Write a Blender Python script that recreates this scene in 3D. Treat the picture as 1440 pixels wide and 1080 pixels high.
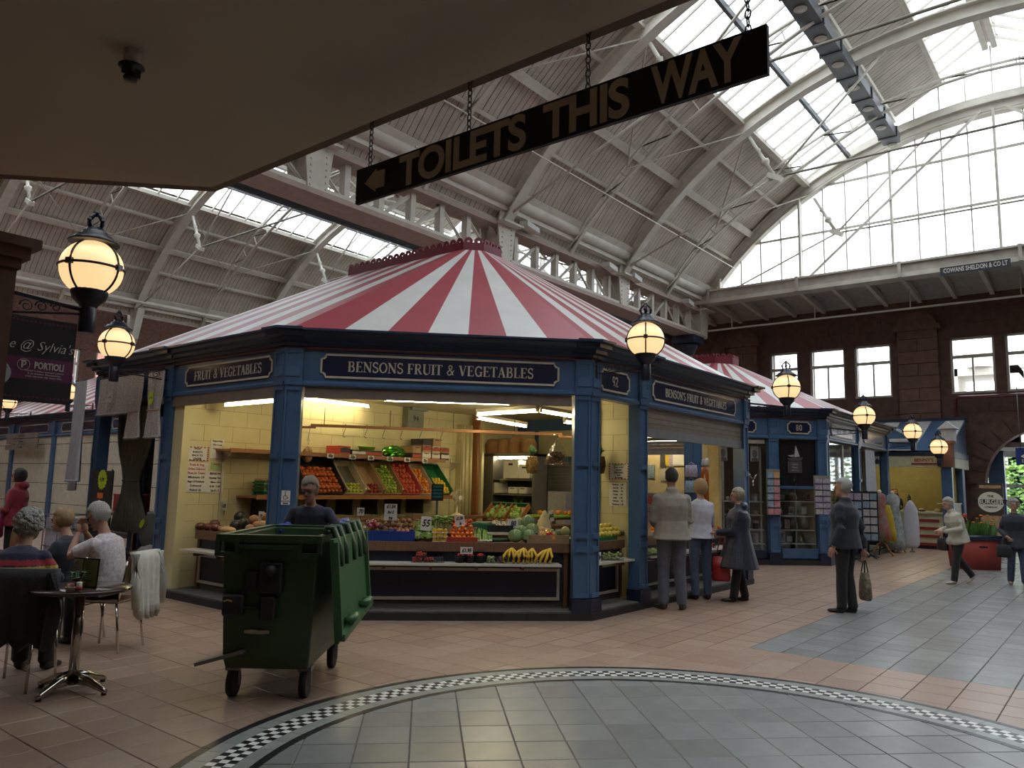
import bpy, math, random
from math import pi, sin, cos, radians, sqrt, hypot, atan2
from mathutils import Vector, Matrix, Euler
from mathutils.bvhtree import BVHTree
for o in list(bpy.data.objects): bpy.data.objects.remove(o)
SC = bpy.context.scene; COL = SC.collection
random.seed(7); rnd = random.uniform
# ---------------- camera, sky, exposure ----------------
# X runs along the right hand face of the near stall, Y along its left hand face, origin at its front corner post
CP, CR, CA = 0.1286, 0.0224, 0.1093 + pi/4
def cam_axes():
    F = (0, cos(CP), sin(CP)); U = (0, -sin(CP), cos(CP)); R = (1, 0, 0)
    c, s = cos(CR), sin(CR)
    A = [[c*R[i]+s*U[i] for i in range(3)], [-s*R[i]+c*U[i] for i in range(3)], list(F)]
    P = (cos(CA), sin(CA)); Q = (-sin(CA), cos(CA))
    return [Vector((a[0]*P[0]+a[1]*P[1], a[0]*Q[0]+a[1]*Q[1], a[2])) for a in A]
_R, _U, _F = cam_axes()
CAMLOC = Vector((-7.98716, -5.17448, 1.6))
cam = bpy.data.objects.new('camera', bpy.data.cameras.new('camera')); COL.objects.link(cam)
M = Matrix((_R, _U, -_F)).transposed().to_4x4(); M.translation = CAMLOC
cam.matrix_world = M
cam.data.sensor_width = 36; cam.data.lens = 27.0; cam.data.clip_start = .05; cam.data.clip_end = 400
SC.camera = cam
def px(u, v, axis, val):                                       # a point of the photograph on the plane axis = val
    d = _R*((u-720)/1080) + _U*((540-v)/1080) + _F
    i = 'xyz'.index(axis); k = (val-CAMLOC[i])/d[i]
    return CAMLOC + d*k
SC.view_settings.view_transform = 'Standard'; SC.view_settings.look = 'None'
SC.view_settings.exposure = 0.0; SC.view_settings.gamma = 1.0; SC.view_settings.use_curve_mapping = False
SC.cycles.use_denoising = True; SC.cycles.max_bounces = 10; SC.cycles.diffuse_bounces = 5; SC.cycles.transparent_max_bounces = 16
SC.cycles.caustics_reflective = False; SC.cycles.caustics_refractive = False; SC.cycles.sample_clamp_indirect = 6
W = bpy.data.worlds.new('overcast_sky'); SC.world = W; W.use_nodes = True
_n = W.node_tree.nodes; _l = W.node_tree.links; _bg = _n['Background']
_tc = _n.new('ShaderNodeTexCoord'); _sx = _n.new('ShaderNodeSeparateXYZ'); _cr = _n.new('ShaderNodeValToRGB')
_nz = _n.new('ShaderNodeTexNoise'); _nz.inputs['Scale'].default_value = 3; _mx = _n.new('ShaderNodeMixRGB'); _mx.blend_type = 'MULTIPLY'; _mx.inputs[0].default_value = .12
_l.new(_tc.outputs['Generated'], _sx.inputs[0]); _l.new(_sx.outputs['Z'], _cr.inputs[0])
_cr.color_ramp.elements[0].color = (.93, .95, 1, 1); _cr.color_ramp.elements[1].color = (.95, .97, 1, 1)
_l.new(_tc.outputs['Generated'], _nz.inputs['Vector']); _l.new(_cr.outputs[0], _mx.inputs[1]); _l.new(_nz.outputs[0], _mx.inputs[2])
_l.new(_mx.outputs[0], _bg.inputs['Color']); _bg.inputs['Strength'].default_value = 5.4
# ---------------- materials ----------------
MT = {}
def mat(name, col, rough=.6, metal=0, var=.12, scale=6, bump=0, bscale=None, emit=0, ecol=None, spec=.5, wave=None, col2=None, coat=0, sheen=0, alpha=1):
    if name in MT: return MT[name]
    m = bpy.data.materials.new(name); m.use_nodes = True; nt = m.node_tree; n = nt.nodes; l = nt.links
    b = n['Principled BSDF']; b.inputs['Roughness'].default_value = rough; b.inputs['Metallic'].default_value = metal
    b.inputs['Specular IOR Level'].default_value = spec
    if coat: b.inputs['Coat Weight'].default_value = coat; b.inputs['Coat Roughness'].default_value = .15
    if sheen: b.inputs['Sheen Weight'].default_value = sheen
    if alpha < 1: b.inputs['Alpha'].default_value = alpha
    tc = n.new('ShaderNodeTexCoord'); nz = n.new('ShaderNodeTexNoise'); nz.inputs['Scale'].default_value = scale; nz.inputs['Detail'].default_value = 5
    l.new(tc.outputs['Object'], nz.inputs['Vector'])
    r = n.new('ShaderNodeValToRGB'); e = r.color_ramp.elements
    c2 = col2 or tuple(min(1, c*(1+var)) for c in col); c1 = col if col2 else tuple(c*(1-var) for c in col)
    e[0].position = .3; e[1].position = .7; e[0].color = (*c1, 1); e[1].color = (*c2, 1)
    src = nz.outputs[0]
    if wave:                                                    # grain: stretched noise
        mp = n.new('ShaderNodeMapping'); mp.inputs['Scale'].default_value = wave; l.new(tc.outputs['Object'], mp.inputs[0]); l.new(mp.outputs[0], nz.inputs['Vector'])
    l.new(src, r.inputs[0]); l.new(r.outputs[0], b.inputs['Base Color'])
    if bump:
        nb = n.new('ShaderNodeTexNoise'); nb.inputs['Scale'].default_value = bscale or scale*6; l.new(tc.outputs['Object'], nb.inputs['Vector'])
        bp = n.new('ShaderNodeBump'); bp.inputs['Strength'].default_value = bump; bp.inputs['Distance'].default_value = .01
        l.new(nb.outputs[0], bp.inputs['Height']); l.new(bp.outputs[0], b.inputs['Normal'])
    if emit:
        b.inputs['Emission Color'].default_value = (*(ecol or col), 1); b.inputs['Emission Strength'].default_value = emit
    MT[name] = m; return m
def glass_mat(name, tint=(1, 1, 1), amt=.12, rough=.05):
    if name in MT: return MT[name]
    m = bpy.data.materials.new(name); m.use_nodes = True; n = m.node_tree.nodes; l = m.node_tree.links
    n.remove(n['Principled BSDF']); t = n.new('ShaderNodeBsdfTransparent'); t.inputs[0].default_value = (*tint, 1)
    g = n.new('ShaderNodeBsdfGlossy'); g.inputs['Roughness'].default_value = rough; mx = n.new('ShaderNodeMixShader')
    f = n.new('ShaderNodeFresnel'); f.inputs[0].default_value = 1.45; mm = n.new('ShaderNodeMath'); mm.operation = 'MULTIPLY_ADD'; mm.inputs[1].default_value = .35; mm.inputs[2].default_value = amt*.2
    l.new(f.outputs[0], mm.inputs[0]); l.new(mm.outputs[0], mx.inputs[0]); l.new(t.outputs[0], mx.inputs[1]); l.new(g.outputs[0], mx.inputs[2])
    l.new(mx.outputs[0], n['Material Output'].inputs[0]); MT[name] = m; return m
# ---------------- mesh builder ----------------
def V(*a): return Vector(a)
def frame(d, ref=(0, 0, 1)):
    d = Vector(d).normalized(); r = Vector(ref)
    if abs(d.dot(r)) > .98: r = Vector((1, 0, 0)) if abs(d.x) < .9 else Vector((0, 1, 0))
    x = d.cross(r).normalized(); y = x.cross(d).normalized(); return x, y
class G:
    def __init__(s): s.v = []; s.f = []; s.m = []; s.sm = []
    def add(s, vs, fs, m=0, smooth=False):
        k = len(s.v); s.v += [tuple(v) for v in vs]
        for f in fs: s.f.append(tuple(i+k for i in f)); s.m.append(m); s.sm.append(smooth)
        return s
    def box(s, x0, x1, y0, y1, z0, z1, m=0, T=None):
        vs = [V(x, y, z) for z in (z0, z1) for y in (y0, y1) for x in (x0, x1)]
        if T: vs = [T @ v for v in vs]
        return s.add(vs, [(0, 2, 3, 1), (4, 5, 7, 6), (0, 1, 5, 4), (2, 6, 7, 3), (0, 4, 6, 2), (1, 3, 7, 5)], m)
    def boxc(s, c, sx, sy, sz, rz=0, m=0, rot=None):
        T = Matrix.Translation(Vector(c)) @ ((rot if rot else Matrix.Rotation(rz, 4, 'Z')))
        return s.box(-sx/2, sx/2, -sy/2, sy/2, -sz/2, sz/2, m, T)
    def bar(s, p, q, w, h, m=0, ref=(0, 0, 1)):                  # w across, h along ref
        p = Vector(p); q = Vector(q); x, y = frame(q-p, ref)
        vs = [a + x*i*w/2 + y*j*h/2 for a in (p, q) for i, j in ((-1, -1), (1, -1), (1, 1), (-1, 1))]
        return s.add(vs, [(3, 2, 1, 0), (4, 5, 6, 7), (0, 1, 5, 4), (1, 2, 6, 5), (2, 3, 7, 6), (3, 0, 4, 7)], m)
    def tube(s, pts, r, n=8, m=0, smooth=True, cap=True, ref=(0, 0, 1)):
        pts = [Vector(p) for p in pts]; N = len(pts); rs = r if isinstance(r, (list, tuple)) else [r]*N
        vs = []
        for i, p in enumerate(pts):
            d = (pts[min(i+1, N-1)]-pts[max(i-1, 0)]); x, y = frame(d, ref)
            ra = rs[i]; rx, ry = ra if isinstance(ra, (list, tuple)) else (ra, ra)
            vs += [p + x*cos(2*pi*j/n)*rx + y*sin(2*pi*j/n)*ry for j in range(n)]
        fs = [(i*n+j, i*n+(j+1) % n, (i+1)*n+(j+1) % n, (i+1)*n+j) for i in range(N-1) for j in range(n)]
        k = len(s.v); s.add(vs, fs, m, smooth)
        if cap: s.f += [tuple(k+j for j in range(n-1, -1, -1)), tuple(k+(N-1)*n+j for j in range(n))]; s.m += [m, m]; s.sm += [False, False]
        return s
    def lathe(s, prof, c=(0, 0, 0), n=16, m=0, smooth=True, sy=1):
        c = Vector(c); vs = [c + V(r*cos(2*pi*j/n), sy*r*sin(2*pi*j/n), z) for r, z in prof for j in range(n)]
        fs = [(i*n+j, i*n+(j+1) % n, (i+1)*n+(j+1) % n, (i+1)*n+j) for i in range(len(prof)-1) for j in range(n)]
        k = len(s.v); s.add(vs, fs, m, smooth)
        if prof[0][0] > 1e-4: s.f.append(tuple(k+j for j in range(n-1, -1, -1))); s.m.append(m); s.sm.append(False)
        if prof[-1][0] > 1e-4: s.f.append(tuple(k+(len(prof)-1)*n+j for j in range(n))); s.m.append(m); s.sm.append(False)
        return s
    def ball(s, c, r, n=12, k=8, m=0, rot=None, jit=0):
        c = Vector(c); rx, ry, rz = r if isinstance(r, (list, tuple)) else (r, r, r); vs = []
        for i in range(k+1):
            a = pi*i/k
            for j in range(n):
                b = 2*pi*j/n; g = 1+rnd(-jit, jit); v = V(rx*sin(a)*cos(b)*g, ry*sin(a)*sin(b)*g, -rz*cos(a)*g)
                vs.append(c + (rot @ v if rot else v))
        fs = [(i*n+j, i*n+(j+1) % n, (i+1)*n+(j+1) % n, (i+1)*n+j) for i in range(k) for j in range(n)]
        return s.add(vs, fs, m, True)
    def prism(s, poly, z0, z1, m=0, T=None, flip=False):         # CCW polygon in XY extruded in Z
        n = len(poly); vs = [V(x, y, z) for z in (z0, z1) for x, y in poly]
        if T: vs = [T @ v for v in vs]
        return s.add(vs, [tuple(range(n-1, -1, -1)), tuple(range(n, 2*n))] + [(i, (i+1) % n, n+(i+1) % n, n+i) for i in range(n)], m)
    def sweep(s, path, prof, closed=False, m=0):                  # prof: (outward offset, z); outward is to the right of the path
        n = len(path); ring = []
        for i in range(n):
            p = Vector((*path[i], 0)).to_2d() if False else Vector(path[i][:2])
            def dirn(a, b): return (Vector(path[b % n][:2])-Vector(path[a % n][:2])).normalized()
            if closed or 0 < i < n-1: d0, d1 = dirn(i-1, i), dirn(i, i+1)
            elif i == 0: d0 = d1 = dirn(0, 1)
            else: d0 = d1 = dirn(n-2, n-1)
            n0, n1 = Vector((d0.y, -d0.x)), Vector((d1.y, -d1.x)); b = (n0+n1).normalized(); k = 1/max(.3, b.dot(n0))
            ring.append([V(p.x+b.x*k*o, p.y+b.y*k*o, z) for o, z in prof])
        q = len(prof); vs = [v for r_ in ring for v in r_]; N = n if closed else n-1
        fs = [(i*q+j, ((i+1) % n)*q+j, ((i+1) % n)*q+(j+1) % q, i*q+(j+1) % q) for i in range(N) for j in range(q)]
        s.add(vs, fs, m)
        if not closed: s.add(ring[0], [tuple(range(q))], m); s.add(ring[-1], [tuple(range(q-1, -1, -1))], m)
        return s
    def mesh(s, name, mats):
        me = bpy.data.meshes.new(name); me.from_pydata(s.v, [], s.f); mats = mats if isinstance(mats, (list, tuple)) else [mats]
        for a in mats: me.materials.append(a)
        me.polygons.foreach_set('material_index', s.m); me.polygons.foreach_set('use_smooth', s.sm); me.update(); return me
    def build(s, name, mats, parent=None, loc=None, rz=0, **tags):
        return link(name, s.mesh(name, mats), parent, loc, rz, **tags)
def link(name, me, parent=None, loc=None, rz=0, **tags):
    o = bpy.data.objects.new(name, me); COL.objects.link(o)
    if loc is not None: o.location = loc
    if rz: o.rotation_euler = (0, 0, rz)
    if parent: o.parent = parent
    for k, v in tags.items():
        if v: o[{'cat': 'category'}.get(k, k)] = v
    return o
def thing(name, label, cat, loc=(0, 0, 0), rz=0, group=None):
    return link(name, None, None, loc, rz, label=label, cat=cat, group=group)
def struct(name, g, m, parent=None, **t): return g.build(name, m, parent, kind='structure', **t)
KIDS = {}
def copy_tree(o, parent=None, **tags):
    c = o.copy(); COL.objects.link(c); c.parent = parent
    for ch in [x for x in bpy.data.objects if x.parent == o] if o.name not in KIDS else KIDS[o.name]: copy_tree(ch, c)
    for k, v in tags.items(): c[{'cat': 'category'}.get(k, k)] = v
    return c
def place(o, loc, rz=0): o.location = loc; o.rotation_euler = (0, 0, rz); return o
# ---------------- lettering ----------------
def _arc(cx, cy, rx, ry, a0, a1, n=10): return [(cx+rx*cos(radians(a0+(a1-a0)*i/n)), cy+ry*sin(radians(a0+(a1-a0)*i/n))) for i in range(n+1)]
_T, _t = .16, .06
def _serif(x, y, w=.26): return ([(x-w/2, y), (x+w/2, y)], .05)
GL = {                                                           # thick and thin serif capitals: (advance, strokes)
 'B': (.68, [([(.17, 0), (.17, 1)], _T), ([(.05, .975), (.36, .975)], .05), ([(.05, .025), (.38, .025)], .05), ([(.17, .53), (.38, .53)], .05), (_arc(.36, .76, .15, .21, 90, -90), .11), (_arc(.38, .27, .18, .24, 90, -90), .12)]),
 'E': (.64, [([(.17, 0), (.17, 1)], _T), ([(.05, .975), (.56, .975)], .05), ([(.05, .025), (.58, .025)], .05), ([(.17, .52), (.44, .52)], .05), ([(.55, 1), (.55, .8)], .05), ([(.57, 0), (.57, .22)], .05), ([(.44, .42), (.44, .62)], .05)]),
 'F': (.6, [([(.17, 0), (.17, 1)], _T), ([(.05, .975), (.54, .975)], .05), _serif(.17, .025, .3), ([(.17, .5), (.42, .5)], .05), ([(.53, 1), (.53, .78)], .05), ([(.42, .4), (.42, .6)], .05)]),
 'N': (.78, [([(.14, 0), (.14, 1)], _t), ([(.64, 0), (.64, 1)], _t), ([(.12, .98), (.64, .04)], _T), _serif(.14, .025), _serif(.64, .975), ([(.02, .975), (.2, .975)], .05)]),
 'S': (.58, [(_arc(.29, .75, .19, .225, 30, 180, 8)+_arc(.29, .75, .19, .225, 180, 250, 4)+_arc(.29, .26, .2, .235, 70, 0, 4)+_arc(.29, .26, .2, .235, 0, -150, 8), .11), ([(.47, 1), (.47, .74)], .05), ([(.1, 0), (.1, .28)], .05)]),
 'O': (.76, [(_arc(.38, .5, .27, .47, 0, 360, 20), .09), (_arc(.36, .5, .27, .44, 120, 240, 8), .13), (_arc(.4, .5, .27, .44, -60, 60, 8), .13)]),
 'R': (.72, [([(.17, 0), (.17, 1)], _T), ([(.05, .975), (.38, .975)], .05), _serif(.17, .025, .3), ([(.17, .5), (.36, .5)], .05), (_arc(.37, .74, .16, .22, 90, -90), .11), ([(.36, .5), (.6, .03)], .14), ([(.54, .025), (.7, .025)], .05)]),
 'U': (.76, [([(.17, 1), (.17, .32)]+_arc(.4, .3, .23, .28, 180, 270, 6), _T), (_arc(.4, .3, .23, .28, 270, 360, 6)+[(.63, 1)], _t), _serif(.17, .975, .3), _serif(.63, .975)]),
 'I': (.34, [([(.17, 0), (.17, 1)], _T), _serif(.17, .975, .3), _serif(.17, .025, .3)]),
 'T': (.66, [([(.33, 0), (.33, 1)], _T), ([(.04, .975), (.62, .975)], .05), _serif(.33, .025, .3), ([(.05, 1), (.05, .78)], .05), ([(.61, 1), (.61, .78)], .05)]),
 'V': (.72, [([(.12, 1), (.36, .02)], _T), ([(.36, .02), (.6, 1)], _t), _serif(.12, .975, .28), _serif(.6, .975, .22)]),
 'G': (.76, [(_arc(.39, .5, .27, .47, 45, 315, 18), .12), ([(.64, 1), (.64, .7)], .05), ([(.6, .02), (.6, .42)], .14), _serif(.6, .42, .3)]),
 'A': (.74, [([(.36, .98), (.6, 0)], _T), ([(.36, .98), (.12, 0)], _t), ([(.2, .33), (.54, .33)], .05), _serif(.12, .025, .22), _serif(.6, .025, .28)]),
 'L': (.6, [([(.17, 0), (.17, 1)], _T), _serif(.17, .975, .3), ([(.05, .025), (.55, .025)], .05), ([(.54, 0), (.54, .26)], .05)]),
 '&': (.78, [([(.62, .05), (.28, .66)]+_arc(.36, .8, .14, .17, 200, -20, 8)+[(.44, .64), (.2, .42)]+_arc(.28, .24, .17, .2, 120, 300, 8)+[(.5, .2), (.66, .5)], .09)]),
 "'": (.2, [([(.1, 1), (.08, .72)], .1)]), ' ': (.32, []),
 '9': (.58, [(_arc(.28, .7, .17, .27, 0, 360, 14), .1), (_arc(.22, .6, .24, .56, 20, -70, 8), .1)]),
 '2': (.58, [(_arc(.28, .72, .18, .24, 170, -20, 8)+[(.1, .06), (.5, .06)], .11), ([(.5, 0), (.5, .2)], .05)]),
 '8': (.58, [(_arc(.28, .74, .15, .22, 0, 360, 14), .1), (_arc(.28, .27, .18, .24, 0, 360, 14), .11)]),
 '0': (.58, [(_arc(.28, .5, .18, .45, 0, 360, 18), .12)]),
}
def stroke2d(g, pts, w, T, d=.004, m=0):
    n = len(pts); L = []; Rr = []
    for i in range(n):
        a = pts[max(0, i-1)]; b = pts[min(n-1, i+1)]
        if n > 2 and abs(pts[0][0]-pts[-1][0])+abs(pts[0][1]-pts[-1][1]) < 1e-6 and i in (0, n-1): a, b = pts[-2], pts[1]
        dx, dy = b[0]-a[0], b[1]-a[1]; k = hypot(dx, dy) or 1; nx, ny = -dy/k*w/2, dx/k*w/2
        L.append((pts[i][0]+nx, pts[i][1]+ny)); Rr.append((pts[i][0]-nx, pts[i][1]-ny))
    vs = [T @ V(x, y, z) for z in (0, d) for x, y in L+Rr]; q = 2*n
    fs = []
    for i in range(n-1):
        fs += [(q+n+i, q+n+i+1, q+i+1, q+i), (i, i+1, q+i+1, q+i), (n+i+1, n+i, q+n+i, q+n+i+1)]
    fs += [(0, q, q+n, n), (n-1, 2*n-1, q+2*n-1, q+n-1)]
    g.add(vs, fs, m)
def serif_text(txt, h, T, width=None, d=.004):
    tot = sum(GL[c][0] for c in txt); kx = (width/tot) if width else h; g = G(); x = -tot/2
    for c in txt:
        a, st = GL[c]
        for pts, w in st:
            P2 = [((x+p[0])*kx, (p[1]-.5)*h) for p in pts]
            vert = abs(pts[0][1]-pts[-1][1]) > abs(pts[0][0]-pts[-1][0])
            stroke2d(g, P2, w*(kx if vert else h), T, d)
        x += a
    return g
_TX = {}
def text_mesh(txt, size=1, align='CENTER', bold=0, ext=.004, shear=0, sx=1, space=1, res=2):
    cu = bpy.data.curves.new('lettering', 'FONT'); cu.body = txt; cu.size = size; cu.align_x = align; cu.align_y = 'CENTER'; cu.offset = bold; cu.extrude = ext/2; cu.shear = shear; cu.space_line = .95; cu.space_character = space; cu.resolution_u = res
    o = bpy.data.objects.new('lettering', cu); COL.objects.link(o); dg = bpy.context.evaluated_depsgraph_get()
    me = bpy.data.meshes.new_from_object(o.evaluated_get(dg)); bpy.data.objects.remove(o)
    if sx != 1:
        for v in me.vertices: v.co.x *= sx
    return me
def text(txt, size, m, parent, T, name='lettering', **k):
    me = text_mesh(txt, size, **k); me.transform(T); me.materials.clear(); me.materials.append(m); return link(name, me, parent)
def face_T(c, rz, tilt=0):                                        # text plane: x along rz, y up, normal to the right of the direction rz
    return Matrix.Translation(Vector(c)) @ Matrix.Rotation(rz, 4, 'Z') @ Matrix.Rotation(pi/2+tilt, 4, 'X')
# ================= the hall =================
m_cream = mat('cream_paint_iron', (.62, .59, .52), .55, var=.1, scale=3)
m_board = mat('painted_boarding', (.53, .475, .41), .75, var=.14, scale=2, bump=.2, bscale=20)
m_boardL = m_board
m_dirty = mat('grimy_cream_paint', (.48, .44, .385), .6, var=.2, scale=3)
m_pinkc = mat('faded_pink_girder_paint', (.40, .31, .265), .65, var=.1)
m_steel = mat('galvanised_duct', (.105, .115, .13), .45, .3, var=.15, scale=3)
m_dgrey = mat('dark_grey_steel', (.06, .075, .085), .5, .3)
m_glass = glass_mat('roof_glass', (.93, .96, .97))
m_sand = mat('dark_red_sandstone', (.115, .062, .048), .85, var=.3, scale=4, bump=.4, bscale=25)
m_sand2 = mat('sandstone_pier', (.15, .083, .062), .85, var=.25, scale=5, bump=.4, bscale=25)
m_grout = mat('dark_grout', (.10, .085, .075), .8)
m_pink = [mat('terracotta_tile_%s' % a, c, .30, var=.07, scale=5, bump=.05, bscale=40, spec=.4) for a, c in (('warm', (.345, .238, .178)), ('pale', (.375, .265, .20)), ('deep', (.325, .22, .165)))]
m_grey = [mat('slate_tile_%s' % a, c, .27, var=.07, scale=5, bump=.05, bscale=40, spec=.45) for a, c in (('mid', (.225, .23, .225)), ('pale', (.245, .25, .245)), ('deep', (.21, .212, .205)))]
m_black = mat('black_tile', (.02, .02, .022), .3); m_white = mat('white_tile', (.74, .74, .70), .3); m_band = mat('grey_band_tile', (.27, .285, .265), .3)
def uv_of(p):
    d = Vector(p)-CAMLOC; z = d.dot(_F)
    return (720+1080*d.dot(_R)/z, 540-1080*d.dot(_U)/z, z) if z > .2 else None
floor = struct('floor', G().box(-16, 21, -14, 34, -.3, -.005), m_grout)
TP = .325; RC = (-4.054, -3.33); tiles = []
def add_tile(cx, cy, rot, mats_):
    q = uv_of((cx, cy, 0))
    size = 0
    if q and -60 < q[0] < 1500 and 600 < q[1] < 1110: size = 1/q[2]**3
    tiles.append((size, cx, cy, rot, random.choice(mats_)))
for i in range(-40, 62):
    for j in range(-34, 86):
        cx, cy = -.16+TP*(i+.5), -.1+TP*(j+.5)
        if cx < -11 or (cx-CAMLOC.x)+(cy-CAMLOC.y)*.8 < -1.5: continue
        if hypot(cx-RC[0], cy-RC[1]) < 2.64: continue
        add_tile(cx, cy, 0, m_grey if (cx > -.16 and cy < -2.05) else m_pink)
c45 = sqrt(.5)
for i in range(-10, 10):
    for j in range(-10, 10):
        a, b = (i+.35)*TP, (j+.15)*TP
        cx, cy = RC[0]+(a-b)*c45, RC[1]+(a+b)*c45
        if hypot(cx-RC[0], cy-RC[1]) < 2.64: add_tile(cx, cy, pi/4, m_grey)
tiles.sort(key=lambda t: -t[0])
tile_me = {}
def tile_mesh(mm, rot):
    k = (mm.name, rot)
    if k not in tile_me:
        g = G(); h = TP/2-.0035; e = h-.003
        vs = [V(x*h, y*h, -.012) for x, y in ((-1, -1), (1, -1), (1, 1), (-1, 1))]+[V(x*h, y*h, -.0025) for x, y in ((-1, -1), (1, -1), (1, 1), (-1, 1))]+[V(x*e, y*e, 0) for x, y in ((-1, -1), (1, -1), (1, 1), (-1, 1))]
        g.add(vs, [(8, 9, 10, 11)]+[(i+4, (i+1) % 4+4, (i+1) % 4+8, i+8) for i in range(4)]+[(i, (i+1) % 4, (i+1) % 4+4, i+4) for i in range(4)])
        tile_me[k] = g.mesh('tile', mm)
    return tile_me[k]
for s_, x, y, r, mm in tiles[:300]: link('tile', tile_mesh(mm, r), floor, (x, y, rnd(-.0006, .0006)), r)
gs = {}
for s_, x, y, r, mm in tiles[300:]:
    g = gs.setdefault(mm.name, (G(), mm))[0]; h = TP/2-.004; c, q = cos(r), sin(r); z = rnd(-.0006, .0004)
    vs = [V(x+a*c-b*q, y+a*q+b*c, zz) for zz in (-.01, z) for a, b in ((-h, -h), (h, -h), (h, h), (-h, h))]
    g.add(vs, [(4, 5, 6, 7)]+[(i, (i+1) % 4, (i+1) % 4+4, i+4) for i in range(4)])
for k, (g, mm) in gs.items(): g.build('distant_tile_paving', mm, floor, kind='stuff')
def ring(r0, r1, z, m, name, n=120, parts=1):
    g = G()
    for k in range(n):
        a, b = 2*pi*k/n+.0006, 2*pi*(k+1)/n-.0006
        vs = [V(RC[0]+r*cos(t), RC[1]+r*sin(t), zz) for zz in (-.004, z) for r, t in ((r0, a), (r1, a), (r1, b), (r0, b))]
        g.add(vs, [(4, 5, 6, 7)]+[(i, (i+1) % 4, (i+1) % 4+4, i+4) for i in range(4)])
    return g.build(name, m, floor, kind='stuff')
ring(2.82, 2.878, .0015, m_black, 'black_border_ring'); ring(2.712, 2.818, .0012, m_band, 'grey_border_ring', 110)
ring(2.455, 2.548, .0012, m_band, 'grey_border_ring', 100); ring(2.398, 2.453, .0015, m_black, 'black_border_ring')
g = G(); nq = 312; w3 = (2.71-2.55)/3
for k in range(nq):
    for j in range(3):
        a, b = 2*pi*k/nq+.0004, 2*pi*(k+1)/nq-.0004; r0, r1 = 2.55+w3*j+.001, 2.55+w3*(j+1)-.001
        vs = [V(RC[0]+r*cos(t), RC[1]+r*sin(t), zz) for zz in (-.004, .0013) for r, t in ((r0, a), (r1, a), (r1, b), (r0, b))]
        g.add(vs, [(4, 5, 6, 7)]+[(i, (i+1) % 4, (i+1) % 4+4, i+4) for i in range(4)], (k+j) % 2)
g.build('chequer_mosaic', [m_black, m_white], floor, kind='stuff')

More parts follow.
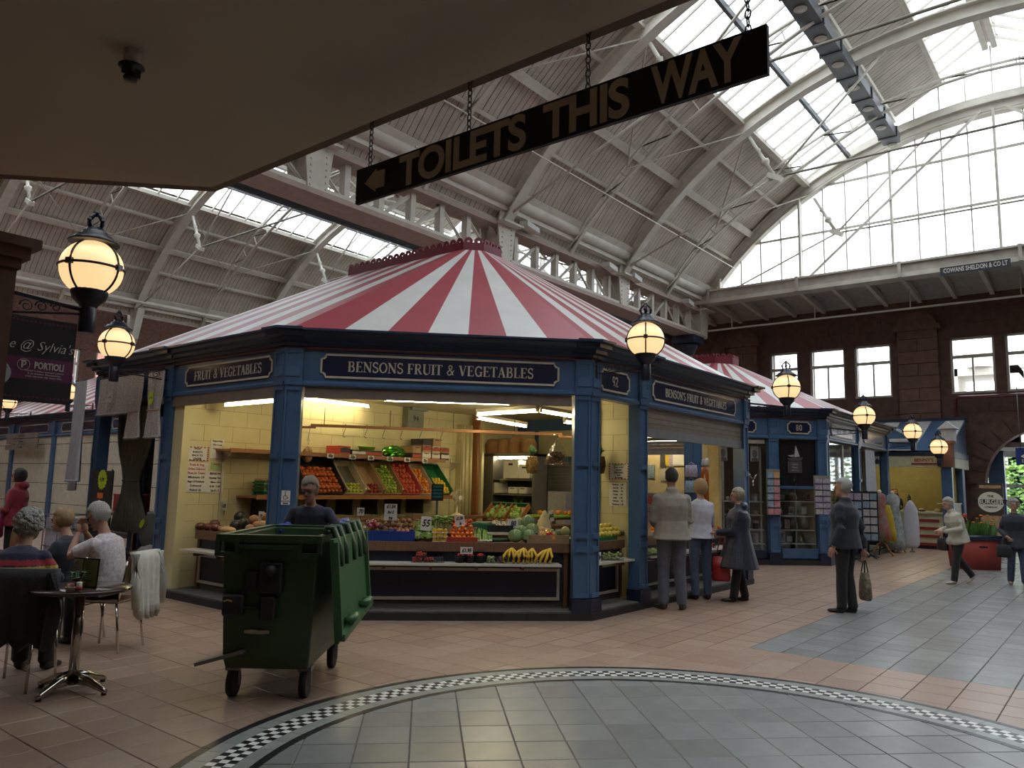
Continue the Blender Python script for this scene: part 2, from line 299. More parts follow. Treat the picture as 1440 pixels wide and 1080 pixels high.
# ---- vaults ----
ZC, R0 = 1.588, 11.48
RIBS = [-10.9, -5.1, .65, 6.4, 12.2, 17.95]; SG = 18.0
def arcp(cy, sg, R, a): return (cy+sg*R*sin(a), ZC+R*cos(a))       # angle from the crown towards sg*Y
A_SP = math.asin(9.45/R0); A_SK = math.asin(5.49/11.65)
def vault(cy, near, spring_y):
    """near = +1: the side towards +Y is the one the camera sees"""
    tag = 'ceiling'
    root = struct(tag, G().box(-16, SG, cy-.25, cy+.25, 15.25, 15.4), m_dirty)
    # boarding, lower curved slope, one plank strip per 0.145 m
    for sg in (1, -1):
        N = 7; pts = [arcp(cy, sg, 11.62+.25*(k/N), A_SP-(A_SP-A_SK)*k/N) for k in range(N+1)]
        up = [(cy+sg*2.75, 13.55), (cy+sg*1.4, 14.3)]
        g = G(); n = int((SG+14)/.17)
        for i in range(n):
            x0 = -14+i*.17; x1 = x0+.153; dz = rnd(0, .012)
            for prof in (pts, up):
                vs = []
                for k, (y, z) in enumerate(prof):
                    vs += [V(x0, y, z+dz), V(x1, y, z+dz)]
                g.add(vs, [(2*k, 2*k+1, 2*k+3, 2*k+2) if sg < 0 else (2*k, 2*k+2, 2*k+3, 2*k+1) for k in range(len(prof)-1)])
        g.build('boarding', m_board, root, kind='stuff')
        g = G()                                                   # roof deck above the boards
        for prof in (pts, up):
            for (y0, z0), (y1, z1) in zip(prof, prof[1:]):
                g.add([V(-16, y0, z0+.03), V(SG, y0, z0+.03), V(SG, y1, z1+.03), V(-16, y1, z1+.03)], [(0, 1, 2, 3)])
                g.add([V(-16, y0, z0+.12), V(SG, y0, z0+.12), V(SG, y1, z1+.12), V(-16, y1, z1+.12)], [(3, 2, 1, 0)])
        g.build('roof_deck', mat('dark_roof_deck', (.12, .105, .09), .9), root)
        # purlins
        for k in (0, 1, 2.6, 4, 5.6, 7):
            a = A_SP-(A_SP-A_SK)*k/7; y, z = arcp(cy, sg, 11.5+.25*k/7, a); big = k in (4, 7, 1)
            T = Matrix.Translation((0, y, z)) @ Matrix.Rotation(-sg*a, 4, 'X')
            g = G().box(-16, SG, -.07 if big else -.04, .07 if big else .04, -.03, .1, 0, T)
            if big: g.box(-16, SG, -.11, .11, -.05, -.03, 0, T)
            g.build('purlin', m_cream, root)
        # skylight: curb, bars, panes, middle purlin and upper curb
        a0 = (cy+sg*5.49, 11.92); a1 = (cy+sg*2.75, 13.5); b0 = (cy+sg*1.38, 14.36); b1 = (cy+sg*.12, 15.1)
        for (p, q, nm) in ((a0, a1, 1), (b0, b1, 0)):
            for y, z in (p, q): G().bar((-16, y, z), (SG, y, z), .16, .14).build('skylight_curb', m_cream, root)
            mid = ((p[0]+q[0])/2, (p[1]+q[1])/2-.1)
            if nm: G().bar((-16, *mid), (SG, *mid), .09, .16).build('skylight_purlin', m_steel, root)
            pitch = 5.8/8; x = -5.1-5.8
            while x < SG-.1:
                see = x > -7
                G().bar((x, *p), (x, *q), .035, .07).build('glazing_bar', m_cream, root)
                gp = G().bar((x+.02, (p[0]+q[0])/2, (p[1]+q[1])/2+.03), (x+pitch-.02, (p[0]+q[0])/2, (p[1]+q[1])/2+.03), hypot(q[0]-p[0], q[1]-p[1]), .008, ref=(0, -(q[1]-p[1])*sg*(1 if (q[0]-p[0])*sg > 0 else -1), abs(q[0]-p[0])))
                gp.build('glass_pane', m_glass, root); x += pitch
        # duct hung along the skylight's upper edge
        yd, zd = cy+sg*2.67, 12.42
        g = G().box(-14, SG-.75, yd-.24, yd+.24, zd, zd+.3)
        d = g.build('air_duct', m_steel, root)
        x = -12.3
        while x < SG-.8:
            G().box(x-.04, x+.04, yd-.28, yd+.28, zd-.02, zd+.32).build('duct_flange', m_dgrey, root)
            if (sg == near and cy < 10) or x > 0: G().lathe([(.15, zd-.02), (.15, zd-.008), (.1, zd-.008), (.09, zd-.02), (.04, zd-.03)], (x+.6, yd, 0), 14).build('air_diffuser', m_cream, root)
            x += 1.45
        # gutter moulding above the springing
        if cy > 10 and sg < 0: continue
        y0 = cy+sg*9.25; g = G().box(-16, SG, min(y0, y0+sg*.3), max(y0, y0+sg*.3), 8.36, 8.5)
        g.tube([(-16, y0-sg*.02, 8.68), (SG, y0-sg*.02, 8.68)], .2, 10)
        g.build('gutter_moulding', m_cream, root)
    # ribs
    for x in RIBS:
        g = G(); n = 30
        for k in range(n):
            t0, t1 = -A_SP*1.02+2*A_SP*1.02*k/n, -A_SP*1.02+2*A_SP*1.02*(k+1)/n
            def ringbox(ra, rb, w):
                vs = [V(x+i*w/2, cy+r*sin(t), ZC+r*cos(t)) for t in (t0, t1) for i, r in ((-1, ra), (1, ra), (1, rb), (-1, rb))]
                g.add(vs, [(0, 1, 2, 3), (7, 6, 5, 4), (0, 4, 5, 1), (1, 5, 6, 2), (2, 6, 7, 3), (3, 7, 4, 0)])
            ringbox(R0-.14, R0-.1, .30); ringbox(R0-.12, R0+.22, .06); ringbox(R0+.2, R0+.24, .34)
        g.build('arched_rib', m_cream, root)
    # light lattice trusses half way between the ribs
    for x in [(a+b)/2 for a, b in zip(RIBS[1:], RIBS[2:])]:
        g = G(); n = 26; lo = []; hi = []
        for k in range(n+1):
            t = -A_SP+2*A_SP*k/n; d = .12+.42*abs(sin(4*t/A_SP*pi/4))**2
            hi.append(V(x, cy+R0*sin(t), ZC+R0*cos(t))); lo.append(V(x, cy+(R0-d)*sin(t), ZC+(R0-d)*cos(t)))
        for a, b in zip(lo, lo[1:]): g.bar(a, b, .11, .04, ref=(0, 0, 1))
        for a, b in zip(hi, hi[1:]): g.bar(a, b, .08, .05)
        for k in range(n): g.bar(lo[k], hi[k+1] if k % 2 else hi[k], .03, .03); g.bar(lo[k+1] if not k % 2 else lo[k], hi[k+1], .03, .03)
        g.build('lattice_truss', m_cream, root)
    # struts and tie rods
    for x in RIBS[1:]:
        for sg in (1, -1):
            t = V(x, cy+sg*5.3, 11.45); kn = V(x, cy+sg*4.6, 10.1); d = kn-t
            g = G().tube([t, t+d*.3, t+d*.34, t+d*.38, t+d*.55, t+d*.6, t+d*.65, t+d*.7, kn], [.05, .05, .09, .055, .055, .12, .12, .055, .06], 8)
            g.boxc(kn, .16, .42, .14, rot=Matrix.Rotation(sg*.5, 4, 'X')); g.build('cast_strut', m_cream, root)
            for q in (V(x, cy+sg*9.35, 8.25), V(x, cy+sg*1.5, 13.0), V(x, cy-sg*4.6, 10.1)):
                if q.y == kn.y-sg*9.2 and sg < 0: continue
                G().tube([kn, q], .032, 6).build('tie_rod', m_cream, root)
    # longitudinal bracing rods
    for xa, xb in zip(RIBS[1:], RIBS[2:]):
        for sg in (1, -1):
            y, z = arcp(cy, sg, R0-.1, A_SK); y2, z2 = arcp(cy, sg, R0-.1, A_SK+(A_SP-A_SK)*.5)
            G().tube([V(xa, y, z), V((xa+xb)/2, y2, z2), V(xb, y, z)], .022, 5).build('bracing_rod', m_dirty, root)
    return root
CY1, CY2 = -2.68, 16.9
ceil1 = vault(CY1, 1, 6.82); ceil2 = vault(CY2, 1, 26.3)
# conduit wires along the slopes
for p, q in (((917, 262), (1440, 0)),): pass
G().tube([(-14, CY1+8.0, 9.35), (SG, CY1+8.0, 9.35)], .02, 5).build('conduit_pipe', m_cream, ceil1)
G().tube([(-14, CY2+8.6, 8.5), (SG, CY2+8.6, 8.5)], .06, 6).build('conduit_pipe', m_cream, ceil2)

# ---- valley girder between the two vaults ----
vg = struct('trim_1', G().box(-14, SG, 6.60, 7.30, 6.98, 7.09), m_pinkc)
G().box(-14, SG, 6.68, 7.22, 7.95, 8.06).build('upper_chord', m_pinkc, vg)
G().box(-14, SG, 6.68, 6.74, 7.09, 7.2).build('chord_angle', m_cream, vg); G().box(-14, SG, 7.16, 7.22, 7.09, 7.2).build('chord_angle', m_cream, vg)
gutter = G().box(-14, SG, 6.75, 7.3, 8.86, 8.95).build('valley_gutter', m_dirty, vg)
G().tube([(-14, 7.5, 7.0), (SG, 7.5, 7.0)], .07, 8).build('heating_pipe', m_dgrey, vg)
x = -13.2; k = 0
while x < SG:
    rib = min(abs(x-r) for r in RIBS) < .46
    if not rib:
        g = G()
        g.box(x-.05, x+.05, 6.86, 7.04, 7.05, 8.0); g.box(x-.07, x+.07, 6.84, 6.87, 7.05, 8.0)
        g.box(x-.05, x+.05, 6.88, 7.02, 7.97, 8.55); g.build('girder_upright', m_cream, vg)
    nr = min(RIBS, key=lambda r: abs(x-r)); d = 1 if (int((x-nr) > 0)) else -1
    g = G()
    for y in (6.9,):
        a, b = (V(x, y, 7.15), V(x+.92, y, 7.92)) if d > 0 else (V(x, y, 7.92), V(x+.92, y, 7.15))
        g.bar(a, b, .09, .025, ref=(0, 1, 0)); g.bar(a, b, .025, .07, ref=(0, 1, 0))
        for e in (a, b): g.box(e.x-.12, e.x+.12, y-.012, y+.012, e.z-.11, e.z+.11)
    g.build('girder_diagonal', m_cream, vg); x += .92; k += 1
for r in RIBS:
    g = G()
    for y in (6.66, 7.24):
        T = Matrix.Translation((0, y, 0)) @ Matrix.Rotation(pi/2, 4, 'X')
        g.prism([(r-.22, 7.05), (r+.22, 7.05), (r+.34, 8.0), (r+.2, 8.5), (r-.2, 8.5), (r-.34, 8.0)], -.02, .02, 0, T)
        for i in range(7): g.boxc((r-.18, y-.03, 7.15+i*.13), .03, .03, .03); g.boxc((r+.18, y-.03, 7.15+i*.13), .03, .03, .03)
    g.box(r-.12, r+.12, 6.7, 7.2, 7.05, 8.5); g.box(r-.38, r+.38, 6.4, 6.9, 8.0, 8.05)
    g.build('rib_bracket', m_cream, vg)
# iron columns with dark blue capitals under the girder
m_navyiron = mat('navy_ironwork', (.018, .024, .05), .4, var=.2)
for cx in (17.2,):
    t = thing('iron_column', 'navy cast iron column with a flared capital under the girder end', 'column', (cx, 6.95, 0))
    G().lathe([(.22, 0), (.22, .5), (.16, .6), (.14, 5.8)], (0, 0, 0), 16).build('shaft', m_navyiron, t)
    g = G().lathe([(.14, 5.8), (.2, 5.95), (.17, 6.1), (.2, 6.3), (.32, 6.55), (.38, 6.7)], (0, 0, 0), 16); g.box(-.42, .42, -.42, .42, 6.7, 6.98); g.build('capital', m_navyiron, t)
# ---- gable screen ----
gab = struct('wall_far', G().box(SG-.12, SG+.12, CY1-9.6, CY2+9.6, 8.3, 8.62), m_cream)
def gable(cy, ya, yb, screen):
    def ztop(y):
        o = abs(y-cy)
        return ZC+sqrt(max(.1, R0**2-o*o))-.02 if o < R0 else 8.6
    def zroof(y):
        o = abs(y-cy); return 14.28+(1.38-o)*.62 if o < 1.38 else (13.45+(2.75-o)*.6 if o < 2.75 else 11.9+(5.49-o)*.57)
    y = cy-9.36; n = 26; st = 18.72/n
    zl = [8.62, 10.23, 11.83, 13.0]
    for k in range(n):
        y0, y1 = y+k*st, y+(k+1)*st; zt = min(ztop(y0), ztop(y1)) if True else 0; zm = max(ztop(y0), ztop(y1))
        vis = ya < (y0+y1)/2 < yb
        if k: screen_bar = G().box(SG-.03, SG+.03, y0-.02, y0+.02, 8.6, ztop(y0)+.02).build('mullion', m_cream, gab)
        zs = [8.62]+[z for z in zl[1:] if z < zm-.05]+[99]
        for a, b in zip(zs, zs[1:]):
            b0, b1 = min(b, ztop(y0)), min(b, ztop(y1))
            p = [(y0+.02, a+.02), (y1-.02, a+.02)]
            if b1 > a+.04: p.append((y1-.02, b1-.02))
            if b0 > a+.04: p.append((y0+.02, b0-.02))
            if len(p) > 2: G().prism(p, -.004, .004, 0, Matrix.Translation((SG, 0, 0)) @ Matrix(((0, 0, 1, 0), (1, 0, 0, 0), (0, 1, 0, 0), (0, 0, 0, 1)))).build('glass_pane', m_glass, gab)
        if abs((y0+y1)/2-cy) < 5.4:                                # upper screen between arch and roof
            z0a, z0b, z1a, z1b = ztop(y0)+.5, ztop(y1)+.5, zroof(y0), zroof(y1)
            p = [(y0+.02, z0a), (y1-.02, z0b), (y1-.02, max(z0b+.05, z1b)), (y0+.02, max(z0a+.05, z1a))]
            G().prism(p, -.004, .004, 0, Matrix.Translation((SG, 0, 0)) @ Matrix(((0, 0, 1, 0), (1, 0, 0, 0), (0, 1, 0, 0), (0, 0, 0, 1)))).build('glass_pane', m_glass, gab)
            G().box(SG-.03, SG+.03, y0-.02, y0+.02, z0a, max(z0a+.05, z1a)).build('mullion', m_cream, gab)
    for z in zl[1:]:
        o = sqrt(max(0, R0**2-(z-ZC)**2))
        if o > .5: G().box(SG-.06, SG+.04, cy-o, cy+o, z-.03, z+.03).build('transom', m_cream, gab)
    for i in range(-3, 4):                                         # wind posts
        yp = cy+i*2.88
        if abs(yp-cy) < 9: G().box(SG-.3, SG-.1, yp-.035, yp+.035, 8.6, ztop(yp)-.02).build('wind_post', m_cream, gab)
    for s_ in (1, -1):
        G().bar((SG-.32, cy+s_*.3, 13.0), (SG-.32, cy+s_*5.4, 8.7), .07, .07).build('diagonal_brace', m_cream, gab)
    g = G(); nn = 28                                              # arch frame of the screen and band below the upper screen
    for k in range(nn):
        t0, t1 = -A_SP+2*A_SP*k/nn, -A_SP+2*A_SP*(k+1)/nn
        vs = [V(SG+i, cy+r*sin(t), ZC+r*cos(t)) for t in (t0, t1) for i, r in ((-.1, R0-.02), (.1, R0-.02), (.1, R0+.5), (-.1, R0+.5))]
        g.add(vs, [(0, 1, 2, 3), (7, 6, 5, 4), (0, 4, 5, 1), (1, 5, 6, 2), (2, 6, 7, 3), (3, 7, 4, 0)])
    g.build('arch_frame', m_cream, gab)
gable(CY1, -4.5, 6.8, 1); gable(CY2, 7.2, 14, 1)
# ---- walkway girder, soffit and brackets under the screen ----
WS = 20.5
wk = struct('trim_2', G().box(SG-.45, SG+.1, -13, 27, 8.2, 8.34), m_cream)
G().box(SG-.4, SG-.32, -13, 27, 8.34, 8.62).build('girder_web', m_dirty, wk)
G().box(SG-.5, SG-.2, -13, 27, 8.62, 8.68).build('girder_flange', m_cream, wk)
g = G()
for (x0, z0), (x1, z1) in zip([(SG, 8.24), (SG+.8, 8.36), (SG+1.6, 8.34)], [(SG+.8, 8.36), (SG+1.6, 8.34), (WS, 8.06)]):
    g.add([V(x0, -13, z0), V(x1, -13, z1), V(x1, 27, z1), V(x0, 27, z0), V(x0, -13, z0+.2), V(x1, -13, z1+.2), V(x1, 27, z1+.2), V(x0, 27, z0+.2)], [(0, 1, 2, 3), (7, 6, 5, 4)])
g.build('soffit', mat('walkway_soffit', (.42, .38, .33), .7), wk)
y = -12.6
while y < 27:
    G().prism([(SG-.3, 8.2), (WS, 7.98), (WS, 8.2), (SG-.3, 8.4)], -.06, .06, 0, Matrix.Translation((0, y, 0)) @ Matrix.Rotation(pi/2, 4, 'X')).build('soffit_rib', m_cream, wk)
    if int(round((y+12.6)/1.05)) % 3 == 0: G().box(SG-.52, SG-.44, y-.05, y+.05, 8.2, 8.7).build('girder_stiffener', m_dirty, wk)
    y += 1.05
G().tube([(SG+.9, -13, 7.48), (SG+.9, 27, 7.48)], .035, 6).build('cable_tray', m_cream, wk)
for y in range(-12, 27, 3): G().tube([(SG+.9, y, 7.48), (SG+.9, y, 8.3)], .02, 5).build('hanger_rod', m_cream, wk)
# cast name plate on the walkway girder
m_plate = mat('black_nameplate', (.03, .035, .05), .5); m_pltxt = mat('white_plate_letters', (.6, .58, .54), .5)
p0 = px(1323, 381, 'x', SG-.55)
npz = thing('name_plate', 'black lettered maker plate on the grey walkway girder below the arched glazing', 'sign', (SG-.55, p0.y, p0.z-.02))
LNP = p0.y-px(1421, 366, 'x', SG-.55).y
G().box(-.02, .02, -LNP, .02, -.13, .11).build('plate', m_plate, npz)
text('COWANS SHELDON & CO LT', .19, m_pltxt, npz, face_T((-.025, -LNP/2, -.01), -pi/2), bold=.004, sx=LNP/2.75)
# ---- the sandstone wall under the walkway: windows, piers, arch ----
def wall_rects(g, x0, x1, y0, y1, z0, z1, holes):                  # a wall slab with rectangular holes (y0,y1,z0,z1)
    ys = sorted({y0, y1, *[h[0] for h in holes], *[h[1] for h in holes]}); zs = sorted({z0, z1, *[h[2] for h in holes], *[h[3] for h in holes]})
    for a, b in zip(ys, ys[1:]):
        for c, d in zip(zs, zs[1:]):
            if not any(h[0] <= (a+b)/2 <= h[1] and h[2] <= (c+d)/2 <= h[3] for h in holes): g.box(x0, x1, a, b, c, d)
    return g
WIN = [(4.14, 5.2), (2.5, 3.72), (.98, 2.18), (-2.06, -.8), (-3.55, -2.35)]
AY, AR, AZ = -3.35, 1.75, 1.9                                      # arch centre, radius, springing
holes = [(a, b, 4.82, 6.68) for a, b in WIN]+[(AY-AR, AY+AR, 0, AZ+AR+.02)]
g = wall_rects(G(), WS, WS+.6, -13, 27, 0, 8.1, holes)
nA = 18
for k in range(nA):                                               # spandrel above the arch
    a0, a1 = pi*k/nA, pi*(k+1)/nA
    y0, z0, y1, z1 = AY+AR*cos(a0), AZ+AR*sin(a0), AY+AR*cos(a1), AZ+AR*sin(a1); zt = AZ+AR+.02
    vs = [V(x, y, z) for x in (WS, WS+.6) for y, z in ((y0, z0), (y1, z1), (y1, zt), (y0, zt))]
    g.add(vs, [(0, 1, 2, 3), (7, 6, 5, 4), (0, 4, 5, 1)])
walls = struct('wall_end', g, m_sand)
def stone(g_, y0, y1, z0, z1, d): g_.box(WS-d, WS+.02, y0+.008, y1-.008, z0+.008, z1-.008)
for (a, b) in ((-.5, .72), (5.6, 6.7), (-6.6, -5.4)):                 # piers of big blocks
    z = 0; r = 0
    while z < 7.0:
        if not (z < 4.4 and a < 0 and a > -2 and False):
            if r % 2: stone_ = G(); stone(stone_, a, (a+b)/2, z, z+.42, .22+rnd(0, .02)); stone_.build('stone', m_sand2, walls); stone_ = G(); stone(stone_, (a+b)/2, b, z, z+.42, .22+rnd(0, .02)); stone_.build('stone', m_sand2, walls)
            else: stone_ = G(); stone(stone_, a, b, z, z+.42, .22+rnd(0, .02)); stone_.build('stone', m_sand2, walls)
        z += .42; r += 1
    G().box(WS-.32, WS, a-.1, b+.1, 7.0, 7.18).build('pier_cap', m_sand2, walls)
    gg = G(); T = Matrix.Translation((WS, (a+b)/2, 7.18)) @ Matrix(((0, 0, 1, 0), (1, 0, 0, 0), (0, 1, 0, 0), (0, 0, 0, 1)))
    gg.prism([(.6*cos(pi*i/12), .45*sin(pi*i/12)) for i in range(13)], -.25, 0, 0, T); gg.build('pier_pediment', m_sand2, walls)
gs_ = G(); z = 0; r = 0                                              # coursed facing between the openings, too small to tell apart singly
while z < 8.0:
    y = -8+(r % 2)*.45
    while y < 14:
        y1 = y+.88; mid = ((y+y1)/2, z+.21)
        hit = any(h[0]-.5 < mid[0] < h[1]+.5 and h[2]-.25 < mid[1] < h[3]+.25 for h in holes[:-1]) or (abs(mid[0]-AY) < AR+.65 and mid[1] < AZ+AR+.4) or any(a-.5 < mid[0] < b+.5 for a, b in ((-.5, .72), (5.6, 6.7), (-6.6, -5.4)))
        if not hit: gs_.box(WS-.018-rnd(0, .012), WS+.01, y+.007, y1-.007, z+.007, z+.413)
        y = y1
    z += .42; r += 1
gs_.build('coursed_stonework', m_sand, walls, kind='stuff')
for k in range(15):                                               # arch voussoirs
    a0, a1 = pi*k/15+.006, pi*(k+1)/15-.006; T = Matrix.Translation((WS, AY, AZ)) @ Matrix(((0, 0, 1, 0), (1, 0, 0, 0), (0, 1, 0, 0), (0, 0, 0, 1)))
    G().prism([(AR*cos(a0), AR*sin(a0)), ((AR+.5)*cos(a0), (AR+.5)*sin(a0)), ((AR+.5)*cos(a1), (AR+.5)*sin(a1)), (AR*cos(a1), AR*sin(a1))], -.05-rnd(0, .02), .3, 0, T).build('voussoir', m_sand, walls)
m_wframe = mat('cream_window_frame', (.5, .47, .4), .5)
def sash(n, x, y0, y1, z0, z1, axis='x', m=m_wframe):
    def B(a0, a1, c0, c1, d0=-.06, d1=.06): return G().box(x+d0, x+d1, a0, a1, c0, c1) if axis == 'x' else G().box(a0, a1, x+d0, x+d1, c0, c1)
    zt = z0+(z1-z0)*.66; w = .07; ym = (y0+y1)/2
    r = struct('window_%d' % n, B(y0, y1, z0-.02, z0+w, -.12, .1), m)
    for a in ((y0, y0+w, z0, z1), (y1-w, y1, z0, z1), (y0, y1, z1-w, z1)): B(*a).build('window_frame', m, r)
    B(y0, y1, zt-.05, zt+.05, -.08, .06).build('transom', m, r); B(ym-.025, ym+.025, z0, zt).build('mullion', m, r)
    for a in ((y0+w, ym-.025, z0+w, zt-.05), (ym+.025, y1-w, z0+w, zt-.05), (y0+w, y1-w, zt+.05, z1-w)): B(*a, -.004, .004).build('glass_pane', m_glass, r)
for i, (a, b) in enumerate(WIN): sash(i+1, WS+.15, a, b, 4.82, 6.68)
# red fire pipe on the wall
m_redp = mat('dark_red_pipe', (.11, .018, .018), .45)
G().tube([(WS-.42, 6.5, 3.95), (WS-.42, -.85, 3.95), (WS-.42, -.95, 4.05), (WS-.42, -.95, 4.55), (WS-.42, -1.05, 4.65), (WS-.42, -8, 4.65)], .055, 8).build('fire_pipe', m_redp, None, label='dark red fire pipe stepping along the sandstone wall above the arch', cat='pipe')
SZ_ = 3.7; m_soffw = mat('dark_shade_wall', (.16, .12, .09), .8)
# ---- other walls of the hall ----
WL = 26.6
holesL = [(s0, s0+1.15, 4.7, 6.45) for s0 in (-2.4, -.6, 1.2, 3.45, 5.2, 9.5, 11.3)]
g = G()
xs = sorted({-16, WS+.6, *[h[0] for h in holesL], *[h[1] for h in holesL]}); zs = [0, 4.7, 6.45, 8.2]
for a, b in zip(xs, xs[1:]):
    for c, d in zip(zs, zs[1:]):
        if not any(h[0] <= (a+b)/2 <= h[1] and c == 4.7 for h in holesL): g.box(a, b, WL, WL+.5, c, d)
m_brick = mat('red_brick', (.15, .072, .052), .85, var=.25, scale=9, bump=.3, bscale=30)
wl = struct('wall_left', g, m_brick)
gb = G(); z = 4.2; r = 0                                             # brick courses, far too small to pick apart singly
while z < 8.1:
    x = -3+(r % 2)*.115
    while x < 13:
        if not any(h[0]-.23 < x < h[1] and 4.62 < z < 6.45 for h in holesL): gb.box(x, x+.215, WL-.012-rnd(0, .006), WL+.01, z, z+.065)
        x += .225
    z += .075; r += 1
gb.build('brick_courses', m_brick, wl, kind='stuff')
for i, h in enumerate(holesL[2:5]): sash(10+i, WL+.12, h[0], h[1], 4.7, 6.45, 'y')
for r_ in RIBS[1:]:
    G().prism([(-.5, 7.1), (.1, 6.3), (.1, 8.3), (-.9, 8.3)], -.14, .14, 0, Matrix.Translation((r_, WL, 0)) @ Matrix(((0, 0, 1, 0), (1, 0, 0, 0), (0, 1, 0, 0), (0, 0, 0, 1)))).build('rib_corbel', m_cream, wl)
struct('wall_right', G().box(-16, WS+.6, -13.3, -12.9, 0, 8.4), m_sand)
struct('wall_added_shade', G().box(-11.2, -11, -13, 8, 0, SZ_), m_soffw)  # unseen wall added behind the camera to darken the floor under the canopy
struct('wall_back', G().box(-16.4, -16, -13.3, 27, 0, 15.4), m_sand)
# street beyond the end wall: bush and brick tower seen through the openings
m_leaf = mat('bright_green_leaf', (.24, .42, .06), .6, var=.4, scale=4); m_leaf2 = mat('dark_leaf', (.10, .22, .05), .6, var=.4, scale=4)  # a brighter and a darker green for the bushes
# ================= canopy, hanging sign, lamps, market blocks =================
def pxn(u, v, n, c):                                              # point of the photograph on the vertical plane n.(x,y) = c
    d = _R*((u-720)/1080) + _U*((540-v)/1080) + _F
    k = (c-CAMLOC.x*n[0]-CAMLOC.y*n[1])/(d.x*n[0]+d.y*n[1]); return CAMLOC+d*k
N2 = (c45, c45)
def chp(u, v, b): p = pxn(u, v, N2, b); return (p.x-p.y)*c45, p.z    # -> a (along the front face), z
def cw(a, b, z=0): return V((a+b)*c45, (b-a)*c45, z)                  # front-face coordinates -> world
m_soff = mat('beige_plaster_soffit', (.46, .385, .295), .8, var=.05, scale=1.5)
SX, SZ = -5.17, 3.7
cpy = struct('ceiling_canopy', G().prism([(-16, -13), (SX, -13), (SX, -.06), (SX-8, 7.94), (-16, 7.94)], SZ, SZ+.5), m_soff)
G().sweep([(SX, -13), (SX, -.06), (SX-8, 7.94)], [(0, SZ), (.035, SZ-.02), (.05, SZ+.02), (.05, SZ+.12), (0, SZ+.14)]).build('edge_bead', mat('brown_edge_bead', (.2, .14, .105), .6), cpy)
p = px(187, 72, 'z', SZ)
t = thing('ceiling_sprinkler', 'small white and black sprinkler head on the beige soffit', 'sprinkler', p)
G().lathe([(.04, 0), (.04, -.07), (.035, -.075)], n=16).build('collar', mat('white_plastic', (.6, .58, .52), .5), t)
m_blk = mat('black_metal', (.018, .018, .02), .45)
g = G().lathe([(.06, -.08), (.062, -.085), (.02, -.09), (.016, -.13), (.035, -.14), (.03, -.155), (0, -.157)], n=16); g.box(-.045, .045, -.006, .006, -.13, -.085); g.build('deflector', m_blk, t)
# hanging direction sign
c = [px(503, 239, 'x', SX), px(503, 287, 'x', SX), px(1081, 106, 'x', SX), px(1080, 38, 'x', SX)]
y0, y1 = (c[0].y+c[1].y)/2, (c[2].y+c[3].y)/2; zt_, zb_ = (c[0].z+c[3].z)/2, (c[1].z+c[2].z)/2
sg = thing('direction_sign', 'long black hanging sign pointing left to the toilets below the beige soffit edge', 'sign', (SX, (y0+y1)/2, (zt_+zb_)/2))
Ls, Hs = y0-y1, zt_-zb_
m_sblk = mat('sign_black', (.012, .012, .014), .5); m_sbei = mat('sign_beige_letters', (.62, .52, .38), .6)
m_chain = mat('dull_chain', (.06, .05, .045), .5, .5)
G().box(-.012, .012, -Ls/2, Ls/2, -Hs/2, Hs/2).build('sign_board', m_sblk, sg)
def ylab(u): return px(u, 200, 'x', SX).y - (y0+y1)/2
for txt, ua, ub in (('TOILETS', 566, 742), ('THIS', 766, 887), ('WAY', 918, 1048)):
    a, b = ylab(ua), ylab(ub); me = text_mesh(txt, Hs*1.17, bold=.007, ext=.006, space=.95, res=8); xs_ = [v.co.x for v in me.vertices]; wd = max(xs_)-min(xs_); xm = (max(xs_)+min(xs_))/2; zm = sum((max(v.co.y for v in me.vertices), min(v.co.y for v in me.vertices)))/2
    me.transform(Matrix.Translation((-.014, (a+b)/2, 0)) @ Matrix.Rotation(-pi/2, 4, 'Z') @ Matrix.Rotation(pi/2, 4, 'X') @ Matrix.Diagonal(((a-b)/wd, 1, 1, 1)) @ Matrix.Translation((-xm, -zm, 0)))
    me.materials.clear(); me.materials.append(m_sbei); link('lettering', me, sg)
ya, yb = ylab(519), ylab(546); ym_ = ylab(534)
T = Matrix.Translation((-.013, 0, 0)) @ Matrix(((0, 0, 1, 0), (1, 0, 0, 0), (0, 1, 0, 0), (0, 0, 0, 1)))
G().prism([(ya, 0), (ym_, -Hs*.33), (ym_, -Hs*.24), (yb, -Hs*.24), (yb, Hs*.24), (ym_, Hs*.24), (ym_, Hs*.33)], -.006, .0, 0, T).build('arrow', m_sbei, sg)
for u in (522, 659, 826, 1055):
    y = ylab(u); g = G(); z = Hs/2-.01; k = 0; top = SZ-(zt_+zb_)/2
    while z < top:
        ax = [(0, 1, 0), (1, 0, 0)][k % 2]; pts = [V(0, y, z+.02)+Vector(ax)*(.012*cos(a*pi/5))+V(0, 0, .022*sin(a*pi/5)) for a in range(11)]
        g.tube(pts, .0035, 5, ref=(.3, .2, .9)); z += .034; k += 1
    g.build('chain', m_chain, sg)
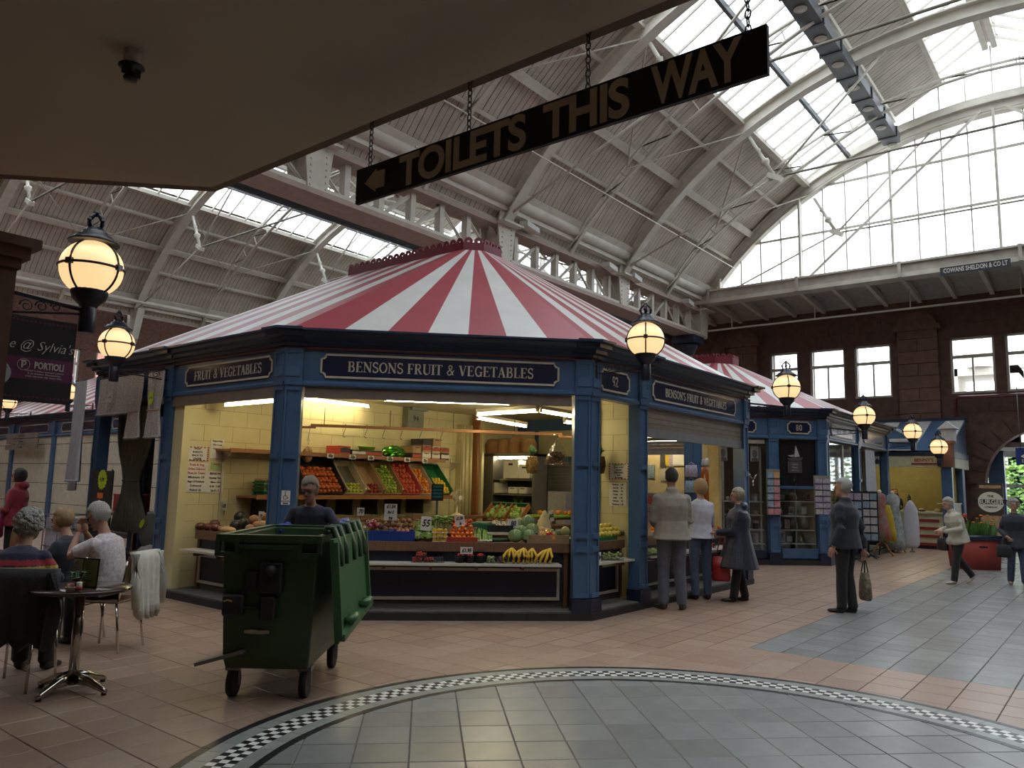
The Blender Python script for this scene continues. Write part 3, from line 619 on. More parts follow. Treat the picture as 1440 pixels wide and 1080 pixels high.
# ---------------- globe lamps ----------------
m_globe = mat('lit_opal_globe', (.9, .72, .42), .35, var=.02, emit=1.0, ecol=(1, .67, .33)); m_lampblk = mat('black_lamp_iron', (.014, .017, .028), .35, var=.2)
def globe_meshes():
    d = {}; R = .232
    d['globe'] = G().ball((0, 0, .30), (R, R, R*.97), 24, 16).mesh('globe', m_globe)
    g = G().lathe([(.06, -.02), (.07, 0), (.12, .05), (.135, .10), (.135, .13), (.11, .13)], n=20); g.lathe([(.055, -.22), (.062, -.2), (.062, -.02), (.05, 0)], n=12); d['cup'] = g.mesh('cup', m_lampblk)
    g = G().lathe([(.09, .53), (.185, .505), (.19, .515), (.15, .54), (.14, .56), (.1, .575), (.095, .6), (.07, .61), (.06, .635)], n=20); d['lamp_cap'] = g.mesh('lamp_cap', m_lampblk)
    g = G()
    for k in range(4):
        a = k*pi/2+.4; g.tube([V(cos(a)*r, sin(a)*r, z) for r, z in ((.05, .63), (.065, .67), (.06, .71), (.03, .74), (0, .745))], .014, 6)
    g.ball((0, 0, .755), .028, 8, 6)
    for k in range(4): a = k*pi/2+.4; g.ball((cos(a)*.065, sin(a)*.065, .685), .02, 6, 5)
    d['finial'] = g.mesh('finial', m_lampblk)
    g = G(); r = R+.006
    g.tube([V(r*cos(2*pi*k/28), r*sin(2*pi*k/28), .30) for k in range(29)], .011, 6, cap=False)
    for k in range(4):
        a = k*pi/2+.5; g.tube([V(cos(a)*r*sin(t), sin(a)*r*sin(t), .30-r*.97*cos(t)) for t in [pi*(.17+.66*i/14) for i in range(15)]], .009, 6)
        g.boxc((cos(a)*(r+.006), sin(a)*(r+.006), .30), .03, .05, .045, a)
    d['cage'] = g.mesh('cage', m_lampblk); return d
GM = globe_meshes()
def lamp(label, p, arm=None, scale=1):
    """p: centre of the globe; arm: the point where the bracket meets its post"""
    base = V(p.x, p.y, p.z-.30*scale); t = thing('globe_lamp', label, 'lamp', base, 0, None); t.scale = (scale,)*3
    for k, me in GM.items(): link(k, me, t)
    if arm is not None:
        q = (Vector(arm)-base)/scale; d = V(q.x, q.y, 0); L = d.length; d.normalize(); g = G()
        g.bar((0, 0, -.05), d*L, .02, .028); g.bar((0, 0, -.07), d*L+V(0, 0, -.16), .014, .018)
        n = 3
        for i in range(n):
            cc = d*(L*(.40+.17*i))+V(0, 0, -.06-.012*i); rr = .05*(.75+.12*i)
            g.tube([cc+d*(rr*(1-k/22)*cos(k*.55))+V(0, 0, rr*(1-k/22)*sin(k*.55)) for k in range(16)], .006, 5, ref=tuple(d.cross(V(0, 0, 1))))
        g.boxc(d*L+V(0, 0, -.08), .03, .03, .3, atan2(d.y, d.x)); g.build('bracket', m_lampblk, t)
    return t
p = px(908, 478, 'y', -.5); lamp('lit globe lamp on a scrolled bracket beside the number 92 board', p, (.06, -.06, p.z-.36))
p = px(1106, 545, 'y', -.55); lamp('lit globe lamp in front of the far striped roof, right of the end post', p, (5.05, -.05, p.z-.34))
p = px(1215, 585, 'y', -.63); lamp('lit globe lamp beside the corner post right of the number 80 board', p, (9.62, -.05, p.z-.36))
p = px(1283, 607, 'y', -.60); lamp('lit globe lamp in front of the blue and white roof of the hot food kiosk', p, (15.0, -.04, p.z-.34))
p = px(1320, 629, 'x', 16.5); lamp('lit globe lamp beside the brick capital of the hot food kiosk', p, (16.9, -1.05, p.z-.42))
p = px(164, 484, 'x', -3.25); lamp('lit globe lamp in front of the lace curtains of the curtain shop', p, (-2.62, 5.32, p.z-.42))
p = px(97, 552, 'x', .75); lamp('lit globe lamp half hidden behind the black coffee banner', p, (1.4, p.y, p.z-.5))
p = px(12, 566, 'x', .75); lamp('lit globe lamp under the black coffee banner at the picture edge', p, (1.4, p.y, p.z-.5))
PL = px(129, 378, 'y', 1.19); ARM_L = px(6, 418, 'y', 1.19)
lamp('large lit globe lamp on a lattice arm above the black coffee banner', PL, (ARM_L.x, 1.19, PL.z-.30))
# brown pilaster that carries the arm
m_brownp = mat('brown_painted_pilaster', (.13, .06, .04), .6, var=.2)
xr = px(12, 400, 'y', 1.19).x
t = thing('brown_pilaster', 'brown painted pilaster with a moulded capital at the picture edge', 'pillar', (xr-.24, 1.19, 0))
G().box(-.22, .22, -.2, .2, 0, 3.05).build('shaft', m_brownp, t)
g = G()
for z0, z1, e in ((3.05, 3.12, .02), (3.12, 3.2, .06), (3.2, 3.27, .11)): g.box(-.22-e, .22+e, -.2-e, .2+e, z0, z1)
g.build('capital', m_brownp, t)
# coffee banner hung under the arm
b0, b1, b2 = px(108, 456, 'y', 1.19), px(98, 570, 'y', 1.19), px(0, 440, 'y', 1.19)
Wb, Hb = .95, b0.z-b1.z; bx = (b0.x+b1.x)/2
bn = thing('coffee_banner', 'black and plum hanging banner with a white coffee cup and script lettering', 'banner', (bx, 1.19, b0.z))
m_bblk = mat('banner_black', (.014, .012, .013), .55); m_plum = mat('banner_plum', (.13, .02, .075), .55); m_bwh = mat('banner_white', (.62, .60, .57), .55)
G().box(-Wb, 0, -.004, .004, -Hb, 0).build('banner_cloth', m_bblk, bn)
G().box(-Wb, -.0, -.006, 0, -Hb*.74, -Hb*.48).build('plum_stripe', m_plum, bn)
g = G()
for r_ in (-.035, -Hb+.035):
    k = -.02
    while k > -Wb: g.boxc((k, -.005, r_), .016, .004, .016, rot=Matrix.Rotation(pi/4, 4, 'Y')); k -= .03
g.build('diamond_border', m_plum, bn)
text("Coffee @ Sylvia's", .105, m_bwh, bn, Matrix.Translation((-.34, -.008, -Hb*.34)) @ Matrix.Rotation(pi/2, 4, 'X'), shear=.35, ext=.003, sx=.88, bold=-.001)
text('PORTIOLI', .072, m_bwh, bn, Matrix.Translation((-.17, -.009, -Hb*.57)) @ Matrix.Rotation(pi/2, 4, 'X'), ext=.003, sx=.66, bold=.002)
for i, s_ in enumerate(('Portioli is Italian espresso passion', 'in its essence. Guaranteeing', 'every espresso cup, every time.')):
    text(s_, .02, m_bwh, bn, Matrix.Translation((-.2, -.008, -Hb*(.635+.032*i))) @ Matrix.Rotation(pi/2, 4, 'X'), ext=.002)
g = G(); T = Matrix.Translation((-.345, -.008, -Hb*.57)) @ Matrix.Rotation(pi/2, 4, 'X')
stroke2d(g, _arc(0, 0, .042, .042, 0, 360, 20), .003, T, .003); stroke2d(g, [(-.01, -.025), (-.01, .024)], .012, T, .003); stroke2d(g, _arc(-.004, .01, .018, .014, 90, -90, 8), .008, T, .003); stroke2d(g, [(-.022, .028), (.018, .03)], .006, T, .003)
g.build('round_emblem', m_bwh, bn)
m_cof = mat('coffee_brown', (.16, .045, .012), .4); m_cup = mat('cup_grey', (.42, .42, .43), .5); m_cup2 = mat('cup_shade', (.28, .28, .3), .5)
T = Matrix.Translation((-.62, -.008, -Hb*.66)) @ Matrix.Rotation(pi/2, 4, 'X')
for nm, rx, ry, oy, mm, d in (('saucer_print', .2, .13, -.02, m_cup, .002), ('saucer_shade', .15, .085, -.015, m_cup2, .003), ('cup_print', .115, .1, .035, m_bwh, .004), ('coffee_print', .09, .06, .06, m_cof, .005)):
    G().prism([(rx*cos(2*pi*k/28), oy+ry*sin(2*pi*k/28)) for k in range(28)], 0, d, 0, T).build(nm, mm, bn)
G().tube([T @ V(.12, .03, .004), T @ V(.17, .035, .004), T @ V(.165, -.0, .004), T @ V(.115, -.0, .004)], .008, 6).build('cup_handle_print', m_bwh, bn)

# ---------------- market blocks ----------------
m_blue = mat('market_blue', (.056, .115, .215), .30, var=.12, scale=4, bump=.05, bscale=30, spec=.5); m_bluel = mat('pale_blue_beading', (.07, .14, .25), .32, var=.1)
m_navy = mat('dark_navy_paint', (.012, .018, .042), .4, var=.15); m_redb = mat('oxblood_bead', (.075, .012, .018), .45)
m_cor = mat('cornice_navy', (.022, .038, .075), .35, var=.15); m_kerb = mat('black_kerb', (.02, .02, .02), .6, var=.3); m_conc = mat('worn_concrete', (.12, .11, .095), .8, var=.25)
m_scr = mat('sign_cream', (.55, .50, .39), .5); m_snav = mat('sign_navy', (.010, .016, .05), .25, coat=.3)
m_rwh = mat('roof_white_paint', (.56, .56, .54), .42, var=.06, scale=2, bump=.03); m_rred = mat('roof_red_paint', (.30, .045, .06), .42, var=.08, scale=2, bump=.03)
m_crest = mat('crest_red', (.155, .016, .03), .45)
def off_poly(P, d):
    n = len(P); out = []
    for i in range(n):
        a, b, c_ = Vector(P[i-1]), Vector(P[i]), Vector(P[(i+1) % n]); d0, d1 = (b-a).normalized(), (c_-b).normalized()
        n0, n1 = Vector((d0.y, -d0.x)), Vector((d1.y, -d1.x)); q = (n0+n1).normalized(); out.append(tuple(b+q*(d/max(.3, q.dot(n0)))))
    return out
def corner_post(P, A, B, par, w=.2, dp=.13, ztop=2.70, plinth=True, bands=(1.86, .99, .83)):
    """P corner, A previous and B next point of the outline (A or B None: flat post centred on P)"""
    P = Vector(P); u1 = (Vector(A)-P).normalized(); u2 = (Vector(B)-P).normalized(); n1 = Vector((-u1.y, u1.x)); n2 = Vector((u2.y, -u2.x))
    flat = u1.dot(u2) < -.99; q = (n1+n2).normalized(); k = 1/q.dot(n1)
    def poly(ou, w_, dp_): 
        c_ = P+q*(ou*k); inn = P-q*(dp_*k)
        return [tuple(v) for v in ([c_+u1*w_, c_+u2*w_, c_+u2*w_-n2*(dp_+ou), c_+u1*w_-n1*(dp_+ou)] if flat else [c_+u1*w_, c_, c_+u2*w_, c_+u2*w_-n2*(dp_+ou), inn, c_+u1*w_-n1*(dp_+ou)])]
    w_ = w*.55 if flat else w
    po = G().prism(poly(.03, w_, dp), .02, ztop).build('post', m_blue, par)
    g = G()
    for u_, n_ in (((u1, n1), (u2, n2)) if not flat else ((u2, n2),)):
        o = P+q*(.03*k); lo, hi = (.0, w_) if not flat else (-w_, w_)
        def bx(a, b, z0, z1, d=.014, mi=0):
            vs = [V(*(o+u_*x_+n_*y_), z) for z in (z0, z1) for y_ in (-.002, d) for x_ in (a, b)]
            g.add(vs, [(0, 2, 3, 1), (4, 5, 7, 6), (0, 1, 5, 4), (2, 6, 7, 3), (0, 4, 6, 2), (1, 3, 7, 5)], mi)
        bx(lo, lo+.03, .26, ztop); bx(hi-.03, hi, .26, ztop)
        for z in bands: bx(lo+.03, hi-.03, z-.03, z+.03, .03); bx(lo+.03, hi-.03, z-.045, z-.03, .02)
        bx(lo, hi, ztop-.06, ztop, .02); bx(lo+.02, hi-.02, .26, .31, .03)
        bx(lo+.0, hi, 2.70, 2.74, .035)
    g.build('post_beading', m_blue, po)
    if plinth: G().prism(poly(.075, w_+.035, dp), 0, .25).build('plinth', m_navy, po)
    G().prism(poly(.06, w_+.01, .02), 2.74, 3.14).build('frieze_block', m_blue, po)
    g = G()
    for u_, n_ in (((u1, n1), (u2, n2)) if not flat else ((u2, n2),)):
        o = P+q*(.06*k); lo, hi = (.0, w_) if not flat else (-w_, w_)
        for a, b, z0, z1 in ((lo+.02, lo+.035, 2.92, 3.1), (hi-.035, hi-.02, 2.92, 3.1), (lo+.02, hi-.02, 3.085, 3.1), (lo+.02, hi-.02, 2.92, 2.805)):
            vs = [V(*(o+u_*x_+n_*y_), z) for z in (z0, z1) for y_ in (-.002, .012) for x_ in (a, b)]
            g.add(vs, [(0, 2, 3, 1), (4, 5, 7, 6), (0, 1, 5, 4), (2, 6, 7, 3), (0, 4, 6, 2), (1, 3, 7, 5)])
    g.build('frieze_panel_bead', m_bluel, po)
    g = G()
    for z0, z1, e in ((3.17, 3.22, .075), (3.22, 3.28, .13), (3.28, 3.34, .21), (3.34, 3.37, .27)): g.prism(poly(e, w_+.02+e*.3, .0), z0, z1)
    g.build('cornice_break', m_cor, po); return po
def entablature(path, closed, par):
    G().sweep(path, [(-.1, 2.69), (.035, 2.69), (.05, 2.705), (.05, 2.73), (.02, 2.76), (.02, 3.13), (-.1, 3.13)], closed).build('frieze', m_blue, par)
    G().sweep(path, [(-.1, 3.13), (.045, 3.13), (.05, 3.15), (.045, 3.17), (-.1, 3.17)], closed).build('oxblood_bead', m_redb, par)
    G().sweep(path, [(-.1, 3.17), (.06, 3.17), (.07, 3.21), (.11, 3.22), (.12, 3.26), (.165, 3.285), (.19, 3.325), (.24, 3.335), (.24, 3.36), (-.1, 3.37)], closed).build('cornice', m_cor, par)
def sign_panel(par, c_, rz, w, h, txt=None, th=.11, tw=None, plate=None):
    """notched navy board with a cream bead, on a face whose text direction is rz"""
    T = face_T(c_, rz); r = min(.055, h*.22)
    def outline(w, h, r):
        P2 = []
        for sx, sy, a0 in ((1, 1, -90), (-1, 1, 0), (-1, -1, 90), (1, -1, 180)):
            P2 += [(sx*w/2+r*cos(radians(a)), sy*h/2+r*sin(radians(a))) for a in (a0, a0-30, a0-60, a0-90)]
        return P2
    b = G().prism(outline(w, h, r), 0, .012, 0, T).build('sign_board', plate or m_snav, par)
    P2 = outline(w, h, r); g = G(); stroke2d(g, P2+[P2[0]], .024, T @ Matrix.Translation((0, 0, .006)), .014); g.build('cream_bead', m_scr, b)
    if txt: g = serif_text(txt, th, T @ Matrix.Translation((0, 0, .012)), tw); g.build('lettering', m_scr, b)
    return b
def stripe_face(e0, e1, c0, c1, cuts, first, par):
    """e0->e1 along the eave, c0->c1 along the crest; cuts: stripe boundaries in 0..1"""
    e0, e1, c0, c1 = map(Vector, (e0, e1, c0, c1)); g = G(); cs = [0]+list(cuts)+[1]; k = first
    nr = (e1-e0).cross(c0-e0).normalized()*-.03
    for a, b in zip(cs, cs[1:]):
        q = [e0.lerp(e1, a), e0.lerp(e1, b), c0.lerp(c1, b), c0.lerp(c1, a)]; N_ = 5
        rows = [[q[0].lerp(q[3], i/N_), q[1].lerp(q[2], i/N_)] for i in range(N_+1)]
        for i in range(N_): g.add([rows[i][0], rows[i][1], rows[i+1][1], rows[i+1][0]], [(0, 1, 2, 3)], k % 2)
        k += 1
    g.add([e0+nr, e1+nr, c1+nr, c0+nr], [(3, 2, 1, 0)], 0)
    return g.build('roof_panel', [m_rwh, m_rred], par)
def crest(path, z, par, h=.22, pitch=.155, closed=True):
    n = len(path)
    for i in range(n if closed else n-1):
        A, B = Vector(path[i]), Vector(path[(i+1) % n]); L = (B-A).length; u_ = (B-A).normalized(); m_ = max(1, round(L/pitch)); pt = L/m_; g = G()
        T = Matrix.Translation((A.x, A.y, z)) @ Matrix((( u_.x, 0, u_.y, 0), (u_.y, 0, -u_.x, 0), (0, 1, 0, 0), (0, 0, 0, 1)))
        hb = h*.66
        g.prism([(0, 0), (L, 0), (L, hb), (0, hb)], -.012, .012, 0, T)
        for k in range(m_):
            x0 = k*pt; cx, cy = x0+pt/2, hb+pt*.08; r = pt*.15; No = 12; ou = []; inn = []
            for j in range(No):
                a = 2*pi*j/No; dx, dy = cos(a), sin(a)
                R_ = pt*.44
                ou.append((cx+dx*R_, max(hb-.002, cy+dy*R_))); inn.append((cx+dx*r, cy+dy*r))
            vs = [T @ V(x, y, zz) for zz in (-.012, .012) for x, y in ou+inn]; fs = []
            for j in range(No):
                j2 = (j+1) % No; fs += [(j, j2, No+j2, No+j), (2*No+j2, 2*No+j, 3*No+j, 3*No+j2), (j2, j, 2*No+j, 2*No+j2), (No+j, No+j2, 3*No+j2, 3*No+j)]
            g.add(vs, fs)
        g.build('crest_board', m_crest, par)
def even(n, off=0): return [(i+off)/n for i in range(1 if off == 0 else 0, n)]
# ---- the fruit and vegetable block ----
O1 = [(-2.59, 7.57), (-2.59, 2.59), (0, 0), (4.97, 0), (4.97, 8.96), (-1.2, 8.96)]
b1 = thing('market_stall_block', 'blue market stall block with a striped tent roof, selling fruit and vegetables', 'market stall', (0, 0, 0))
kb = G().prism(off_poly(O1, .085), 0, .085).build('kerb', m_kerb, b1); G().prism(off_poly(O1, .05), .085, .1).build('stall_floor', m_conc, b1)
entablature(O1, True, b1)
for i in range(6): corner_post(O1[i], O1[i-1], O1[(i+1) % 6], b1)
corner_post((-2.59, 5.3), (-2.59, 7), (-2.59, 3), b1); corner_post((1.30, 0), (0, 0), (3, 0), b1)
zr = 3.355; CL, CRt, CE, CF, CE2 = (.985, 3.11, 5.38), (1.22, 2.88, 5.38), (1.68, 2.88, 5.38), (.985, 6.0, 5.38), (1.68, 6.0, 5.38)
e = [(p_[0], p_[1], zr) for p_ in off_poly(O1, .06)]
cum = [73, 135, 193, 252, 309, 370]
stripe_face(e[1], e[2], CL, CRt, [q/433 for q in cum], 1, b1)
stripe_face(e[0], e[1], CF, CL, [(i*.53+.30)/5 for i in range(9)], 0, b1)
stripe_face(e[2], e[3], CRt, CE, [(i*.53+.28)/5.05 for i in range(9)], 1, b1)
stripe_face(e[3], e[4], CE, CE2, even(16), 0, b1); stripe_face(e[4], e[5], CE2, CF, even(11), 0, b1); stripe_face(e[5], e[0], CF, CF, even(4), 0, b1)
crest([CF[:2], CL[:2], CRt[:2], CE[:2], CE2[:2]], 5.36, b1)
c0 = chp(453, 497, -.03); c1 = chp(785, 540, -.03); ca = (c0[0]+c1[0])/2; cz = 2.945
ta, tb = chp(488, 519, -.03)[0], chp(750, 523, -.03)[0]
sign_panel(b1, cw(ca, -.021, cz), -pi/4, c1[0]-c0[0], .27, 'BENSONS FRUIT & VEGETABLES', .125, tb-ta)
q0, q1 = px(263, 530, 'x', -2.61), px(384, 515, 'x', -2.61)
sign_panel(b1, (-2.611, (q0.y+q1.y)/2, cz), -pi/2, q0.y-q1.y, .25, 'FRUIT & VEGETABLES', .125, abs(px(277, 525, 'x', -2.61).y-px(372, 518, 'x', -2.61).y))
q0, q1 = px(846, 538, 'y', -.02), px(883, 550, 'y', -.02)
sign_panel(b1, ((q0.x+q1.x)/2-.02, -.021, cz-.01), 0, q1.x-q0.x+.05, .26, '92', .13)
q0, q1 = px(917, 560, 'y', -.02), px(1033, 580, 'y', -.02)
sign_panel(b1, ((q0.x+q1.x)/2, -.021, cz), 0, q1.x-q0.x, .26, "BENSON'S FRUIT & VEGETABLES", .12, px(1017, 575, 'y', -.02).x-px(930, 552, 'y', -.02).x)
# ceiling and inside walls
m_iceil = mat('stall_ceiling_cream', (.60, .53, .36), .6, var=.06); m_block = mat('cream_painted_blockwork', (.60, .54, .30), .65, var=.06, scale=3, bump=.12, bscale=30); m_joint = mat('blockwork_joint', (.42, .35, .22), .8)
G().prism(off_poly(O1, -.08), 2.92, 2.95).build('stall_ceiling', m_iceil, b1)
def block_wall(p0_, p1_, z0, z1, nrm, par, name='stall_wall', L=.445, Hh=.222, depth=.12, mm=None):
    p0_, p1_ = Vector(p0_), Vector(p1_); u_ = (p1_-p0_).normalized(); Lw = (p1_-p0_).length; nn = Vector(nrm)
    def bx(g, a, b, c, d, f0, f1):
        vs = [V(*(p0_+u_*x_+nn*y_), z) for z in (c, d) for y_ in (f0, f1) for x_ in (a, b)]
        return g.add(vs, [(0, 2, 3, 1), (4, 5, 7, 6), (0, 1, 5, 4), (2, 6, 7, 3), (0, 4, 6, 2), (1, 3, 7, 5)])
    w_ = bx(G(), 0, Lw, z0, z1, -depth, -.004).build(name, m_joint, par); z = z0; r = 0
    while z < z1-.02:
        x = -(r % 2)*L/2
        while x < Lw:
            a, b = max(0, x)+.004, min(Lw, x+L)-.004
            if b-a > .03: bx(G(), a, b, z+.004, min(z1, z+Hh)-.004, -.03, rnd(0, .0015)).build('block', mm or m_block, w_)
            x += L
        z += Hh; r += 1
    return w_
W1 = 4.95
block_wall((-2.48, W1), (3.0, W1), .1, 2.92, (0, -1), b1)
G().box(3.0, 4.86, W1, W1+.1, .1, 2.92).build('stall_wall', m_block, b1)
block_wall((1.5, .78), (1.5, .10), .1, 2.92, (-1, 0), b1)
m_wood = mat('varnished_pine', (.30, .125, .045), .45, var=.2, wave=(3, 3, 30)); m_woodd = mat('dark_stained_wood', (.14, .062, .03), .5, var=.2, wave=(3, 30, 3))
G().box(1.46, 1.56, .78, .86, .1, 2.92).build('timber_upright', m_wood, b1)
G().box(-2.58, -2.47, W1-.02, 5.2, .1, 2.69).build('stall_wall', m_block, b1)
m_pill = mat('cream_painted_pillar', (.55, .43, .2), .5)
# cream pier with pipes on the back wall, and the pillar by the side opening
g = G().box(2.95, 3.28, W1-.14, W1, .1, 2.7); g.build('pipe_casing', m_block, b1)
for x_ in (2.99, 3.08, 3.2): G().tube([(x_, W1-.16, .9), (x_, W1-.16, 2.7)], .025, 8).build('conduit', m_block, b1)
G().box(3.3, 3.36, W1-.25, W1-.1, .1, 2.92).build('timber_upright', m_wood, b1); G().box(3.37, 3.44, W1-.3, W1-.14, .1, 2.92).build('cream_upright', m_block, b1)
G().box(4.84, 4.96, .44, .62, .1, 2.92).build('cream_pillar', m_pill, b1)
# rolled-up shutters in the openings
m_shut = mat('brown_grey_shutter', (.20, .155, .125), .5, .1); m_shutb = mat('grey_shutter_rail', (.22, .22, .22), .45, .3)
g = G()
for i in range(4): g.box(1.42, 4.78, .0, .03, 2.40+i*.075, 2.40+i*.075+.07)
g.build('roller_shutter', m_shut, b1); G().box(1.42, 4.78, -.01, .04, 2.28, 2.40).build('shutter_rail', m_shutb, b1)
for lo, hi in ((-3.45, -.22),):
    g = G(); q = [cw(lo, .02), cw(hi, .02)]; g.bar((q[0].x, q[0].y, 2.63), (q[1].x, q[1].y, 2.63), .05, .14); g.build('shutter_rail', m_shut, b1)
G().box(-2.62, -2.55, 2.8, 5.2, 2.56, 2.70).build('shutter_rail', m_shut, b1)
# side wall on the alley with a blue framed opening
G().box(4.87, 4.95, 4.40, 4.5, .1, 2.7).build('door_post', m_blue, b1); G().box(4.87, 4.95, 3.0, 4.5, 2.06, 2.16).build('door_head', m_blue, b1)
G().box(4.88, 4.95, 3.0, 4.4, 2.16, 2.7).build('stall_wall', m_block, b1); G().box(4.88, 4.95, 4.5, 8.9, .1, 2.92).build('stall_wall', m_block, b1)
g = G()
for i in range(7): g.box(4.89, 4.93, 3.0, 4.40, 1.52+i*.078, 1.52+i*.078+.074)
g.build('roller_shutter', mat('grey_shutter', (.24, .23, .21), .5, .2), b1); G().box(4.875, 4.945, 3.0, 4.4, 1.46, 1.52).build('shutter_rail', m_shutb, b1)
# curtain shop interior, dark
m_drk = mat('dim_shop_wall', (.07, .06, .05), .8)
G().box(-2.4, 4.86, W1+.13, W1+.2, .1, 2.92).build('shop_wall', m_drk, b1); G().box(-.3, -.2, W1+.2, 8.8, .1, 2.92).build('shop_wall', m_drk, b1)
# ---- fluorescent tubes ----
m_tube = mat('lit_fluorescent_tube', (1, .95, .8), .4, emit=42, ecol=(1, .86, .52), var=0); m_batten = mat('tube_batten', (.4, .36, .27), .5)
def tube_light(label, p, q, z=2.60, watts=0):
    p, q = V(p[0], p[1], z), V(q[0], q[1], z); t = thing('fluorescent_light', label, 'light', (p+q)/2, 0); d = (q-p)/2
    G().bar(-d+V(0, 0, .055), d+V(0, 0, .055), .06, .05).build('batten', m_batten, t)
    G().tube([-d, d], .017, 10).build('tube', m_tube, t)
    g = G()
    for s_ in (-1, 1): g.boxc(d*s_*.99+V(0, 0, .02), .035, .035, .07, atan2(d.y, d.x))
    g.build('lampholder', m_batten, t)
def gz(u, v, z): p = px(u, v, 'z', z); return (p.x, p.y)
tube_light('lit tube across the top of the front opening, under the big name board', gz(541, 562.5, 2.69), gz(716, 568, 2.69), 2.69)
tube_light('lit tube behind the second post, above the rail of hooks', (px(425, 560, 'y', 4.72).x, 4.72), (px(519, 572.5, 'y', 4.72).x, 4.72), px(475, 566.5, 'y', 4.72).z)
tube_light('lit tube at the top of the left opening, above the cream wall', (-2.15, px(316, 570, 'x', -2.15).y), (-2.15, 3.1), px(350, 567, 'x', -2.15).z)
tube_light('upper lit tube sloping left from the ceiling rose in the fridge room', gz(671, 583, 2.60), gz(756, 578, 2.60), 2.60)
tube_light('lit tube running right from the ceiling rose to the corner post', gz(760, 578.5, 2.60), gz(812, 587, 2.60), 2.60)
tube_light('lower lit tube above the wicker baskets', gz(671, 588, 2.60), gz(740, 600, 2.60), 2.60)
tube_light('lit tube under the half closed shutter of the side opening', (2.2, 1.9), (3.6, 1.9))
# ---- the number 80 block ----
X2, LG = 7.35, 2.11
O2 = [(X2, 8.0), (X2, LG), (X2+LG, 0), (15.0, 0), (15.0, 8.0)]
b2 = thing('gift_stall_block', 'blue stall block number 80 with a lower striped roof and glass shopfronts', 'market stall', (X2, 0, 0)); b2.location = (0, 0, 0)
G().prism(off_poly(O2, .06), 0, .1).build('kerb', m_kerb, b2); entablature(O2, True, b2)
for i in range(5): corner_post(O2[i], O2[i-1], O2[(i+1) % 5], b2)
corner_post((X2+LG*.602, LG*.398), (X2, LG), (X2+LG, 0), b2); corner_post((12.1, 0), (10, 0), (14, 0), b2); corner_post((X2, 4.6), (X2, 6), (X2, 3), b2)
e = [(p_[0], p_[1], zr) for p_ in off_poly(O2, .06)]; zc = 4.80
kL, kR, kE, kE2, kF = (10.55, 3.0, zc), (10.95, 2.7, zc), (11.35, 2.7, zc), (11.35, 5.2, zc), (10.55, 5.2, zc)
stripe_face(e[1], e[2], kL, kR, [q/433 for q in cum], 1, b2); stripe_face(e[0], e[1], kF, kL, even(11, .5), 0, b2); stripe_face(e[2], e[3], kR, kE, even(11, .5), 1, b2)
stripe_face(e[3], e[4], kE, kE2, even(16), 0, b2); stripe_face(e[4], e[0], kE2, kF, even(16), 0, b2)
crest([kF[:2], kL[:2], kR[:2], kE[:2], kE2[:2]], zc-.02, b2, .3)
def on80(f): return V(X2+LG*f, LG-LG*f, 0)
for f, txt, w_ in ((.31, None, .95), (.80, '80', .52)):
    q = on80(f); sign_panel(b2, (q.x-.016, q.y-.016, 2.945), -pi/4, w_, .25, txt, .13)
sign_panel(b2, (10.75, -.021, 2.945), 0, 1.75, .25, None); sign_panel(b2, (13.5, -.021, 2.945), 0, 1.9, .25, None)
G().prism(off_poly(O2, -.08), 2.70, 2.74).build('stall_ceiling', m_iceil, b2)
G().prism(off_poly(O2, -.02), .1, .14).build('stall_floor', m_navy, b2)
NTH = ('first', 'second', 'third', 'fourth', 'fifth', 'sixth', 'seventh', 'eighth', 'ninth', 'tenth')
# ================= fruit stall fittings and produce =================
m_ply = mat('counter_wood_edge', (.16, .08, .045), .55, var=.2, wave=(2, 12, 2)); m_shelfw = mat('pale_laminate_shelf', (.50, .47, .40), .5)
m_cfr = mat('cream_panel_bead', (.42, .39, .32), .5); m_kick = mat('grey_kick_board', (.16, .15, .13), .7); m_cnavy = mat('counter_navy_panel', (.010, .014, .036), .5)
m_card = mat('cardboard', (.36, .23, .12), .8, var=.12); m_cardp = mat('pale_cardboard', (.50, .42, .28), .8); m_bcrate = mat('black_crate', (.02, .02, .022), .5); m_blcrate = mat('blue_crate', (.015, .05, .25), .45); m_gcrate = mat('green_crate', (.02, .15, .06), .45)
m_paper = mat('white_card', (.66, .64, .58), .7, var=.03); m_ink = mat('marker_ink', (.02, .02, .02), .6); m_inkr = mat('red_ink', (.5, .05, .03), .6); m_inkg = mat('green_ink', (.05, .2, .06), .6)
m_clear = glass_mat('clear_plastic', (.95, .97, .96), .3, .12)
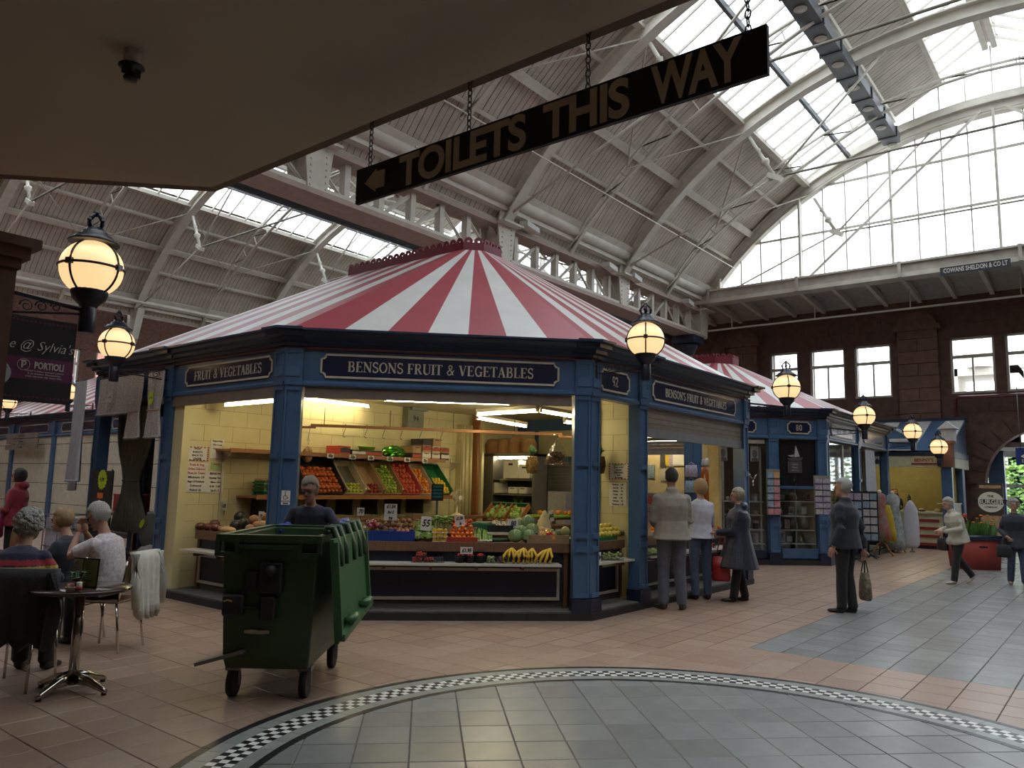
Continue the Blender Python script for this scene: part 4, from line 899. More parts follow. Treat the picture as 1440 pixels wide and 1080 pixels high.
def counter(label, p, q, inw, z0=.1, ztop=.865, depth=.75, shelf=True, panels=1, shelf_in=0):
    """p,q ground points of the front edge, left to right seen from outside; inw: inward direction"""
    p, q, n = Vector(p).to_3d(), Vector(q).to_3d(), Vector((*inw, 0)); u = (q-p).normalized(); L = (q-p).length; p.z = q.z = 0
    t = thing('market_counter', label, 'counter', (p.x, p.y, 0))
    def bx(a, b, c, d, e, f, mm, nm, par=t):
        vs = [u*x+n*y+V(0, 0, z) for z in (e, f) for y in (c, d) for x in (a, b)]
        return G().add(vs, [(0, 2, 3, 1), (4, 5, 7, 6), (0, 1, 5, 4), (2, 6, 7, 3), (0, 4, 6, 2), (1, 3, 7, 5)]).build(nm, mm, par)
    bx(0, L, .04, .07, .17, ztop-.09, m_cnavy, 'front_panel'); bx(0, L, .07, .1, z0, .17, m_kick, 'kick_board')
    bx(0, L, 0, depth, ztop-.03, ztop, m_ply, 'counter_top'); bx(-.01, L+.01, -.015, .02, ztop-.1, ztop+.01, m_ply, 'edge_board')
    bx(0, L, depth-.03, depth, z0, ztop-.03, m_woodd, 'back_panel')
    for a in (0, L-.05): bx(a, a+.05, .02, depth-.03, z0, ztop-.03, m_woodd, 'end_panel')
    if shelf:
        bx(.0, L-shelf_in, -.24, .04, .615, .64, m_shelfw, 'display_shelf')
        k = .3
        while k < L-shelf_in: bx(k, k+.03, -.2, .04, .57, .615, m_woodd, 'shelf_bracket'); k += .55
    w = (L-.1)/panels
    for i in range(panels):
        a, b = .06+i*w, .04+(i+1)*w-.04
        for c_ in ((a, b, .19, .225), (a, b, .535, .57), (a, a+.035, .225, .535), (b-.035, b, .225, .535)): bx(c_[0], c_[1], .015, .045, c_[2], c_[3], m_cfr, 'panel_bead')
    return t
counter('long navy panelled counter under the big name board, loaded with vegetables', cw(-3.3, .22), cw(-.2, .22), N2, depth=.85, shelf_in=.12, panels=1)
counter('short navy counter with lemons beside the corner post under the number 92 board', (.12, .27), (1.30, .27), (0, 1), depth=.5)
counter('navy counter in the left opening, with wrapped beetroot and loaves of swede', (-2.37, 4.75), (-2.37, 2.95), (1, 0), depth=.6, panels=2)
counter('grey fronted counter under the half closed shutter, where three customers stand', (1.65, .28), (4.75, .28), (0, 1), depth=.7, panels=1)
def oc(u, b, v=745): p = pxn(u, v, N2, b); return V(p.x, p.y, .868)
_fm = {}
def fruit(kind, col, r, n=10, k=7, squash=1, jit=0, stem=None, rough=.45, spots=0):
    if kind not in _fm:
        mm = mat('skin_'+kind, col, rough, var=.18, scale=14); g = G()
        if stem: g.lathe([(0, -r*squash), (r*.6, -r*.86*squash), (r*.95, -r*.3*squash), (r, .1*r), (r*.78, r*.68*squash), (r*.35, r*.92*squash), (r*.05, r*.8*squash)], n=n); g.tube([(0, 0, r*.78*squash), (r*.1, 0, r*1.1*squash)], r*.06, 5, 1); _fm[kind] = g.mesh(kind, [mm, mat('fruit_stalk', (.12, .08, .03), .7)])
        else: g.ball((0, 0, 0), (r, r, r*squash), n, k, jit=jit); _fm[kind] = g.mesh(kind, mm)
    return _fm[kind]
def item(name, me, loc, label, cat, group=None, rot=None):
    o = link(name, me, None, loc, 0, label=label, cat=cat, group=group); o.rotation_euler = rot or (rnd(-.3, .3), rnd(-.3, .3), rnd(0, 6.28)); return o
def price_card(label, p, w, h, rz, lines, tilt=0, size=None, mm=None, post=True):
    t = thing('price_card', label, 'price card', p, rz); g = G().box(-w/2, w/2, -.003, .003, 0, h, 0, Matrix.Rotation(tilt, 4, 'X')); g.build('card', mm or m_paper, t)
    if post: G().box(-.004, .004, 0, .006, -.06, .02).build('card_spike', m_bcrate, t)
    n = len(lines)
    for i, (s_, mk, k) in enumerate(lines):
        text(s_, h/n*.95*k, mk, t, Matrix.Rotation(tilt, 4, 'X') @ Matrix.Translation((0, -.005, h*(1-(i+.5)/n))) @ Matrix.Rotation(pi/2, 4, 'X'), ext=.002, shear=.2, bold=.003, sx=.8)
    return t
# ---- W1 shelves ----
def sx(u, v, y): return px(u, v, 'y', y).x
st = thing('produce_shelf', 'lower wooden shelf along the cream wall, holding tilted fruit crates and egg trays', 'shelf', (0, W1, 1.34))
x0, x1 = sx(357, 697, 4.5), sx(634, 697, 4.5)
G().box(x0, x1, -.5, 0, -.03, .0).build('board', m_wood, st); G().box(x0, x1, -.52, -.5, -.045, .02).build('edge_strip', m_wood, st)
for i in range(7): G().box(x0+.25+i*.52, x0+.28+i*.52, -.42, 0, -.3+.0, -.03).build('bracket', m_blk, st)
st = thing('upper_shelf', 'upper wooden shelf on slotted wall uprights, stacked with boxes', 'shelf', (0, W1, 1.99))
x0u, x1u = sx(322, 631, 4.6), sx(624, 645, 4.6)
G().box(x0u, x1u, -.38, 0, -.03, 0).build('board', m_wood, st); G().box(x0u, x1u, -.4, -.38, -.045, .012).build('edge_strip', m_wood, st)
m_slot = mat('wall_upright', (.5, .46, .36), .4, .3)
for i in range(6):
    x = x0u+.12+i*.95; g = G().box(x-.012, x+.012, -.02, 0, -1.0, .05)
    for k in range(20): g.boxc((x, -.022, -.95+k*.05), .006, .004, .02)
    g.build('slotted_upright', m_slot, st); G().prism([(0, -.02), (0, -.2), (-.3, -.03)], x-.006, x+.006, 0, Matrix(((0, 0, 1, 0), (1, 0, 0, 0), (0, 1, 0, 0), (0, 0, 0, 1)))).build('shelf_bracket', m_slot, st)
TILT = radians(48)
def crate(label, ua, ub, mm, lip=.06, hgt=.62, dep=.15, inner=None):
    xa, xb = sx(ua, 692, 4.46), sx(ub, 692, 4.46); w = xb-xa-.015
    t = thing('fruit_crate', label, 'crate', ((xa+xb)/2, 4.47, 1.352)); t.rotation_euler = (TILT, 0, 0)
    G().box(-w/2, w/2, 0, hgt, 0, .012).build('base', inner or mm, t)
    for s_ in (-1, 1): G().box(s_*w/2-.006, s_*w/2+.006, 0, hgt, 0, dep).build('side', mm, t)
    G().box(-w/2, w/2, -.006, .008, 0, lip).build('front_lip', mm, t); G().box(-w/2, w/2, hgt-.006, hgt+.008, 0, dep).build('back_end', mm, t)
    g = G()
    for s_ in (-1, 1): g.prism([(0, .0), (.05, 0), (0, .05)], dep-.008, dep, 0, Matrix.Translation((s_*w/2, 0, 0)) @ Matrix.Rotation(0 if s_ < 0 else pi/2, 4, 'Z'))
    g.build('corner_tab', mm, t); return t, w
def fill(t, w, me, r, rows, name, label, cat, group, fullw=True, y0=0, skew=0, cols=None):
    Mx = Matrix.Translation(t.location) @ Matrix.Rotation(TILT, 4, 'X'); n = cols or max(1, int((w-.02)/(2*r)))
    for j in range(rows):
        k = n-(j % 2)
        for i in range(max(1, k)):
            p = V((i-(k-1)/2)*(w-.02-2*r)/max(1, n-1)+skew*j, y0+r+.012+j*r*1.78, .014+r+rnd(0, r*.25))
            if abs(p.x) > w/2-r*.7: continue
            item(name, me, Mx @ p, label, cat, group)
        if j % 2 == 0 and rows > 3:                                 # second layer
            for i in range(max(0, k-1)):
                p = V((i-(k-2)/2)*(w-.02-2*r)/max(1, n-1), y0+r*1.9+.012+j*r*1.78, .014+r*2.4)
                if random.random() < .7: item(name, me, Mx @ p, label, cat, group)
m_box_in = mat('grey_box_liner', (.10, .10, .09), .8); m_pinkbox = mat('red_print_crate', (.45, .07, .07), .7)
mand = fruit('mandarin', (.50, .12, .03), .036, squash=.85); gap = fruit('green_apple', (.36, .42, .05), .036, stem=1, squash=.9); rap = fruit('red_apple', (.22, .022, .02), .036, stem=1, squash=.9); gr2 = fruit('bright_green_apple', (.26, .36, .04), .034, stem=1, squash=.9); nec = fruit('nectarine', (.45, .07, .025), .036); ora = fruit('orange', (.62, .20, .02), .04); lem = fruit('lemon', (.68, .46, .04), .032, squash=1.25)
t, w = crate('black fruit crate of red mandarins behind the woman with glasses', 428, 482, m_bcrate); fill(t, w, mand, .036, 8, 'mandarin', 'small red orange fruit heaped in the leftmost black crate on the wall shelf', 'fruit', 'mandarins in the black crate')
t, w = crate('grey lined box with only a few yellow green apples left', 483, 511, m_cardp, inner=m_box_in); fill(t, w, gap, .036, 3, 'green_apple', 'yellow green apple left at the bottom of the nearly empty grey box', 'fruit', 'apples in the nearly empty box')
t, w = crate('cardboard box with a small heap of dark red apples', 512, 536, m_card); fill(t, w, rap, .036, 3, 'red_apple', 'dark red apple at the bottom of the brown cardboard box', 'fruit', 'red apples in the cardboard box')
t, w = crate('cardboard box full of bright green apples', 537, 563, m_card); fill(t, w, gr2, .034, 9, 'green_apple', 'bright green apple in the full cardboard box on the wall shelf', 'fruit', 'green apples in the full box')
t, w = crate('red printed crate heaped with nectarines', 564, 589, m_pinkbox); fill(t, w, nec, .036, 9, 'nectarine', 'orange red nectarine heaped in the red printed crate', 'fruit', 'nectarines in the red crate')
t, w = crate('cardboard crate of oranges behind the scale display', 590, 608, m_cardp); fill(t, w, ora, .038, 7, 'orange', 'orange in the narrow crate behind the scale display', 'fruit', 'oranges behind the scale')
t, w = crate('dark crate of lemons at the right end of the wall shelf', 610, 632, m_gcrate); fill(t, w, lem, .033, 6, 'lemon', 'yellow lemon in the crate at the right end of the wall shelf', 'fruit', 'lemons on the wall shelf')
# egg trays
for k in range(4):
    t = thing('egg_tray', 'green moulded egg tray, %s from the bottom of the pile on the wall shelf' % NTH[k], 'egg tray', (sx(374, 690, 4.75), 4.72, 1.342+k*.06), 0, 'egg trays on the wall shelf')
    g = G().box(-.15, .15, -.15, .15, 0, .02)
    for i in range(5):
        for j in range(5): g.ball((-.12+i*.06, -.12+j*.06, .028), (.024, .024, .02), 6, 4)
    g.build('tray', m_gcrate, t)
    if k in (1, 3):
        g = G()
        for i in range(5):
            for j in range(5): g.ball((-.12+i*.06, -.12+j*.06, .045), (.02, .02, .024), 7, 5)
        g.build('egg_layer', mat('brown_egg', (.5, .23, .11), .5), t, kind='stuff')
# price cards on the upper shelf edge
for i, u in enumerate((465, 496, 522, 549, 573, 598)):
    price_card('small cream price ticket on the upper shelf edge, %s from the left' % NTH[i], (sx(u, 640, 4.53), 4.535, 1.925), .13, .075, 0, [(('40p', '50p', '60p', '35p', '45p', '30p')[i], m_ink, 1)], post=False)
# boxes and things on the upper shelf
def carton(name, label, cat, loc, sz, mm, rz=0, band=None, lid=None, hole=True):
    t = thing(name, label, cat, loc, rz); a, b, c_ = sz
    g = G().box(-a/2, a/2, -b/2, b/2, 0, .012)
    for s_ in (-1, 1): g.box(-a/2, a/2, s_*b/2-.005, s_*b/2+.005, 0, c_); g.box(s_*a/2-.005, s_*a/2+.005, -b/2, b/2, 0, c_)
    g.build('carton_body', mm, t)
    if band: G().box(-a/2-.001, a/2+.001, -b/2-.008, -b/2-.004, c_*.25, c_*.75).build('printed_band', band, t)
    if hole: G().box(-.05, .05, -b/2-.009, -b/2-.004, c_*.72, c_*.84).build('hand_hole', m_bcrate, t)
    return t
m_redcar = mat('red_carton', (.42, .05, .03), .6); m_blkcar = mat('black_carton', (.03, .03, .03), .6)
ys, zs_ = 4.72, 1.992
def us(u, v=630): return sx(u, v, ys)
carton('fruit_carton', 'red fruit carton at the left end of the upper shelf boxes', 'box', (us(476), ys, zs_), (.24, .28, .14), m_redcar, .2, m_blkcar)
carton('fruit_carton', 'low black fruit carton right of the red carton', 'box', (us(497), ys, zs_), (.28, .28, .09), m_blkcar, 0, m_paper)
carton('fruit_carton', 'low black and red carton in front of the lime basket', 'box', (us(518), ys, zs_), (.36, .28, .09), m_blkcar, 0, m_redcar)
t = thing('lime_tub', 'lime green plastic tub on the upper shelf', 'tub', (us(522), 4.83, zs_+.10)); m_lime = mat('lime_plastic', (.22, .42, .04), .4)
G().lathe([(.11, 0), (.16, .17), (.17, .17), (.165, .15)], n=20, sy=.7).build('tub_body', m_lime, t)
t.location.z = zs_+.0
t = thing('foil_bag', 'crumpled shiny green foil bag on the upper shelf', 'bag', (us(552), 4.7, zs_)); g = G().ball((0, 0, .1), (.24, .13, .1), 20, 12, jit=.14); g.sm = [False]*len(g.f); g.build('foil', mat('green_foil', (.10, .34, .05), .18, .75, var=.5, scale=9), t)
CTN = ('leftmost column, bottom', 'leftmost column, top', 'second column, bottom', 'second column, middle', 'second column, top', 'third column, bottom', 'third column, middle', 'third column, top', 'rightmost column, bottom', 'rightmost column, top'); k = 0
for u, zz, h in ((578, 0, .1), (578, .1, .12), (592, 0, .13), (592, .13, .12), (592, .25, .11), (605, 0, .12), (605, .12, .12), (606, .24, .14), (618, 0, .13), (618, .13, .1)):
    k += 1
    carton('fruit_carton', 'fruit carton stacked at the right of the upper shelf, '+CTN[k-1], 'box', (us(u, 625), ys, zs_+zz), (.20, .3, h), [m_card, m_blkcar, m_card, m_cardp][k % 4], rnd(-.04, .04), [m_paper, m_redcar, None][k % 3])
# ---- rail with hooks, hanging things ----
r0, r1 = px(437, 598, 'z', 2.42), px(790, 611, 'z', 2.42)
rl = thing('hook_rail', 'long wooden rail across the stall hung with butcher hooks', 'rail', r0)
d = r1-r0; G().bar((0, 0, 0), d, .03, .045).build('rail_bar', m_wood, rl); q = -d.normalized()*.35; G().bar(V(0, .0, -.03)+d*.02, q+V(0, 0, -.04), .03, .035).build('rail_extension', m_wood, rl); q2 = d+d.normalized()*.5; G().bar(d*.985+V(0, .0, -.035), q2+V(0, 0, -.035), .03, .03).build('rail_extension', m_wood, rl)
for k in (.05, .3, .55, .8): G().tube([d*k, d*k+V(0, 0, .28)], .006, 5).build('rail_hanger', m_blk, rl)
def rail_at(u): a = (u-437)/(790-437); return r0.lerp(r1, a*1.0)
for i, u in enumerate((482, 511, 535, 559, 586, 615, 640, 667, 715)):
    p = rail_at(u); t = thing('butcher_hook', 'steel S hook on the wooden rail, %s from the left' % NTH[i], 'hook', p)
    G().tube([V(.0, 0, .03), V(.02, 0, .035), V(.03, 0, .01), V(.022, 0, -.03), V(-.018, 0, -.12), V(-.025, 0, -.15), V(0, 0, -.17), V(.025, 0, -.155)], .005, 6).build('hook_wire', m_steel, t)
def net_bag(label, p, r, h, mm, neck=.1):
    t = thing('hanging_bag', label, 'bag', p); g = G().ball((0, 0, -neck-h*.55), (r, r*.8, h*.5), 16, 10, jit=.06); g.build('bag_body', mm, t); G().tube([(0, 0, 0), (0, 0, -neck*.4), (0, 0, -neck-.02), (0, 0, -neck-.1)], [.03, .012, .012, r*.7], 8).build('tied_neck', m_clear, t); G().tube([(.0, 0, .2), (.015, 0, .22), (.025, 0, .2), (.0, 0, .05), (-.01, 0, .0)], .004, 5).build('hook', m_steel, t); return t
p = rail_at(435); net_bag('net of walnuts hanging at the left end of the wooden rail', (p.x, p.y, 2.2), .085, .24, mat('walnut_net', (.30, .19, .10), .8, var=.5, scale=30))
p = px(783, 610, 'z', 2.28); t = thing('hanging_bag', 'clear bag of brown nuts hanging open beside the corner post', 'bag', p); g = G()
g.tube([(0, 0, .0), (0, 0, -.04), (0, 0, -.07), (.01, 0, -.22), (.0, 0, -.36), (0, 0, -.42)], [(.05, .03), (.045, .03), (.012, .012), (.12, .06), (.19, .07), (.2, .05)], 16)
g.build('bag_film', m_clear, t); g = G()
for i in range(150): z = rnd(-.40, -.25); k = (z+.42)/.2; g.ball((rnd(-1, 1)*(.17-.06*k), rnd(-.04, .04), z), rnd(.011, .016), 6, 4)
g.build('nuts', mat('brown_nut', (.22, .10, .04), .6, var=.4, scale=40), t, kind='stuff')
p = px(748, 640, 'y', .9); p = px(748, 655, 'x', 1.2)
m_pine = mat('pineapple_skin', (.17, .10, .025), .6, var=.4, scale=25); m_pinel = mat('pineapple_leaf', (.06, .15, .05), .5)
def pineapple(label, p, s=1):
    t = thing('pineapple', label, 'fruit', p); g = G(); n = 10
    g.lathe([(.0, -.12), (.05, -.115), (.068, -.06), (.072, 0), (.062, .07), (.03, .11)], n=16)
    for i in range(8):
        for j in range(n):
            z = -.1+i*.027; r = .071*sqrt(max(.1, 1-(z/.15)**2)); a = 2*pi*(j+(i % 2)*.5)/n; g.boxc((r*cos(a), r*sin(a), z), .018, .02, .02, a, rot=Matrix.Rotation(a, 4, 'Z') @ Matrix.Rotation(pi/4, 4, 'X'))
    g.build('skin', m_pine, t); g = G()
    for k in range(26):
        a = k*2.4; l = .1+.06*(1-k/26); e = .25+.9*(k/26); g.tube([V(0, 0, .1), V(cos(a)*.03*e, sin(a)*.03*e, .1+l*.6), V(cos(a)*.075*e, sin(a)*.075*e, .1+l*(1.15-.4*e))], [.012, .010, .001], 4)
    g.build('crown', m_pinel, t); t.scale = (s,)*3; return t
pineapple('ripe pineapple hanging from the rail in front of the fridge shelves', px(748, 653, 'x', 1.15), 1.15)
pineapple('second pineapple hanging right of the corner post, by the timber upright', px(843, 653, 'x', 1.35), 1.1)
# ---- posters on the cream wall ----
def poster(label, u0, v0, u1, v1, axis, val, rz, lines, mm=None, frame_=None):
    a, b = px(u0, v0, axis, val), px(u1, v1, axis, val); c_ = (a+b)/2; w = hypot(b.x-a.x, b.y-a.y); h = a.z-b.z; T = face_T(c_, rz)
    t = thing('wall_poster', label, 'poster', (c_.x, c_.y, c_.z)); T = face_T((0, 0, 0), rz)
    G().box(-w/2, w/2, -h/2, h/2, 0, .004, 0, T).build('paper', mm or m_paper, t)
    n = len(lines)
    for i, (s_, mk, k) in enumerate(lines):
        if s_: text(s_, h/n*.8*k, mk, t, T @ Matrix.Translation((0, h/2-h*(i+.5)/n, .005)), ext=.002, bold=.001, sx=min(1, w*1.5/(len(s_)*h/n*.8*k*.9)))
    if frame_:
        g = G(); i = 0
        for k in range(24):
            f = k/24*4; e_ = int(f); f -= e_; x, y = [(-.5+f, .5), (.5, .5-f), (.5-f, -.5), (-.5, -.5+f)][e_]
            g.boxc(T @ V(x*w*.96, y*h*.96, .005), .016, .016, .016)
        g.build('dotted_border', frame_, t)
    return t
Yw = W1-.006
poster('white poster offering fruit baskets made to order on the cream wall', 263, 628, 292, 648, 'y', Yw, 0, [('FRUIT', m_ink, 1), ('BASKETS', m_ink, 1), ('MADE TO', m_ink, 1), ('ORDER', m_ink, 1)], frame_=m_inkr)
poster('hand lettered delivery poster below the fruit baskets poster', 261, 650, 290, 692, 'y', Yw, 0, [('Fruit & Veg', m_inkr, 1), ('Orders Delivered', m_inkr, 1), ('Free In Town', m_inkr, 1), ('Minimum Of', m_ink, 1), ('Bags Of Potatoes', m_ink, .9), ('Delivered', m_ink, .9), ('Picked Up', m_ink, .9)])
poster('white notice with a small grey picture, topmost on the cream wall', 296, 617, 314, 645, 'y', Yw, 0, [('Supporting', m_ink, .8), ('The Local', m_ink, .8), ('Farmers', m_ink, .8), ('', m_ink, 1), ('', m_ink, 1)])
poster('small green and white card between the two white notices on the cream wall', 297, 650, 312, 661, 'y', Yw, 0, [('healthy', m_inkr, .8), ('', m_inkg, 1)], mat('pale_green_card', (.30, .46, .18), .7))
poster('white opening hours notice, lowest on the cream wall', 292, 663, 313, 693, 'y', Yw, 0, [('BENSONS', m_ink, .9), ('Opening Times', m_ink, .8), ('Mon - Fri', m_ink, .8), ('8.30 - 5.00', m_ink, .8), ('Sat 8 - 5', m_ink, .8)])
poster('bordered white poster with a green heading on the cream pier', 857, 652, 884, 674, 'x', 1.493, -pi/2, [("BENSON'S", m_inkg, 1.2), ('FRUIT & VEG', m_ink, .9), ('ORDERS', m_ink, .9), ('DELIVERED', m_ink, 1), ('FREE', m_ink, .8), ('IN TOWN', m_ink, .9)], frame_=m_inkr)
poster('typed price list on the cream pier below the bordered poster', 857, 679, 881, 712, 'x', 1.493, -pi/2, [('Potatoes   1.50', m_ink, .8), ('Carrots    .65', m_ink, .8), ('Onions     .70', m_ink, .8), ('Turnip     .60', m_ink, .8), ('Leeks     1.00', m_ink, .8), ('Cabbage    .90', m_ink, .8), ('Tomatoes  1.20', m_ink, .8)])
# wheelchair sign on the second post
q = cw(-3.665, 0); Tn = face_T((0, 0, 0), -pi/4); p = pxn(402, 697, N2, -.035)
t = thing('access_sign', 'small white wheelchair symbol sign on the second blue post', 'sign', p)
G().box(-.05, .05, -.06, .06, 0, .004, 0, Tn).build('plate', m_paper, t); G().box(-.05, .05, -.105, -.07, 0, .004, 0, Tn).build('lower_plate', m_paper, t)
g = G(); stroke2d(g, _arc(-.005, -.02, .022, .022, 100, 360, 12), .006, Tn @ Matrix.Translation((0, 0, .004)), .002); stroke2d(g, [(-.008, .03), (-.006, -.005), (.014, -.005), (.024, -.03), (.032, -.028)], .007, Tn @ Matrix.Translation((0, 0, .004)), .002); g.ball(Tn @ V(-.008, .042, .005), .007, 6, 4); stroke2d(g, [(-.03, -.088), (.03, -.088)], .014, Tn @ Matrix.Translation((0, 0, .004)), .002); g.build('symbol', m_ink, t)
# meter box on the wall
p = px(580, 587, 'y', 4.9); t = thing('meter_box', 'grey electricity meter box high on the cream wall', 'meter box', (p.x, 4.94, p.z)); m_gbox = mat('grey_meter_box', (.20, .21, .17), .5)
G().box(-.2, .2, -.13, 0, -.22, .2).build('case', m_gbox, t); G().box(-.16, .24, -.2, -.1, .12, .2).build('open_flap', m_gbox, t); text('94', .14, m_ink, t, Matrix.Translation((0, -.135, -.03)) @ Matrix.Rotation(pi/2, 4, 'X'), ext=.002)
G().tube([(.02, -.04, .2), (.02, -.04, .32)], .015, 6).build('conduit', m_block, t)
# ---- back room: steel fridge with shelves, baskets ----
m_stst = mat('brushed_steel', (.30, .28, .24), .35, .8, var=.1); m_poly = mat('white_polystyrene', (.70, .66, .55), .7, var=.04); m_fin = mat('fridge_dark_inside', (.05, .05, .045), .7)
FD = .42; fr = thing('display_fridge', 'open steel display fridge with lit shelves behind the counter', 'fridge', (3.62, 0, .1)); F0, F1 = 3.55, 4.92
G().box(.02, .8, F0, F1, 0, 2.08).build('cabinet_back', m_fin, fr) if False else G().box(.4, .44, F0, F1, 0, 2.06).build('back_panel', m_fin, fr)
G().box(0, FD, F1-.36, F1, 0, 2.06).build('steel_door', m_stst, fr); G().box(0, FD, F0, F0+.05, 0, 2.06).build('side_panel', m_stst, fr); G().box(0, FD, F0, F1, 2.02, 2.08).build('top_panel', m_stst, fr); G().box(0, FD, F0, F1, 0, .5).build('plinth_panel', m_stst, fr)
zsh = [.86, 1.13, 1.37, 1.66]
for z in zsh: G().box(.02, .4, F0+.05, F1-.36, z-.1, z-.08).build('shelf', m_stst, fr)
G().box(.1, .14, F0+.06, F1-.4, 1.97, 2.0).build('light_strip', mat('fridge_light', (1, .9, .7), emit=40, ecol=(1, .85, .55)), fr)
def fy(u, v=650): return px(u, v, 'x', 3.75).y
for k, (u, z, w, h, hole) in enumerate(((694, 1.68, .12, .3, 0), (722, 1.68, .36, .34, 1), (741, 1.68, .24, .26, 1), (697, 1.39, .28, .2, 0), (725, 1.39, .2, .12, 1), (739, 1.39, .15, .12, 1))):
    carton('polystyrene_box', ('tall narrow white', 'large white lidless', 'square white', 'wide white notched', 'low white', 'small low white')[k]+' produce box on the '+('top' if z > 1.6 else 'second')+' fridge shelf', 'box', (3.82, fy(u), z-.08+.1), (w, .3, h), m_poly, -pi/2, None, hole=hole)
m_lettuce = mat('leaf_green', (.20, .33, .07), .55, var=.4, scale=12); m_lettl = mat('pale_leaf', (.42, .50, .20), .55, var=.3, scale=12)
def leafy(label, name, p, r, col1, cat='vegetable', n=22, up=.6, group=None, tags=None, lenk=1.0):
    t = thing(name, label, cat, p, rnd(0, 6), group); g = G(); g.ball((0, 0, r*.7), (r*.72, r*.72, r*.62), 10, 7, jit=.05)
    g.build('heart', m_lettl, t); g = G()
    for k in range(n):
        a = k*2.4+rnd(-.2, .2); e = rnd(.3, 1.0); q0_ = V(cos(a)*r*.5, sin(a)*r*.5, r*.25); q1 = V(cos(a)*r*(.9+.1*e), sin(a)*r*(.9+.1*e), r*(.5+up*(1-e)*.9)*lenk); q2_ = V(cos(a)*r*(.75+.3*e), sin(a)*r*(.75+.3*e), r*(.9+up*(1-e))*lenk)
        x = V(-sin(a), cos(a), 0); w1, w2 = r*.3, r*.42
        ruf = V(0, 0, rnd(-.1, .1)*r)
        g.add([q0_-x*w1*.5, q0_+x*w1*.5, q1-x*w2+ruf, q1+V(cos(a), sin(a), 0)*r*.1, q1+x*w2-ruf, q2_-x*w1*.8-ruf, q2_+V(0, 0, r*.1), q2_+x*w1*.8+ruf], [(0, 1, 3, 2), (1, 4, 3), (2, 3, 6, 5), (3, 4, 7, 6)])
    g.build('leaves', col1, t); return t
for k, (u, z) in enumerate(((706, 1.66), (692, 1.13), (700, 1.13), (712, 1.13), (738, 1.13), (745, 1.13))):
    leafy(('pale salad leaves beside the tall white box in the fridge', 'dark green leaves at the left end of the third fridge shelf', 'pale lettuce, second from the left on the third fridge shelf', 'loose pale lettuce in the middle of the third fridge shelf', 'leafy greens near the right end of the third fridge shelf', 'small leafy greens at the right end of the third fridge shelf')[k], 'salad_leaves', (3.82, fy(u), z-.08), .085, m_lettuce if k % 2 else m_lettl)
for k, u in enumerate((722, 730)):
    t = thing('fennel_bulb', 'white bulb with upright green stalks on the third fridge shelf, %s one' % ('left', 'right')[k], 'vegetable', (3.84, fy(u), 1.06)); G().lathe([(.02, 0), (.05, .03), (.04, .1), (.015, .14)], n=10).build('bulb', m_lettl, t); g = G()
    for i in range(7): a = i*.9; g.tube([V(0, 0, .12), V(cos(a)*.03, sin(a)*.03, .22), V(cos(a)*.07, sin(a)*.07, .3)], [.009, .007, .002], 5)
    g.build('stalks', m_lettuce, t)
rad = fruit('radicchio', (.16, .03, .05), .05)
item('red_onion', rad, (3.84, fy(717), 1.10), 'round dark red vegetable between the lettuce and the white bulbs in the fridge', 'vegetable'); item('red_onion', rad, (3.84, fy(742), 1.10), 'round dark red vegetable right of the white bulbs in the fridge', 'vegetable')
for k, u in enumerate((690, 702, 714, 726, 738)): leafy('bunch of dark greens on the lowest fridge shelf, %s from the left' % NTH[k], 'greens_bunch', (3.84, fy(u), .78), .11, m_lettuce, group='greens on the lowest fridge shelf')
m_wick = mat('wicker', (.42, .23, .09), .7, var=.3, scale=40, bump=.4, bscale=60)
for k, (u, n) in enumerate(((686, 4), (703, 4), (717, 5), (735, 4))):
    for i in range(n):
        r = .17-.006*k; t = thing('wicker_basket', 'upturned wicker basket on the fridge, %s pile from the left, %s from the bottom' % (NTH[k], NTH[i]), 'basket', (3.95, fy(u, 615), 2.185+i*.048), 0, 'wicker baskets on the fridge')
        g = G(); g.lathe([(r, 0), (r, .03), (r*.97, .06), (r*.8, .13), (r*.5, .15), (0, .152)], n=18)
        for j in range(3): rr = r*(1-.02*j)+.004; g.tube([V(rr*cos(2*pi*a/18), rr*sin(2*pi*a/18), .008+.016*j) for a in range(19)], .009, 5, cap=False)
        g.build('basket_weave', m_wick, t)
# ---- things on the counter ----
def tray(label, u, b, w, d, h, mm, z=.868, rz=-pi/4, name='produce_crate', cat='crate', slats=True):
    p = oc(u, b); t = thing(name, label, cat, (p.x, p.y, z), rz); G().box(-w/2, w/2, -d/2, d/2, 0, .01).build('tray_base', mm, t); g = G()
    for s_ in (-1, 1): g.box(-w/2, w/2, s_*d/2-.005, s_*d/2+.005, 0, h); g.box(s_*w/2-.005, s_*w/2+.005, -d/2, d/2, 0, h)
    for s_ in (-1, 1): g.box(-w/2-.01, w/2+.01, s_*d/2-.01, s_*d/2+.01, h-.012, h+.004)
    g.build('tray_side', mm, t)
    if slats:
        for k in range(5): x = -w/2+w*(k+.5)/5; G().box(x-.006, x+.006, -d/2-.012, -d/2-.004, 0, h).build('tray_rib', mm, t)
    return t
def heap(me, u0, u1, b0, b1, z0, n, r, name, label, cat, group, zk=1, k2=1.0, dome=.0):
    cnt = max(1, round(((u1-u0)/1080*11)/(2*r))); i = 0; layer = 0
    while i < n:
        m_ = max(1, cnt-layer); rows = max(1, int((b1-b0)/(2*r))-layer)
        for a in range(m_):
            for c_ in range(rows):
                if i >= n: return
                f = (a+.5)/m_; b = b0+(b1-b0)*((c_+.5)/rows) if rows > 0 else b0; p = oc(u0+(u1-u0)*f, b)
                item(name, me, (p.x+rnd(-.01, .01), p.y+rnd(-.01, .01), z0+r*zk+layer*r*1.5*zk+(c_*.02)), label, cat, group); i += 1
        layer += 1
        if layer > 2+(r < .034): return
